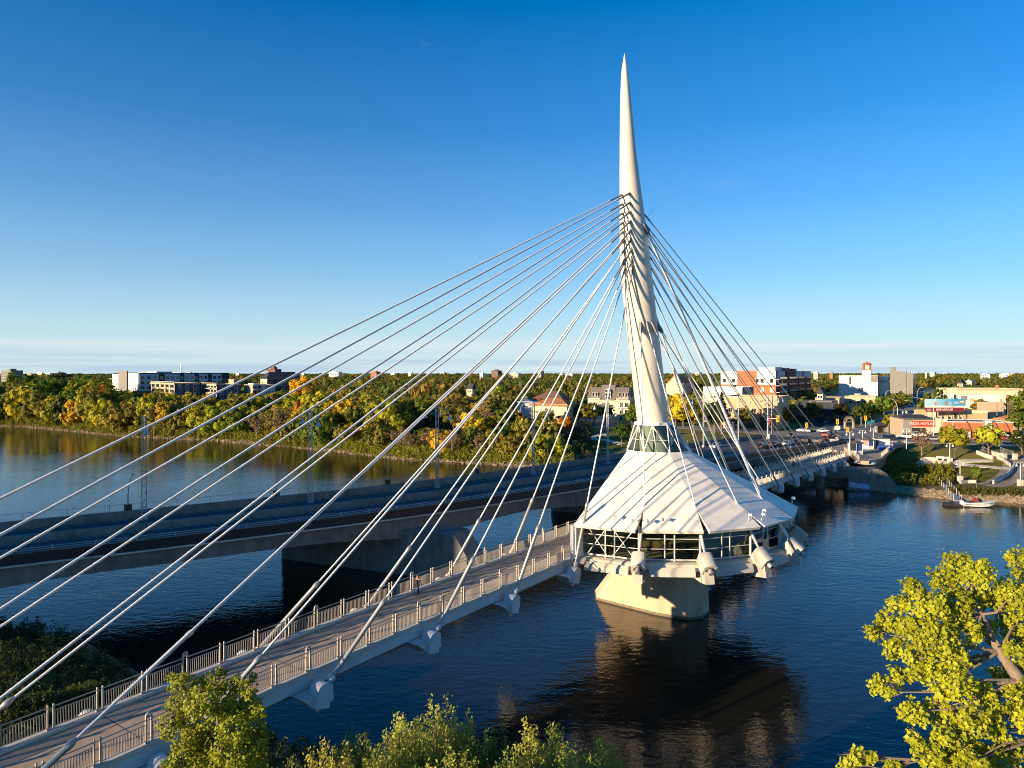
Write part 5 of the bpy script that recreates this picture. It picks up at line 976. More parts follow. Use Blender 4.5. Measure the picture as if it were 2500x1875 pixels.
for a in ((2191, 1058, 974, -2.2, 'tall straight-armed lamp before the boulevard trees'), (2232, 1020, 978, -3.4, 'arched lamp over the far carriageway, left of the billboard'), (2279, 1070, 967, 1.6, 'tall thin lamp passing in front of the billboard'), (2160, 1012, 954, 2.0, 'arched lamp in front of the white wing'), (2204, 1005, 949, 2.0, 'arched lamp in front of the tall grey block'), (2239, 1003, 946, 2.4, 'arched lamp right of the grey annex'), (2332, 992, 955, -2.4, 'arched lamp above the billboard, right part'), (2318, 990, 958, -2.2, 'arched lamp above the billboard, middle'), (2352, 985, 951, -2.0, 'small far arched lamp left of the tan hall'), (1835, 1030, 961, 2.6, 'arched lamp before the white low block')): arch_lamp(*a)
def bell_lamp(px, pyb, yt, lab, z=None, base=True):
    if z is None: X, Y, z = gp(px, pyb)
    else: X, Y = at(px, pyb, z)
    o_ = pole_thing('twin_bell_lamp', lab, 'street lamp', X, Y, z - .05, 'white twin-bell park lamps'); h_ = z_at(yt, Y) - z; q = MB(); q.tube([(0, 0, 0), (0, 0, h_ - .1)], [.11, .08], 8); q.build('pole', LAMPW, o_)
    if base: MB().box((0, 0, .75), (.95, .95, 1.5)).build('plinth', CONCL, o_)
    for s_ in (-1, 1):
        q = MB(); q.tube([(0, 0, h_ - .35)] + [(s_ * (.42 - .42 * math.cos(a)), 0, h_ - .35 + .42 * math.sin(a)) for a in np.linspace(.5, math.pi, 8)], .045, 6); a_ = q.build('arm', LAMPW, o_)
        q = MB(); q.lathe([(.05, .1), (.1, 0), (.3, -.3), (.34, -.42), (0, -.38)], (s_ * .84, 0, h_ - .42), 12); q.build('lamp_shade', LAMPW, a_)
for a in ((2319, 1131, 1082, 'twin-bell lamp on a plinth beside the park benches'), (2344, 1176, 1126, 'twin-bell lamp on the lawn above the gangway'), (2491, 1186, 1129, 'twin-bell lamp at the right edge of the promenade')): bell_lamp(*a)
for a in ((2075, 1112, 1054, 'twin-bell lamp with round signs left of the booths', 6.78, False), (2106, 1089, 1050, 'twin-bell lamp behind the first booth', 6.9, False), (2213, 1096, 1046, 'twin-bell lamp before the white pickups', 6.6, False), (2132, 1075, 1046, 'twin-bell lamp behind the second booth', 6.95, False)): bell_lamp(*a)
# vendor booths on the landing
BW_ = mat('booth_white', (.74, .70, .66), .6, var=.05); TEAL = mat('booth_blue', (.03, .08, .28), .6)
def booth(px0, px1, pyb, yt, lab, pan):
    X0, Y = at(px0, pyb, 6.79); X1 = col_at(px1, Y); r_ = (X1 - X0) * .5; h_ = z_at(yt, Y) - 6.79; o_ = thing('vendor_booth', lab, 'booth', ((X0 + X1) / 2, Y + r_, 6.785), R(12)); q = MB(); n_ = 6
    q.lathe([(r_, 0), (r_, .95), (r_ * .96, .95)], (0, 0, 0), n_, smooth=False); q.build('counter_wall', BW_, o_)
    for k in range(n_):
        a = 2 * math.pi * k / n_; q = MB(); q.box((r_ * .96 * math.cos(a), r_ * .96 * math.sin(a), h_ / 2 - .2), (.14, .14, h_ - .4), a); q.build('corner_post', BW_, o_)
        a2 = a + math.pi / n_; ap = r_ * .84; q = MB(); q.box((ap * math.cos(a2), ap * math.sin(a2), .95 + (h_ - 1.6) / 2), (.05, r_ * .8, h_ - 1.7), a2); q.build('hatch', pan[k % len(pan)], o_)
    q = MB(); q.lathe([(r_ * 1.22, h_ - .62), (r_ * 1.2, h_ - .5), (r_ * .4, h_ - .05), (0, h_)], (0, 0, 0), n_, smooth=False); q.build('roof', mat('booth_roof', (.10, .085, .075), .8), o_)
booth(2079, 2115, 1110, 1077, 'white six-sided vendor booth nearest the railing', [WIN, TEAL, BW_]); booth(2110, 2140, 1097, 1070, 'white six-sided vendor booth behind the nearest one', [mat('booth_pink', (.5, .2, .2), .7), TEAL, BW_])
X0, Y = at(2144, 1094, 6.79); X1 = col_at(2176, Y); o_ = thing('white_shed', 'white flat-roofed shed behind the vendor booths', 'shed', ((X0 + X1) / 2, Y + 2, 6.785), R(-8)); q = MB(); q.box((0, 0, 1.25), (X1 - X0, 3, 2.5)); q.build('wall', BW_, o_); MB().box((0, 0, 2.58), (X1 - X0 + .5, 3.5, .14)).build('roof', mat('shed_roof', (.16, .14, .12), .8), o_); MB().box((-1.6, -1.52, 1.1), (.8, .05, 2.0)).build('door', DARK, o_)
X0, Y = at(2146, 1098, 6.79); X1 = col_at(2177, Y); o_ = thing('blue_tarp_crate', 'dark blue tarpaulin-covered stall beside the white shed', 'stall', ((X0 + X1) / 2, Y, 6.785), R(-8)); q = MB(); q.ext([(-.9, 0), (.9, 0), (.85, .9), (.3, 1.25), (-.85, 1.15)], (-(X1 - X0) / 2, 0, 0), (0, 1, 0), (0, 0, 1), (1, 0, 0), X1 - X0); q.build('tarpaulin', TEAL, o_)
# stone gateway with gilt arch, flower bed, bus shelter, signs
X, Y = at(2073, 1046, 7.05); o_ = thing('stone_gateway', 'stone gateway arch with a gilt crescent on the median', 'gateway', (X, Y, 7.05), R(10)); w_ = 1.75
for s_ in (-1, 1): MB().box((s_ * w_, 0, 1.3), (.6, .6, 2.6)).build('pillar', TANS, o_)
q = MB(); outr = [(2.2 * math.cos(a), 2.2 * math.sin(a)) for a in np.linspace(0, math.pi, 15)]; inr = [(1.15 * math.cos(a), 1.15 * math.sin(a) * .8 + .1) for a in np.linspace(math.pi, 0, 12)]; q.ext(outr + inr, (0, -.2, 2.6), (1, 0, 0), (0, 0, 1), (0, 1, 0), .4); q.build('arch', BM('arch_brown', (.14, .11, .08)), o_)
q = MB(); q.ext([(1.45 * math.cos(a), 1.45 * math.sin(a)) for a in np.linspace(0, math.pi, 13)] + [(1.2 * math.cos(a), 1.2 * math.sin(a)) for a in np.linspace(math.pi, 0, 13)], (0, -.26, 2.65), (1, 0, 0), (0, 0, 1), (0, 1, 0), .06); q.build('gilt_band', mat('gilt', (.62, .47, .16), .5), o_); MB().box((0, -.22, 2.5), (3.0, .1, .16)).build('gilt_beam', mat('gilt', (.6, .45, .15), .5), o_)
X, Y = at(2152, 1056, 7.05); o_ = thing('bus_shelter', 'grey bus shelter with a dark pitched roof by the junction', 'shelter', (X, Y, 7.05), R(5)); MB().box((0, .9, 1.2), (4.2, .1, 2.2)).build('back_panel', GREYB, o_); MB().box((-.5, .84, 1.4), (.5, .06, .7)).build('notice', DARK, o_)
for s_ in (-1, 1): MB().box((s_ * 2.05, 0, 1.2), (.12, 1.8, 2.3)).build('side_panel', GREYB, o_)
q = MB(); q.ext([(-2.5, 2.4), (2.5, 2.6), (.6, 3.3)], (0, -1.3, 0), (1, 0, 0), (0, 0, 1), (0, 1, 0), 2.6); q.build('roof', ROOFD, o_)
for px, lab in ((2205, 'white sign board, left of the pair by the far carriageway'), (2212.5, 'white sign board, right of the pair by the far carriageway')):
    X, Y = at(px, 1016, 7.05); o_ = thing('sign_board', lab, 'sign', (X, Y, 7.05)); MB().box((0, 0, 2.1), (1.1, .1, 2.0)).build('board', LAMPW, o_); MB().tube([(0, .08, 0), (0, .08, 1.4)], .06, 6).build('post', LAMPM, o_)
X, Y = at(2127, 1022, 7.05); o_ = thing('street_sign', 'long green street-name sign over the boulevard', 'sign', (X, Y, 7.05)); MB().tube([(0, 0, 0), (0, 0, 5.6)], .08, 6).build('post', LAMPM, o_); MB().box((0, -.1, 5.2), (4.4, .06, .6)).build('plate', mat('sign_green', (.02, .22, .14), .6), o_)
X, Y = at(2125, 1050, 7.05); o_ = thing('street_sign', 'pair of small teal direction signs by the junction', 'sign', (X, Y, 7.05)); MB().tube([(0, 0, 0), (0, 0, 3.4)], .07, 6).build('post', LAMPM, o_)
for x_ in (-.7, .8): MB().box((x_, -.1, 2.9 + x_ * .3), (1.3, .06, 1.1)).build('plate', mat('sign_teal', (.02, .25, .28), .6), o_)
# utility poles
def upole(px, pyb, yt, lab, Y=None, cross=True, z=7):
    if Y is None: X, Y = at(px, pyb, z)
    else: X = col_at(px, Y)
    o_ = pole_thing('utility_pole', lab, 'utility pole', X, Y, z - .3, 'wooden utility poles'); h_ = z_at(yt, Y) - z + .3; MB().tube([(0, 0, 0), (0, 0, h_)], [.2, .13], 8).build('pole', WOOD, o_)
    if cross: MB().box((0, 0, h_ - .6), (2.6, .14, .16)).build('crossarm', LAMPW, o_)
for a in ((1358, 1044, 977, 'tall wooden pole before the cream house', None, False), (1106, 1010, 970, 'T-shaped utility pole among the trees above the reeds', 330), (1280, 1000, 966, 'T-shaped utility pole left of the cream house', 305), (2461, 1040, 980, 'wooden pole, left of three behind the brick shops', None, False), (2466, 1036, 978, 'wooden pole, middle of three behind the brick shops', None, False), (2471, 1033, 976, 'wooden pole, right of three behind the brick shops', None, False), (2434, 1034, 977, 'dark pole in front of the tan annex', None, False), (2478, 1000, 958, 'slatted substation pole at the right, left one', 330), (2488, 1000, 960, 'slatted substation pole at the right, right one', 330)): upole(*a)
# ------------------------------------------------------------------ park furniture, gangway, boat
def gwall(name, label, pts, h_, th, m=CONCL, cat='wall', lift=.0):
    P = [gp(*a) for a in pts]; o_ = thing(name, label, cat); q = MB()
    for (x0, y0, z0), (x1, y1, z1) in zip(P[:-1], P[1:]):
        d = Vector((x1 - x0, y1 - y0, 0)); n_ = Vector((-d.y, d.x, 0)).normalized() * th / 2; a, b_ = Vector((x0, y0, 0)), Vector((x1, y1, 0)); vs_ = []
        for v, z in ((a, z0), (b_, z1)):
            for s_ in (-1, 1): vs_ += [v + n_ * s_ + Vector((0, 0, z - .6)), v + n_ * s_ + Vector((0, 0, z + h_))]
        q.add(vs_, [(0, 4, 5, 1), (2, 3, 7, 6), (1, 5, 7, 3), (0, 1, 3, 2), (4, 6, 7, 5)])
    q.build('wall_run', m, o_); return o_
gwall('retaining_wall', 'curved pale retaining wall along the promenade below the lawn', [(2425, 1183), (2440, 1176), (2458, 1165), (2470, 1152), (2478, 1138)], 1.0, .4)
gwall('park_wall', 'low pale wall of the round seating area in the park', [(2247, 1124), (2262, 1122), (2290, 1124)], .7, .5)
gwall('stair_wall', 'pale stepped wall climbing beside the park stairs, left one', [(2385, 1108), (2405, 1116), (2424, 1122)], 1.0, .4); gwall('stair_wall', 'pale wall beside the park stairs, right one near the promenade', [(2430, 1116), (2452, 1128), (2466, 1140)], .9, .4)
gwall('stone_wall', 'low pale stone wall by the gangway head', [(2344, 1182), (2362, 1180), (2382, 1180)], .8, .5)
for px, py, lab in ((2296, 1124, 'white park bench, left of the pair'), (2310, 1125, 'white park bench, right of the pair beside the lamp')):
    X, Y, z = gp(px, py); o_ = thing('park_bench', lab, 'bench', (X, Y, z + .05), R(-5), 'white park benches'); MB().box((0, 0, .45), (1.9, .5, .08)).build('seat', LAMPW, o_); MB().box((0, .24, .75), (1.9, .06, .4)).build('backrest', LAMPW, o_)
    for s_ in (-1, 1): MB().box((s_ * .85, 0, .22), (.1, .45, .45)).build('leg', LAMPW, o_)
for i, (px, py) in enumerate(((2428, 1118), (2441, 1121), (2452, 1123), (2478, 1123))):
    X, Y, z = gp(px, py); o_ = thing('stair_pillar', ('first', 'second', 'third', 'last')[i] + ' square pillar from the left along the park stairs', 'pillar', (X, Y, z - .2)); MB().box((0, 0, .85), (.9, .9, 1.9)).build('shaft', CONCL, o_); MB().box((0, 0, 1.85), (1.05, 1.05, .14)).build('cap', CONCL, o_)
rl = thing('stair_railing', 'grey metal railing up the park stairs', 'railing'); 
for a, b_ in (((2388, 1104), (2424, 1117)), ((2440, 1108), (2474, 1120))):
    (x0, y0, z0), (x1, y1, z1) = gp(*a), gp(*b_)
    for k in range(14):
        s_ = k / 13; q = MB(); q.tube([(x0 + (x1 - x0) * s_, y0 + (y1 - y0) * s_, z0 + (z1 - z0) * s_), (x0 + (x1 - x0) * s_, y0 + (y1 - y0) * s_, z0 + (z1 - z0) * s_ + 1.9)], .03, 5); q.build('baluster', LAMPM, rl)
    q = MB(); q.tube([(x0, y0, z0 + 1.9), (x1, y1, z1 + 1.9)], .05, 6); q.build('top_rail', LAMPM, rl)
# gangway from the bank to a floating dock
ga, gb = Vector((*gp(2303, 1183)[:2], gp(2303, 1183)[2] + .3)), Vector((*at(2338, 1222, .45), .45)); gw = thing('gangway', 'narrow grey gangway with white rails running down the rocky bank', 'gangway'); d = gb - ga; lat = Vector((-d.y, d.x, 0)).normalized()
q = MB(); v = [ga - lat * .8, ga + lat * .8, gb + lat * .8, gb - lat * .8]; q.add(v + [x - Vector((0, 0, .2)) for x in v], [(0, 1, 2, 3), (7, 6, 5, 4), (0, 4, 5, 1), (1, 5, 6, 2), (2, 6, 7, 3), (3, 7, 4, 0)]); q.build('walkway', LAMPM, gw)
for s_ in (-1, 1):
    q = MB(); q.tube([ga + lat * s_ * .78 + Vector((0, 0, 1.05)), gb + lat * s_ * .78 + Vector((0, 0, 1.05))], .035, 6); q.tube([ga + lat * s_ * .78 + Vector((0, 0, .55)), gb + lat * s_ * .78 + Vector((0, 0, .55))], .025, 6); q.build('hand_rail', LAMPM, gw)
    for k in range(7):
        p_ = ga.lerp(gb, k / 6) + lat * s_ * .78; MB().tube([p_, p_ + Vector((0, 0, 1.35))], .045, 6).build('rail_post', LAMPW, gw)
dx, dy = at(2335, 1231, .3); dk = thing('floating_dock', 'dark floating dock at the foot of the gangway', 'dock', (dx, dy, 0), R(-8)); MB().box((0, 0, .15), (4.6, 2.2, .75)).build('pontoon', DARK, dk); MB().box((1.2, .1, .56), (2.6, 2.4, .08)).build('deck_boards', mat('dock_boards', (.10, .11, .13), .8), dk)
bx_, by_ = at(2388, 1236, .1); bo = thing('motor_boat', 'white motor boat moored at the floating dock', 'boat', (bx_, by_, 0), R(-4))
q = MB(); st = [(-3.1, 1.0, .95, 0), (-1.5, 1.1, 1.0, -.15), (.5, 1.12, 1.08, -.2), (2.0, .85, 1.15, -.1), (3.1, .35, 1.2, .25), (3.6, .03, 1.22, .8)]; vs_ = []
for x, hw, zt_, zb in st: vs_ += [(x, -hw, zt_), (x, -hw * .85, zb + .35), (x, 0, zb), (x, hw * .85, zb + .35), (x, hw, zt_)]
fs_ = [(i * 5 + k, (i + 1) * 5 + k, (i + 1) * 5 + k + 1, i * 5 + k + 1) for i in range(5) for k in range(4)] + [(4, 3, 2, 1, 0)]; q.add(vs_, fs_, 0, False); q.add([(x, s_ * hw * .98, zt_ - .02) for x, hw, zt_, zb in st for s_ in (-1, 1)], [(2 * i, 2 * i + 2, 2 * i + 3, 2 * i + 1) for i in range(5)]); q.build('hull', LAMPW, bo)
MB().box((-.8, 0, 1.02), (2.6, 1.6, .12)).build('cockpit', DARK, bo); q = MB(); q.add([(.6, -.85, 1.1), (.6, .85, 1.1), (.1, .75, 1.75), (.1, -.75, 1.75)], [(0, 1, 2, 3)]); q.build('windscreen', GLASSP, bo)
for y_ in (-.45, .45): MB().box((-.5, y_, 1.3), (.5, .55, .6)).build('seat', REDC and mat('boat_red', (.3, .03, .04), .6), bo)
MB().box((-3.3, 0, .85), (.5, .6, .9)).build('outboard', LAMPW, bo); q = MB(); 
for x, hw, zt_, zb in st[:5]: pass
q.tube([(x, -hw * .97, zt_ - .3) for x, hw, zt_, zb in st], .05, 4); q.build('side_stripe', mat('boat_stripe', (.05, .06, .12), .5), bo)
# ------------------------------------------------------------------ people
def person(label, X, Y, z, bear, top_c, leg_c, hair_c, stride=.22, h_=1.7, pack=None):
    s_ = h_ / 1.72; J = {'pel': (0, 0, .95), 'ab': (0, .01, 1.12), 'ch': (0, .0, 1.32), 'nk': (0, 0, 1.47), 'hd': (.02, 0, 1.58), 'ht': (.03, 0, 1.70)}
    for sg, n_ in ((1, 'l'), (-1, 'r')):
        f_ = stride * sg; J.update({n_ + 'hp': (0, .1 * sg, .92), n_ + 'kn': (f_ * .55 + .04, .1 * sg, .50), n_ + 'an': (f_ - .05 * (sg < 0), .1 * sg, .09), n_ + 'to': (f_ + .16 - .05 * (sg < 0), .11 * sg, .04), n_ + 'sh': (-.01, .18 * sg, 1.40), n_ + 'el': (-f_ * .6 - .02, .24 * sg, 1.13), n_ + 'wr': (-f_ * .9 + .1, .22 * sg, .90), n_ + 'ha': (-f_ * .95 + .13, .21 * sg, .80)})
    rad = {'pel': .145, 'ab': .13, 'ch': .15, 'nk': .062, 'hd': .09, 'ht': .07, 'hp': .095, 'kn': .065, 'an': .045, 'to': .04, 'sh': .075, 'el': .05, 'wr': .038, 'ha': .045}
    ed = [('pel', 'ab'), ('ab', 'ch'), ('ch', 'nk'), ('nk', 'hd'), ('hd', 'ht')]
    for n_ in 'lr': ed += [('pel', n_ + 'hp'), (n_ + 'hp', n_ + 'kn'), (n_ + 'kn', n_ + 'an'), (n_ + 'an', n_ + 'to'), ('ch', n_ + 'sh'), (n_ + 'sh', n_ + 'el'), (n_ + 'el', n_ + 'wr'), (n_ + 'wr', n_ + 'ha')]
    ks = list(J); me_ = bpy.data.meshes.new('body'); me_.from_pydata([tuple(c * s_ for c in J[k]) for k in ks], [(ks.index(a), ks.index(b_)) for a, b_ in ed], [])
    root = thing('person', label, 'person', (X, Y, z), R(90 - bear)); o_ = link('body', me_, root); md = o_.modifiers.new('skin', 'SKIN'); 
    for i, k in enumerate(ks):
        r_ = rad.get(k, rad.get(k[1:])) * s_; sv = me_.skin_vertices[0].data[i]; sv.radius = (r_, r_ * (.8 if k in ('ab', 'ch', 'pel') else 1)); sv.use_root = (k == 'pel')
    o_.modifiers.new('sub', 'SUBSURF').levels = 1; o_.modifiers['sub'].render_levels = 2
    m, n, b = nodes_of('outfit'); tc = n.nodes.new('ShaderNodeTexCoord'); sp = n.nodes.new('ShaderNodeSeparateXYZ'); n.links.new(tc.outputs['Object'], sp.inputs[0]); dv = n.nodes.new('ShaderNodeMath'); dv.operation = 'DIVIDE'; dv.inputs[1].default_value = 1.8 * s_; n.links.new(sp.outputs['Z'], dv.inputs[0]); rp = n.nodes.new('ShaderNodeValToRGB'); rp.color_ramp.interpolation = 'CONSTANT'; e0, e1 = rp.color_ramp.elements; e0.color = (.02, .018, .016, 1); e0.position = 0; e1.position = .05; e1.color = (*leg_c, 1)
    for p_, c in ((.545, top_c), (.815, (.45, .27, .19))): e = rp.color_ramp.elements.new(p_); e.color = (*c, 1)
    n.links.new(dv.outputs[0], rp.inputs[0]); n.links.new(rp.outputs[0], b.inputs['Base Color']); b.inputs['Roughness'].default_value = .8; me_.materials.append(m)
    q = MB(); q.lathe([(0, .135), (.07, .12), (.105, .06), (.11, 0), (.1, -.08), (.075, -.16), (0, -.2)], (-.02 * s_, 0, 1.625 * s_), 12); q.build('hair', mat('hair_%d' % int(hair_c[0] * 1000), hair_c, .7), root)
    if pack: q = MB(); q.ext([(-.16, 0), (.16, 0), (.17, .3), (.1, .42), (-.1, .42), (-.17, .3)], (-.3 * s_, 0, 1.0 * s_), (0, 1, 0), (0, 0, 1), (1, 0, 0), .16); q.build('backpack', mat('pack_dark', pack, .8), root)
    return root
def onb(px, p): 
    k = (px - CX) / F; Z = p / (TS - TCO * k); t = TS * k * Z + TCO * Z; P = BW(t, p, ze(t) - .17); return P.x, P.y, P.z
person('person in a pale pink top, dark jeans and small backpack walking on the footbridge', *onb(1020, 43.6), 216 + 180, (.62, .40, .30), (.015, .02, .045), (.30, .19, .09), pack=(.02, .018, .02))
person('person in a dark red top walking on the far footbridge span', *onb(1937, 41.5), 36, (.18, .04, .035), (.02, .018, .018), (.03, .02, .015))
for i, (px, p, tc_, lc, lab) in enumerate(((1812, 43.4, (.55, .40, .42), (.05, .06, .12), 'person in pale lilac at the left of the group behind the pavilion roof'), (1818, 42.8, (.60, .42, .30), (.35, .34, .33), 'person in a peach top in the middle of the group behind the roof'), (1823, 43.6, (.65, .62, .58), (.4, .4, .42), 'person in white at the right of the group behind the roof'))): person(lab, *onb(px, p), 220 + 30 * i, tc_, lc, (.2, .12, .05))
# ------------------------------------------------------------------ vegetation
def leaf_mat(name, rnd=False, trans=.3, ramp=None):
    m, n, b = nodes_of(name); n.nodes.remove(b); L = n.links.new; o = n.nodes['Material Output']; oi = n.nodes.new('ShaderNodeObjectInfo'); at_ = n.nodes.new('ShaderNodeAttribute'); at_.attribute_name = 'lv'
    if ramp:
        rp = n.nodes.new('ShaderNodeValToRGB'); rp.color_ramp.elements.remove(rp.color_ramp.elements[1])
        for i, (p_, c) in enumerate(ramp):
            e = rp.color_ramp.elements[0] if i == 0 else rp.color_ramp.elements.new(p_); e.position = p_; e.color = (*c, 1)
        L(oi.outputs['Random'], rp.inputs[0]); colr = rp.outputs[0]
    else: colr = oi.outputs['Color']
    mr = n.nodes.new('ShaderNodeMapRange'); mr.inputs[3].default_value = .5; mr.inputs[4].default_value = 1.6; L(at_.outputs['Fac'], mr.inputs[0])
    vm = n.nodes.new('ShaderNodeVectorMath'); vm.operation = 'SCALE'; L(colr, vm.inputs[0]); L(mr.outputs[0], vm.inputs['Scale'])
    # some leaves turn yellow
    yr = n.nodes.new('ShaderNodeMapRange'); yr.inputs[1].default_value = .86; yr.inputs[2].default_value = 1.0; yr.inputs[4].default_value = .75; L(at_.outputs['Fac'], yr.inputs[0])
    mx = n.nodes.new('ShaderNodeMix'); mx.data_type = 'RGBA'; L(yr.outputs[0], mx.inputs[0]); L(vm.outputs[0], mx.inputs[6]); mx.inputs[7].default_value = (.30, .22, .03, 1)
    df = n.nodes.new('ShaderNodeBsdfPrincipled'); df.inputs['Roughness'].default_value = .55; df.inputs['Specular IOR Level'].default_value = .25; tr = n.nodes.new('ShaderNodeBsdfTranslucent'); ms = n.nodes.new('ShaderNodeMixShader'); ms.inputs[0].default_value = trans
    L(mx.outputs[2], df.inputs['Base Color']); L(mx.outputs[2], tr.inputs['Color']); L(df.outputs[0], ms.inputs[1]); L(tr.outputs[0], ms.inputs[2]); L(ms.outputs[0], o.inputs[0]); return m
LEAF = leaf_mat('tree_leaves', trans=.42); LEAFN = leaf_mat('near_leaves', trans=.35)
GREENS = [(0, (.085, .12, .022)), (.3, (.12, .155, .024)), (.55, (.18, .19, .03)), (.75, (.25, .22, .035)), (.9, (.36, .23, .035)), (1, (.11, .135, .024))]
LEAFR = leaf_mat('canopy_leaves', trans=.42, ramp=GREENS)
BARK = mat('bark', (.17, .13, .10), .95, var=.3, scale=3, bump=.5, bscale=10, stretch=(3, 3, .6)); BARKL = mat('bark_pale', (.21, .16, .115), .9, var=.25, scale=2, bump=.4, bscale=8, stretch=(3, 3, .6))
def rot_frames(nrm, rng):
    nrm = nrm / (np.linalg.norm(nrm, axis=1, keepdims=True) + 1e-9); a = rng.normal(size=nrm.shape); u = np.cross(nrm, a); u /= np.linalg.norm(u, axis=1, keepdims=True) + 1e-9; return u, np.cross(nrm, u)
def leaves(name, C, N, size, m, rng, asp=.7, lv=None, kite=False):
    """one mesh of leaf faces at points C facing N"""
    n_ = len(C); u, v = rot_frames(N, rng); s = np.broadcast_to(size, (n_,))[:, None]
    if kite: V = np.stack([C - u * s * .5, C + v * s * asp * .5 - u * s * .05, C + u * s * .5, C - v * s * asp * .5 - u * s * .05], 1)
    else: V = np.stack([C - u * s * .5 - v * s * asp * .5, C + u * s * .5 - v * s * asp * .4, C + u * s * .4 + v * s * asp * .5, C - u * s * .45 + v * s * asp * .45], 1)
    me_ = bpy.data.meshes.new(name); me_.vertices.add(4 * n_); me_.vertices.foreach_set('co', V.reshape(-1)); me_.loops.add(4 * n_); me_.loops.foreach_set('vertex_index', np.arange(4 * n_, dtype=np.int32)); me_.polygons.add(n_); me_.polygons.foreach_set('loop_start', np.arange(0, 4 * n_, 4, dtype=np.int32))
    at_ = me_.attributes.new('lv', 'FLOAT', 'FACE'); at_.data.foreach_set('value', (rng.random(n_) if lv is None else lv).astype(np.float32)); me_.materials.append(m); me_.update(calc_edges=True); return me_
def clumps(n, rx, rz, zc, rng, shell=.55):
    d = rng.normal(size=(n, 3)); d /= np.linalg.norm(d, axis=1, keepdims=True); r = shell + (1 - shell) * rng.random((n, 1)); P = d * r * np.array([rx, rx, rz]); P[:, 2] = np.where(P[:, 2] < 0, P[:, 2] * .75, P[:, 2]) + zc; return P
def crown_mesh(name, rx, rz, zc, nc, rc, nl, ls, m, rng, shell=.55, cone=False):
    P = clumps(nc, rx, rz, zc, rng, shell)
    if cone: f = np.clip((zc + rz - P[:, 2]) / (2 * rz), .05, 1); P[:, :2] *= (f * 1.25)[:, None]
    k = rng.integers(0, nc, nl); d = rng.normal(size=(nl, 3)); d /= np.linalg.norm(d, axis=1, keepdims=True); rr = rc * (.35 + 1.0 * rng.random(nc) ** 1.5)[k][:, None] * (.55 + .5 * rng.random((nl, 1))); C = P[k] + d * rr * np.array([1, 1, .8])
    out_ = C - np.array([0, 0, zc]); N = d * .8 + out_ / (np.linalg.norm(out_, axis=1, keepdims=True) + 1e-6) * .7 + np.array([0, 0, .15]) + rng.normal(size=(nl, 3)) * .35
    ck = rng.random(nc)[k]; lv = np.clip(.6 * ck + .4 * rng.random(nl), 0, 1); return leaves(name, C, N, ls * (.7 + .6 * rng.random(nl)), m, rng, lv=lv), P
def trunk_mesh(h, r, P, rng, nlimb=9, m=None, lean=.0):
    q = MB(); base = Vector((0, 0, -.4)); top = Vector((lean * h, 0, h)); pts = [base.lerp(top, s) + Vector((math.sin(s * 5) * .08, math.cos(s * 4) * .06, 0)) * h * .1 for s in np.linspace(0, 1, 6)]; q.tube(pts, [r * (1.25 - .9 * s) for s in np.linspace(0, 1, 6)], 7)
    for k in rng.choice(len(P), min(nlimb, len(P)), replace=False):
        e = Vector(P[k]); s = min(.9, max(.3, (e.z / h) * .55)); a = base.lerp(top, s); mid = a.lerp(e, .5) + Vector((0, 0, -.06 * (e - a).length)); q.tube([a, mid, e], [r * .5 * (1.2 - s), r * .3, r * .1], 5)
    return q.mesh('trunk', m or BARK)
rng = np.random.default_rng(11); PROTO = {}
for kind, rx, rz, zc, nc, rc, nl, ls, sh, n_ in (('broad', 5.0, 4.6, 8.6, 64, 1.4, 3600, .66, .45, 4), ('tall', 3.9, 6.4, 9.6, 64, 1.3, 3600, .64, .45, 4), ('bushy', 4.6, 4.4, 4.2, 58, 1.3, 3000, .6, .45, 3), ('sparse', 4.8, 5.0, 9.0, 46, 1.1, 900, .45, .45, 2), ('spruce', 3.2, 7.0, 7.6, 70, .8, 1900, .5, .6, 1)):
    for v in range(n_):
        cm, P = crown_mesh('crown', rx, rz, zc, nc, rc, nl, ls, LEAF, rng, sh, cone=(kind == 'spruce')); tm = trunk_mesh(zc + rz * (.2 if kind != 'spruce' else .9), .3 if kind != 'bushy' else .2, P, rng, 26 if kind == 'sparse' else 10, BARKL if kind == 'sparse' else BARK); PROTO.setdefault(kind, []).append((cm, tm, zc + rz))
DG, GR, YG, GO, OR, BN, OL = (.06, .09, .014), (.15, .20, .018), (.40, .38, .02), (.60, .42, .024), (.48, .20, .02), (.30, .20, .10), (.24, .21, .03)
CNAME = {DG: 'dark green', GR: 'green', YG: 'yellow-green', GO: 'golden', OR: 'orange', BN: 'brownish bare-twigged', OL: 'olive'}
NT = 0; TREES = []
def tree(kind, X, Y, h_, colr, label, group=None, z=None, wide=1.0, name=None):
    global NT
    pr = PROTO[kind]; cm, tm, H0 = pr[random.randrange(len(pr))]; s = h_ / H0; z = h1(X, Y) if z is None else z
    t = thing(name or ('spruce_tree' if kind == 'spruce' else 'shrub' if kind == 'bushy' and h_ < 5 else 'tree'), label, 'shrub' if kind == 'bushy' and h_ < 5 else 'tree', (X, Y, z - .1), random.uniform(0, 6.28), group); t.scale = (s * wide, s * wide, s)
    j = random.uniform(.8, 1.2); c = link('crown', cm, t); c.color = tuple(min(1, q_ * j * random.uniform(.92, 1.08)) for q_ in colr) + (1,); link('trunk', tm, t); NT += 1; TREES.append((X, Y)); return t
def hidden_ok(X, Y, h_, w_):
    """true when a tree here covers none of the protected buildings"""
    if Y < 30: return False
    z = h1(X, Y); x_, yt = px_of(X, Y, z + h_); _, yb = px_of(X, Y, z); hw = w_ * F / Y
    for x0, y0, x1, y1, Yb_ in PROT:
        if Y < Yb_ + 12 and x_ + hw > x0 and x_ - hw < x1 and yt < y1 and yb > y0: return False
    return True
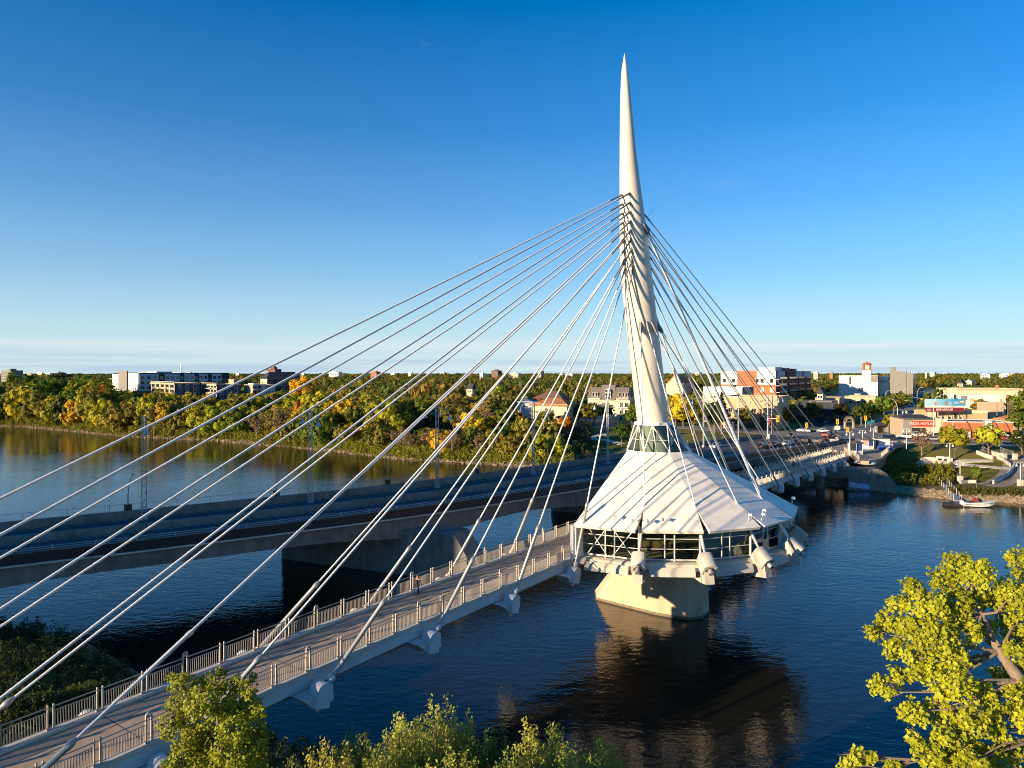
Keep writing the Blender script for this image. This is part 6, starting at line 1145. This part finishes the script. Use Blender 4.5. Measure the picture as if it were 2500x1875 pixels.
def near_road(X, Y):
    d2 = min((X - v.x) ** 2 + (Y - v.y) ** 2 for v in NL[::2]); return d2 < 34 ** 2 and sdist(X, Y, [(v.x, v.y) for v in NL[::3]]) > -6 and d2 < 27 ** 2
# --- placed trees
for (k, px, py, h_, c, w_, lab) in (('tall', 362, 1068, 19, YG, .9, 'yellow-green leaning tree behind the leftmost lamp mast'), ('sparse', 377, 1066, 17, BN, 1, 'half-bare pale-trunked tree leaning over the far waterline'), ('tall', 400, 1066, 16, GO, .9, 'golden tree with thick trunk at the far waterline'), ('broad', 620, 1040, 15, GO, 1.1, 'broad golden tree before the blue-grey condominium'), ('broad', 745, 1010, 19, GO, 1.1, 'large golden tree standing above the middle of the far bank'), ('tall', 858, 1040, 17, YG, .8, 'tall yellow-green tree on the bank between the second and third lamp masts'), ('sparse', 1140, 1085, 13, BN, 1.2, 'wide brown half-bare tree on the shrubby bank'), ('sparse', 1180, 1070, 13, BN, 1.1, 'second brown half-bare tree, left of the green bush tree'), ('bushy', 1225, 1100, 9, (.04, .095, .012), 1, 'vivid green bushy tree right of the brown trees'), ('broad', 1215, 1010, 14, YG, 1, 'round yellow-green tree above the brown trees'), ('broad', 1378, 1072, 8.5, OR, 1, 'orange maple by the small lawn below the cream house'), ('broad', 1452, 1038, 9, GR, 1.2, 'green tree in front of the mansard flats, left one'), ('broad', 1478, 1034, 8.5, DG, 1.2, 'dark tree in front of the mansard flats, middle one'), ('broad', 1432, 1042, 9.5, OL, 1.2, 'olive tree left of the mansard flats'), ('broad', 1555, 1036, 9, GR, 1.1, 'green tree at the right corner of the mansard flats'), ('broad', 1330, 1052, 8.5, OL, 1.2, 'olive tree below the cream house, left one'), ('broad', 1412, 1040, 9.5, DG, 1.2, 'dark tree right of the cream house'), ('broad', 1518, 1090, 8.5, (.06, .11, .014), .9, 'young green tree on the small lawn left of the tower'), ('broad', 1650, 1062, 14, GO, 1.1, 'big golden-green tree right of the tower'), ('broad', 1690, 1060, 12, GO, 1, 'golden tree second to the right of the tower'), ('tall', 1668, 1042, 13, OL, 1, 'olive tree behind the golden ones right of the tower'), ('spruce', 1762, 1060, 15, (.05, .05, .016), 1.1, 'dark spruce before the tan corner shop, left one'), ('spruce', 1742, 1058, 11, (.04, .05, .014), 1.1, 'shorter dark spruce left of the tall one'), ('broad', 1818, 1052, 9, OL, 1, 'olive street tree before the corner shop windows'), ('broad', 1905, 1045, 9, OR, .9, 'orange street tree beside the corner shop'), ('broad', 1922, 1046, 7, OR, .9, 'low orange street tree right of the taller orange one'), ('broad', 1984, 1040, 9.5, (.08, .085, .015), 1.1, 'green street tree before the dark shop row'), ('broad', 2055, 1035, 9, (.05, .05, .015), 1, 'dark olive tree behind the stone gateway'), ('broad', 2103, 1040, 9.5, (.07, .11, .014), 1.1, 'bright green boulevard tree, nearest on the median'), ('broad', 2128, 1036, 10, GR, 1.1, 'green boulevard tree, second on the median'), ('broad', 2158, 1024, 11, GR, 1.1, 'green boulevard tree, third on the median'), ('broad', 2182, 1018, 11, OL, 1.1, 'olive boulevard tree, fourth on the median'), ('broad', 2205, 1008, 11, GR, 1.1, 'green boulevard tree, farthest of the median row'), ('bushy', 2176, 1043, 5, YG, 1.2, 'yellowish shrub on the median near the shelter'), ('sparse', 2250, 1116, 8.5, BN, 1.1, 'bare brown park tree left of the lamp'), ('broad', 2330, 1123, 9.5, YG, 1.1, 'yellow-green park tree with an orange patch beside the lamp'), ('broad', 2413, 1118, 9, YG, 1.1, 'yellow-green park tree above the stairs'), ('broad', 2495, 1118, 8, DG, 1.2, 'dark tree at the right edge above the promenade'), ('broad', 2486, 1070, 9, GR, 1.1, 'green tree at the right end of the brick shops'), ('broad', 2395, 1024, 9, OL, 1.2, 'dark olive tree behind the billboard building'), ('broad', 2460, 985, 10, GO, 1, 'golden tree before the tan hall'), ('broad', 2490, 1030, 13, GR, 1.2, 'tall green tree at the right edge behind the poles'), ('tall', 2384, 1190, 5.5, GR, .8, 'narrow green shrub tree on the rocks right of the gangway')):
    X, Y, z = gp(px, py); tree(k, X, Y, h_, c, lab, 'single trees one can pick out', z, w_)
# --- far bank wood, tree by tree
YT = [(-60, 900), (150, 903), (245, 915), (275, 948), (300, 950), (460, 953), (505, 952), (560, 944), (640, 962), (690, 950), (790, 955), (1000, 962), (1150, 975), (1250, 990), (1300, 1015), (1400, 1010), (1440, 1028), (1560, 1020), (1620, 1000)]
random.seed(21); cand = []; tries = 0
def pick(px):
    r_ = random.random()
    if px < 170: return DG if r_ < .2 else GR if r_ < .6 else OL if r_ < .8 else YG
    if px < 600: return YG if r_ < .42 else GO if r_ < .56 else OL if r_ < .78 else GR if r_ < .97 else OR
    if px < 1000: return OL if r_ < .3 else YG if r_ < .5 else GR if r_ < .7 else GO if r_ < .82 else BN if r_ < .97 else OR
    return OL if r_ < .3 else BN if r_ < .5 else GR if r_ < .7 else YG if r_ < .85 else GO
while len(cand) < 205 and tries < 60000:
    tries += 1; px = random.uniform(-60, 1470); wsd = len(cand) < 75; Y = random.uniform(200, 470); X = col_at(px, Y); d = float(sdist(X, Y, ES))
    if not (2.5 if wsd else 8) < d < (13 if wsd else 80) or (d > 45 and random.random() < .5) or near_road(X, Y): continue
    if 1370 < px < 1560 and d < 60: continue
    if any((X - a) ** 2 + (Y - b_) ** 2 < (5.2 if d < 30 else 7.5) ** 2 for a, b_ in TREES + [(c[0], c[1]) for c in cand]): continue
    z = h1(X, Y); lim = z_at(np.interp(px, *zip(*YT)), Y) - z; hm = (17 if px > 260 else 23) * random.uniform(.66, 1.05)
    if d < 13: hm *= .85 if px < 800 else .55
    hm = min(hm, lim * random.uniform(.86, 1.0))
    if hm < 3.2 or not hidden_ok(X, Y, hm, 3.5): continue
    cand.append((X, Y, hm, d, px))
cand.sort(key=lambda c: c[4]); ORD = {}
def ordw(i): return {1: 'first', 2: 'second', 3: 'third'}.get(i, '%d%s' % (i, {1: 'st', 2: 'nd', 3: 'rd'}.get(i % 10 if i % 100 not in (11, 12, 13) else 0, 'th')))
for X, Y, hm, d, px in cand:
    c = pick(px); row = 'waterside' if d < 14 else 'middle row' if d < 35 else 'back row'; key = (CNAME[c], row); ORD[key] = ORD.get(key, 0) + 1
    k = 'sparse' if c == BN else 'bushy' if hm < 6 or (d < 16 and random.random() < .75) else random.choice(['broad', 'tall', 'bushy'])
    tree(k, X, Y, hm, c, '%s %s tree of the far bank wood, %s such counted from the left' % (CNAME[c], row, ordw(ORD[key])), 'trees of the far bank wood', None, (random.uniform(1.05, 1.4) if hm > 9 else 1.3) * (.72 if k == 'bushy' else 1))
# --- town trees nearer than the general canopy
tries = 0; n0 = NT; BLS = [o for o in bpy.data.objects if o.parent is None and o.get('category') == 'building' and 200 < o.location.y < 600 and abs(o.location.x / o.location.y) < .75]
random.seed(5)
while NT - n0 < 55 and tries < 20000:
    tries += 1; Y = random.uniform(255, 560); px = random.uniform(900, 2520); X = col_at(px, Y); d = float(sdist(X, Y, ES)); hm = random.uniform(7, 13)
    if d < 45 or near_road(X, Y) or not hidden_ok(X, Y, hm, 5) or any((X - a) ** 2 + (Y - b_) ** 2 < 49 for a, b_ in TREES): continue
    if px > 1560 and (Y < 300 or abs(float(sdist(X, Y, [(88, 219), (124, 280), (150, 330), (260, 560)]))) < 15 or abs(float(sdist(X, Y, [(104, 232), (140, 272), (215, 388), (380, 660)]))) < 13 or abs(float(sdist(X, Y, [(172, 205), (124, 226), (98, 243), (52, 292), (-20, 400)]))) < 13): continue
    c = random.choice([DG, GR, GR, OL, OL, YG, GO]); nb = min(BLS, key=lambda o: (o.location.x - X) ** 2 + (o.location.y - Y) ** 2); ky = (CNAME[c], nb.name); ORD[ky] = ORD.get(ky, 0) + 1
    tree(random.choice(['broad', 'broad', 'tall']), X, Y, hm, c, '%s %s town tree around the %s' % (ordw(ORD[ky]), CNAME[c], ' '.join(nb['label'].split(' with ')[0].split(',')[0].split()[:9])), 'town canopy trees', None, 1.2)
# --- canopy to the horizon: one mass of instanced crowns
fc = bpy.data.collections.new('canopy_parts')
for v in range(5):
    cm, P = crown_mesh('canopy_crown', 5.6, 4.4, 6.2, 40, 1.7, 420, 1.25, LEAFR, rng); fo = bpy.data.objects.new('canopy_crown', cm); fc.objects.link(fo)
NP = 26000; rr = np.exp(rng.uniform(math.log(290), math.log(9000), NP)); aa = np.radians(rng.uniform(-44, 44, NP)); X_ = rr * np.sin(aa); Y_ = rr * np.cos(aa); dE = sdist(X_, Y_, ES); keep = dE > 58; X_, Y_, rr, dE = X_[keep], Y_[keep], rr[keep], dE[keep]; Z_ = H(X_, Y_)
for ln, w_ in (([(88, 219), (124, 280), (150, 330), (260, 560), (420, 900)], 16), ([(104, 232), (140, 272), (215, 388), (380, 660), (560, 950)], 15), ([(172, 205), (124, 226), (98, 243), (52, 292), (-20, 400)], 16)): k = np.abs(sdist(X_, Y_, ln)) > w_; X_, Y_, Z_, rr, dE = X_[k], Y_[k], Z_[k], rr[k], dE[k]
sc_ = np.clip(rr / 1600, .85, 2.6) * rng.uniform(.75, 1.2, len(rr)); sz_ = np.clip(sc_, .8, 1.2) * rng.uniform(.65, 1.3, len(rr)) * np.where(rng.random(len(rr)) < .12, 1.35, 1); ok = np.ones(len(rr), bool); hw = 6.2 * sc_; xp = CX + F * X_ / Y_; yt_ = HY + (CH - Z_ - 11.5 * sz_) * F / Y_; yb_ = HY + (CH - Z_) * F / Y_
for x0, y0, x1, y1, Yb_ in PROT: ok &= ~((Y_ < Yb_ + 22) & (xp + hw * F / Y_ > x0) & (xp - hw * F / Y_ < x1) & (yt_ < y1) & (yb_ > y0))
bl = [o for o in bpy.data.objects if o.parent is None and o.get('category') == 'building']
for o in bl: ok &= ~((X_ - o.location.x) ** 2 + (Y_ - o.location.y) ** 2 < 10 ** 2)
ok &= ~((Y_ < 300) & (xp > 1560))
me_ = bpy.data.meshes.new('distant_woods'); me_.from_pydata(np.stack([X_, Y_, Z_ - .3], -1)[ok].tolist(), [], [])
for nm, val in (('sxy', sc_[ok]), ('sz', sz_[ok])): a_ = me_.attributes.new(nm, 'FLOAT', 'POINT'); a_.data.foreach_set('value', val.astype(np.float32))
fw = tag(link('distant_woods', me_), 'mass of mixed green and turning tree crowns reaching the horizon', kind='stuff'); fw['category'] = 'woods'
ng = bpy.data.node_groups.new('canopy', 'GeometryNodeTree'); ng.interface.new_socket('Geometry', in_out='INPUT', socket_type='NodeSocketGeometry'); ng.interface.new_socket('Geometry', in_out='OUTPUT', socket_type='NodeSocketGeometry'); N_ = ng.nodes.new; L = ng.links.new
gi, go = N_('NodeGroupInput'), N_('NodeGroupOutput'); ip = N_('GeometryNodeInstanceOnPoints'); ci = N_('GeometryNodeCollectionInfo'); ci.inputs[0].default_value = fc; ci.inputs['Separate Children'].default_value = True; ci.inputs['Reset Children'].default_value = True; ip.inputs['Pick Instance'].default_value = True
rv = N_('FunctionNodeRandomValue'); rv.data_type = 'FLOAT'; rv.inputs[3].default_value = 6.28; cx_ = N_('ShaderNodeCombineXYZ'); L(rv.outputs[1], cx_.inputs[2]); L(cx_.outputs[0], ip.inputs['Rotation'])
a1, a2 = N_('GeometryNodeInputNamedAttribute'), N_('GeometryNodeInputNamedAttribute'); a1.data_type = a2.data_type = 'FLOAT'; a1.inputs[0].default_value = 'sxy'; a2.inputs[0].default_value = 'sz'; cs = N_('ShaderNodeCombineXYZ'); L(a1.outputs[0], cs.inputs[0]); L(a1.outputs[0], cs.inputs[1]); L(a2.outputs[0], cs.inputs[2]); L(cs.outputs[0], ip.inputs['Scale'])
L(gi.outputs[0], ip.inputs['Points']); L(ci.outputs[0], ip.inputs['Instance']); L(ip.outputs[0], go.inputs[0]); fw.modifiers.new('canopy', 'NODES').node_group = ng
# --- undergrowth along the banks
def scrub(name, label, pts, hgt, size, colr, asp=.35):
    """pts: N x 2 plant positions"""
    pts = np.asarray(pts); n_ = len(pts); per = 26; z = H(pts[:, 0], pts[:, 1]); hh_ = hgt * (.55 + .6 * rng.random(n_)); k = np.repeat(np.arange(n_), per); t = rng.random(n_ * per); ang = rng.uniform(0, 6.28, n_ * per); sp_ = .55 * np.sqrt(rng.random(n_ * per)) * hgt * .55
    C = np.stack([pts[k, 0] + sp_ * np.cos(ang) * (1 - .5 * t), pts[k, 1] + sp_ * np.sin(ang) * (1 - .5 * t), z[k] + hh_[k] * t], -1); N = np.stack([np.cos(ang) * .6, np.sin(ang) * .6, .5 + 0 * ang], -1) + rng.normal(size=C.shape) * .4; lv = np.clip(.5 * rng.random(n_)[k] + .35 * rng.random(len(k)) + .15 * t, 0, .97)
    o_ = link(name, leaves(name, C, N, size * (.7 + .6 * rng.random(len(k))), LEAF, rng, asp=asp, lv=lv)); o_.color = (*colr, 1); return tag(o_, label, kind='stuff')
def bank_pts(n_, px0, px1, d0, d1, line=ES, sg=1, Y0=100, Y1=480):
    out_ = []
    while len(out_) < n_:
        Y = rng.uniform(Y0, Y1, 4000); X = (rng.uniform(px0, px1, 4000) - CX) * Y / F; d = sg * sdist(X, Y, line); k = (d > d0) & (d < d1); out_ += list(zip(X[k], Y[k]))
    return np.array(out_[:n_])
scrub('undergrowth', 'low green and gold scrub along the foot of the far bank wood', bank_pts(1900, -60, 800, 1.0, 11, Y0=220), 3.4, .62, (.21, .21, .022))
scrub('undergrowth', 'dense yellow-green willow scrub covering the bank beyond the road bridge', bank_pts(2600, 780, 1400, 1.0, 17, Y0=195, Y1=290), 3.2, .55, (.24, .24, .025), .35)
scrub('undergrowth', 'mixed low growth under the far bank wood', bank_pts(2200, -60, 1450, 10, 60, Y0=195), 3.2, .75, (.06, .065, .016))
rp_ = [gp(rng.uniform(2170, 2330), rng.uniform(1142, 1186))[:2] for _ in range(330)]
scrub('undergrowth', 'sunlit yellow-green bushes on the bank below the park lawn', rp_, 1.7, .4, (.22, .20, .02), .6)
scrub('undergrowth', 'weeds among the rocks below the promenade', bank_pts(260, 2320, 2520, 2.5, 7, Y0=140, Y1=175), .9, .28, (.12, .12, .02), .5)
lw = [];
for poly_px in (((2190, 2470), (1130, 1185)), ((1380, 1560), (1060, 1100))):
    n_ = 16000 if poly_px[0][0] > 2000 else 9000; xs = rng.uniform(*poly_px[0], n_); ys = rng.uniform(*poly_px[1], n_); zg = np.full(n_, 3.0 if poly_px[0][0] > 2000 else 5.0)
    for _ in range(12): Yg = (CH - zg) * F / (ys - HY); Xg = (xs - CX) * Yg / F; zg = .5 * zg + .5 * H(Xg, Yg)
    lw.append(np.stack([Xg, Yg, H(Xg, Yg) + .05], -1))
lw = np.concatenate(lw); o_ = link('grass', leaves('grass', lw, rng.normal(size=lw.shape) * .5 + np.array([0, -.3, .5]), .3, LEAF, rng, asp=.25)); o_.color = (.12, .125, .025, 1); tag(o_, 'mown grass tufts of the small riverside lawns', kind='stuff')
# riprap and waterline stones
def stones(name, label, P, r0, r1):
    q = MB(); ico = [(0, 0, 1), (.9, 0, .3), (.25, .85, .35), (-.7, .5, .3), (-.7, -.5, .25), (.3, -.85, .3), (.7, .5, -.4), (-.3, .9, -.4), (-.9, 0, -.4), (-.3, -.9, -.4), (.7, -.5, -.4)]; fs_ = [(0, 1, 2), (0, 2, 3), (0, 3, 4), (0, 4, 5), (0, 5, 1), (1, 6, 2), (2, 7, 3), (3, 8, 4), (4, 9, 5), (5, 10, 1), (2, 6, 7), (3, 7, 8), (4, 8, 9), (5, 9, 10), (1, 10, 6)]
    for X, Y in P:
        r_ = random.uniform(r0, r1); a = random.uniform(0, 6.28); sx_, sy_, sz_ = random.uniform(.7, 1.4), random.uniform(.7, 1.2), random.uniform(.4, .8); z = h1(X, Y)
        q.add([(X + r_ * sx_ * (x * math.cos(a) - y * math.sin(a)), Y + r_ * sy_ * (x * math.sin(a) + y * math.cos(a)), z + r_ * sz_ * zz) for x, y, zz in ico], fs_)
    return tag(q.build(name, STONE), label, kind='stuff')
stones('riprap', 'tan riprap stones along the east bank by the gangway and pier', np.concatenate([bank_pts(1500, 2080, 2520, -.3, 4.2, Y0=140, Y1=185), bank_pts(350, 1880, 2100, -.3, 6, Y0=160, Y1=195)]), .25, .6)
stones('shore_stones', 'pale stones and driftwood rubble along the far waterline', bank_pts(520, -40, 1300, -.3, 2.4, Y0=195), .25, .7)
# ------------------------------------------------------------------ foreground trees
def near_tree(name, label, trunk_pts, trunk_r, clump_list, nleaf, ls, colr, m=BARKL, limbs=True, seed=1, shoots=0):
    """big leafy tree close to the camera: branches run to each leaf clump (x, y, z, radius)"""
    rg = np.random.default_rng(seed); t = thing(name, label, 'tree', trunk_pts[0]); o0 = Vector(trunk_pts[0]); q = MB(); tp = [Vector(a) - o0 for a in trunk_pts]; q.tube(tp, trunk_r, 9); P = np.array([c[:3] for c in clump_list]) - np.array(o0); Rr = np.array([c[3] for c in clump_list])
    for k, e in enumerate(P):
        e = Vector(e); j = min(range(1, len(tp)), key=lambda i: (tp[i] - e).length + .35 * max(0, tp[i].z - e.z + .5)); a = tp[j]; mid = a.lerp(e, .55) + Vector(rg.normal(size=3)) * .25 + Vector((0, 0, -.08 * (e - a).length)); q.tube([a, mid, mid.lerp(e, .9)], [min(trunk_r[j], .1) * .6, .035, .012], 6)
        for _ in range(7): e2 = e + Vector(rg.normal(size=3)) * Rr[k] * .5; q.tube([mid.lerp(e, .75), e.lerp(e2, .5) + Vector(rg.normal(size=3)) * .05, e2], [.016, .01, .005], 4)
    q.build('trunk', m, t); w_ = Rr ** 2; k = rg.choice(len(P), nleaf, p=w_ / w_.sum()); d = rg.normal(size=(nleaf, 3)); d /= np.linalg.norm(d, axis=1, keepdims=True); rad = Rr[k][:, None] * (.35 + .7 * np.sqrt(rg.random((nleaf, 1)))); C = P[k] + d * rad * np.array([1, 1, .85])
    # leaves gather on small sprays inside each clump
    g = rg.normal(size=(len(P), 22, 3)); g /= np.linalg.norm(g, axis=2, keepdims=True); g *= (.45 + .6 * rg.random((len(P), 22, 1))); kk = rg.integers(0, 22, nleaf); C2 = P[k] + g[k, kk] * Rr[k][:, None] + rg.normal(size=(nleaf, 3)) * Rr[k][:, None] * .17; mixm = rg.random((nleaf, 1)) < .8; C = np.where(mixm, C2, C)
    N = (C - P[k]) / (Rr[k][:, None] + 1e-6) * .6 + np.array([0, 0, .55]) + np.array(sdir) * .4 + rg.normal(size=C.shape) * .55; lv = np.clip(.35 * rg.random(len(P))[k] + .2 * rg.random((len(P), 22))[k, kk] + .5 * rg.random(nleaf), 0, 1)
    c = link('crown', leaves('crown', C, N, ls * (.5 + .9 * rg.random(nleaf)), LEAFN, rg, asp=.85, lv=lv, kite=True), t); c.color = (*colr, 1); return t
random.seed(9)
def pxz(px, py, Y): return (col_at(px, Y), Y, z_at(py, Y))
# cottonwood at the lower right
CW = [(2345, 1385, 24, .75), (2300, 1420, 24.5, .6), (2395, 1400, 23.5, .65), (2225, 1435, 25, .55), (2240, 1470, 24, .6), (2275, 1480, 23, .6), (2330, 1470, 23, .75), (2380, 1460, 24.5, .6), (2435, 1450, 24, .7), (2480, 1440, 23, .8), (2490, 1375, 24, .6), (2190, 1475, 25, .45), (2160, 1520, 24.5, .5), (2130, 1545, 24.5, .4), (2200, 1530, 24, .6), (2240, 1540, 23.5, .65), (2290, 1545, 23, .75), (2345, 1540, 23.5, .7), (2400, 1535, 24.5, .55), (2450, 1520, 24.5, .6), (2495, 1520, 23.5, .7), (2175, 1585, 24, .5), (2225, 1600, 23.5, .5), (2275, 1610, 23, .55), (2330, 1605, 23, .6), (2480, 1590, 23, .5), (2195, 1650, 24, .45), (2240, 1640, 23.5, .4), (2150, 1675, 24.3, .5), (2170, 1690, 24, .3), (2290, 1665, 23, .6), (2345, 1680, 22.5, .65), (2400, 1690, 23, .55), (2450, 1650, 23.5, .5), (2230, 1740, 23.3, .6), (2280, 1735, 22.8, .6), (2330, 1750, 22.5, .6), (2380, 1760, 22.5, .6), (2430, 1740, 22.5, .55), (2480, 1700, 22.5, .6), (2500, 1760, 22.5, .6), (2310, 1800, 22.2, .55), (2355, 1810, 22, .45), (2260, 1840, 22.5, .6), (2310, 1860, 22, .6), (2370, 1860, 22, .6), (2420, 1850, 22, .6), (2470, 1830, 22, .6), (2440, 1790, 22.5, .4), (2230, 1800, 22.8, .35), (2095, 1845, 23.5, .4), (2070, 1860, 23.5, .35), (2125, 1850, 23.5, .3), (2180, 1870, 23.5, .4), (2500, 1640, 23, .5), (2520, 1560, 23.5, .7), (2530, 1450, 24, .8)]
tr_ = [(col_at(2620, 22.5), 22.5, h1(17.8, 22.5) - .3), (col_at(2600, 22.5), 22.5, 9), pxz(2570, 1790, 22.6), pxz(2490, 1660, 22.8), pxz(2440, 1590, 23.2), pxz(2395, 1500, 23.6), pxz(2370, 1430, 24)]
near_tree('cottonwood_tree', 'big yellow-green cottonwood filling the lower right corner', tr_, [.4, .34, .26, .2, .15, .09, .04], [(*pxz(a, b_, Y + random.uniform(-.5, .7)), r_ * .74) for a, b_, Y, r_ in CW], 27000, .122, (.37, .38, .02), seed=4)
# poplar in front of the deck, lower left
PP = [(440, 1665, 26, .4), (480, 1680, 26, .45), (530, 1670, 26.5, .45), (570, 1675, 26, .4), (605, 1680, 26, .35), (610, 1715, 26, .4), (440, 1710, 26, .5), (490, 1720, 25.6, .6), (545, 1725, 25.5, .6), (590, 1735, 25.8, .5), (630, 1735, 26, .35), (420, 1755, 25.8, .45), (465, 1765, 25.4, .6), (520, 1775, 25.3, .7), (575, 1780, 25.4, .6), (620, 1775, 25.8, .45), (410, 1790, 25.5, .3), (450, 1815, 25.2, .5), (500, 1825, 25, .6), (555, 1830, 25, .6), (605, 1820, 25.3, .5), (640, 1800, 25.6, .35), (470, 1865, 25, .6), (530, 1870, 24.8, .6), (590, 1865, 25, .55), (420, 1870, 25, .4), (630, 1850, 25.3, .4), (500, 1905, 25, .7), (570, 1910, 25, .7), (540, 1640, 26.5, .22), (615, 1655, 26.2, .2), (420, 1655, 26, .22)]
near_tree('poplar_tree', 'rounded green poplar standing before the footbridge deck', [(col_at(540, 30), 30, h1(-12.3, 30) - .3), (col_at(540, 30), 30, 8), pxz(540, 1880, 30), pxz(535, 1800, 30), pxz(530, 1730, 30.4)], [.24, .2, .15, .1, .05], [(*pxz(a, b_, Y + 4.5 + random.uniform(-.6, .8)), r_ * 1.12) for a, b_, Y, r_ in PP], 17000, .125, (.26, .275, .018), m=BARK, seed=5)
# willow shrubs along the near bank
def willow(name, label, px, pyt, Y, wpx, colr, nsh, nl, ls=.1, seed=1, dn=6.5):
    rg = np.random.default_rng(seed); X0 = col_at(px, Y); zt_ = z_at(pyt, Y); hw = wpx * Y / F / 2; zg = h1(X0, Y); t = thing(name, label, 'shrub', (X0, Y, zg)); q = MB(); C, N, LV = [], [], []
    for s_ in range(nsh):
        a = rg.uniform(0, 6.28); rr_ = math.sqrt(rg.random()); ex, ey = rr_ * hw * math.cos(a), rr_ * hw * .8 * math.sin(a); ezt = (zt_ - zg) * (1 - .38 * rr_ ** 2 - .22 * rg.random()); base = Vector((ex * .25, ey * .25, 0)); end = Vector((ex + rg.normal() * .3, ey + rg.normal() * .3, ezt)); mid = base.lerp(end, .6) + Vector((ex * .18, ey * .18, 0)); q.tube([base, mid, end], [.05, .03, .008], 4)
        n_ = nl; s = 1 - .55 * rg.random(n_) ** 1.3; s = np.clip(s, .3, 1); pt = np.array([list(mid.lerp(end, (v - .6) / .4) if v > .6 else base.lerp(mid, v / .6)) for v in s]); sp_ = (.09 + .5 * (1 - s))[:, None]; c = pt + rg.normal(size=(n_, 3)) * sp_ * np.array([1, 1, .8]); C.append(c); N.append(rg.normal(size=(n_, 3)) * .6 + np.array([0, 0, .5]) + np.array(sdir) * .5); LV.append(np.clip(.45 * rg.random() + .5 * rg.random(n_) + .1 * (s - .5), 0, .98))
    q.build('stems', BARK, t); C, N, LV = np.concatenate(C), np.concatenate(N), np.concatenate(LV); c = link('foliage', leaves('foliage', C, N, ls * (.7 + .7 * rg.random(len(C))), LEAFN, rg, asp=.42, lv=LV, kite=True), t); c.color = (*colr, 1); return t
WC = (.155, .15, .022)
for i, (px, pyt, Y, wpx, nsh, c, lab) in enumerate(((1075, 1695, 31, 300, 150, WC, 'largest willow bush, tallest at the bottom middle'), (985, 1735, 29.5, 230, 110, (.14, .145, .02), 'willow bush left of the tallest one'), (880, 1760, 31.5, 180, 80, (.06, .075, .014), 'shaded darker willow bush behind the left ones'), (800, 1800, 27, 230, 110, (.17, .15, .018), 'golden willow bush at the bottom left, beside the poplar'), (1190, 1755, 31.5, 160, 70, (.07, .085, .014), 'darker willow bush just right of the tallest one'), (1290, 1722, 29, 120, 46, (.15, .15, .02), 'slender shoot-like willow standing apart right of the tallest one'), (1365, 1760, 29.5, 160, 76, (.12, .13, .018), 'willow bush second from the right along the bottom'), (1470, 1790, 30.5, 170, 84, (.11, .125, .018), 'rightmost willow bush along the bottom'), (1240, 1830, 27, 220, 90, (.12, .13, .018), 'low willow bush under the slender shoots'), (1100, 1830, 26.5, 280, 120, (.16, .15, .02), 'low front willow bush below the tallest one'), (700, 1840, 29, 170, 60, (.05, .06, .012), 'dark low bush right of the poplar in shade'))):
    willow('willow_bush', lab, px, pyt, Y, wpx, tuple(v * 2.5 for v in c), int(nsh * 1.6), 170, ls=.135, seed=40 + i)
for i, (px, pyt, Y, wpx, nsh, c, lab) in enumerate(((190, 1665, 52, 110, 70, (.07, .10, .014), 'green shrub poking up behind the footbridge railing, right one'), (100, 1685, 50, 110, 60, (.06, .085, .014), 'green shrub behind the footbridge railing, middle one'), (30, 1700, 49, 120, 60, (.05, .07, .012), 'dark shrub behind the footbridge railing at the left edge'), (235, 1660, 54, 80, 46, (.06, .09, .014), 'small shrub behind the railing nearest the water'))): willow('bank_shrub', lab, px, pyt, Y, wpx, c, nsh, 80, ls=.16, seed=70 + i)
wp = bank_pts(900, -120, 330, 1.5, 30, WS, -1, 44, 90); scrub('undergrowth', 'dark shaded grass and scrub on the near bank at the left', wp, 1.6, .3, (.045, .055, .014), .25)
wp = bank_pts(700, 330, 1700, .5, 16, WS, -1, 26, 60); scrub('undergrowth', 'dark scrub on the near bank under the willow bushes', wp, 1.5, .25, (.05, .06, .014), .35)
print('TREES', NT, 'canopy', int(ok.sum()))
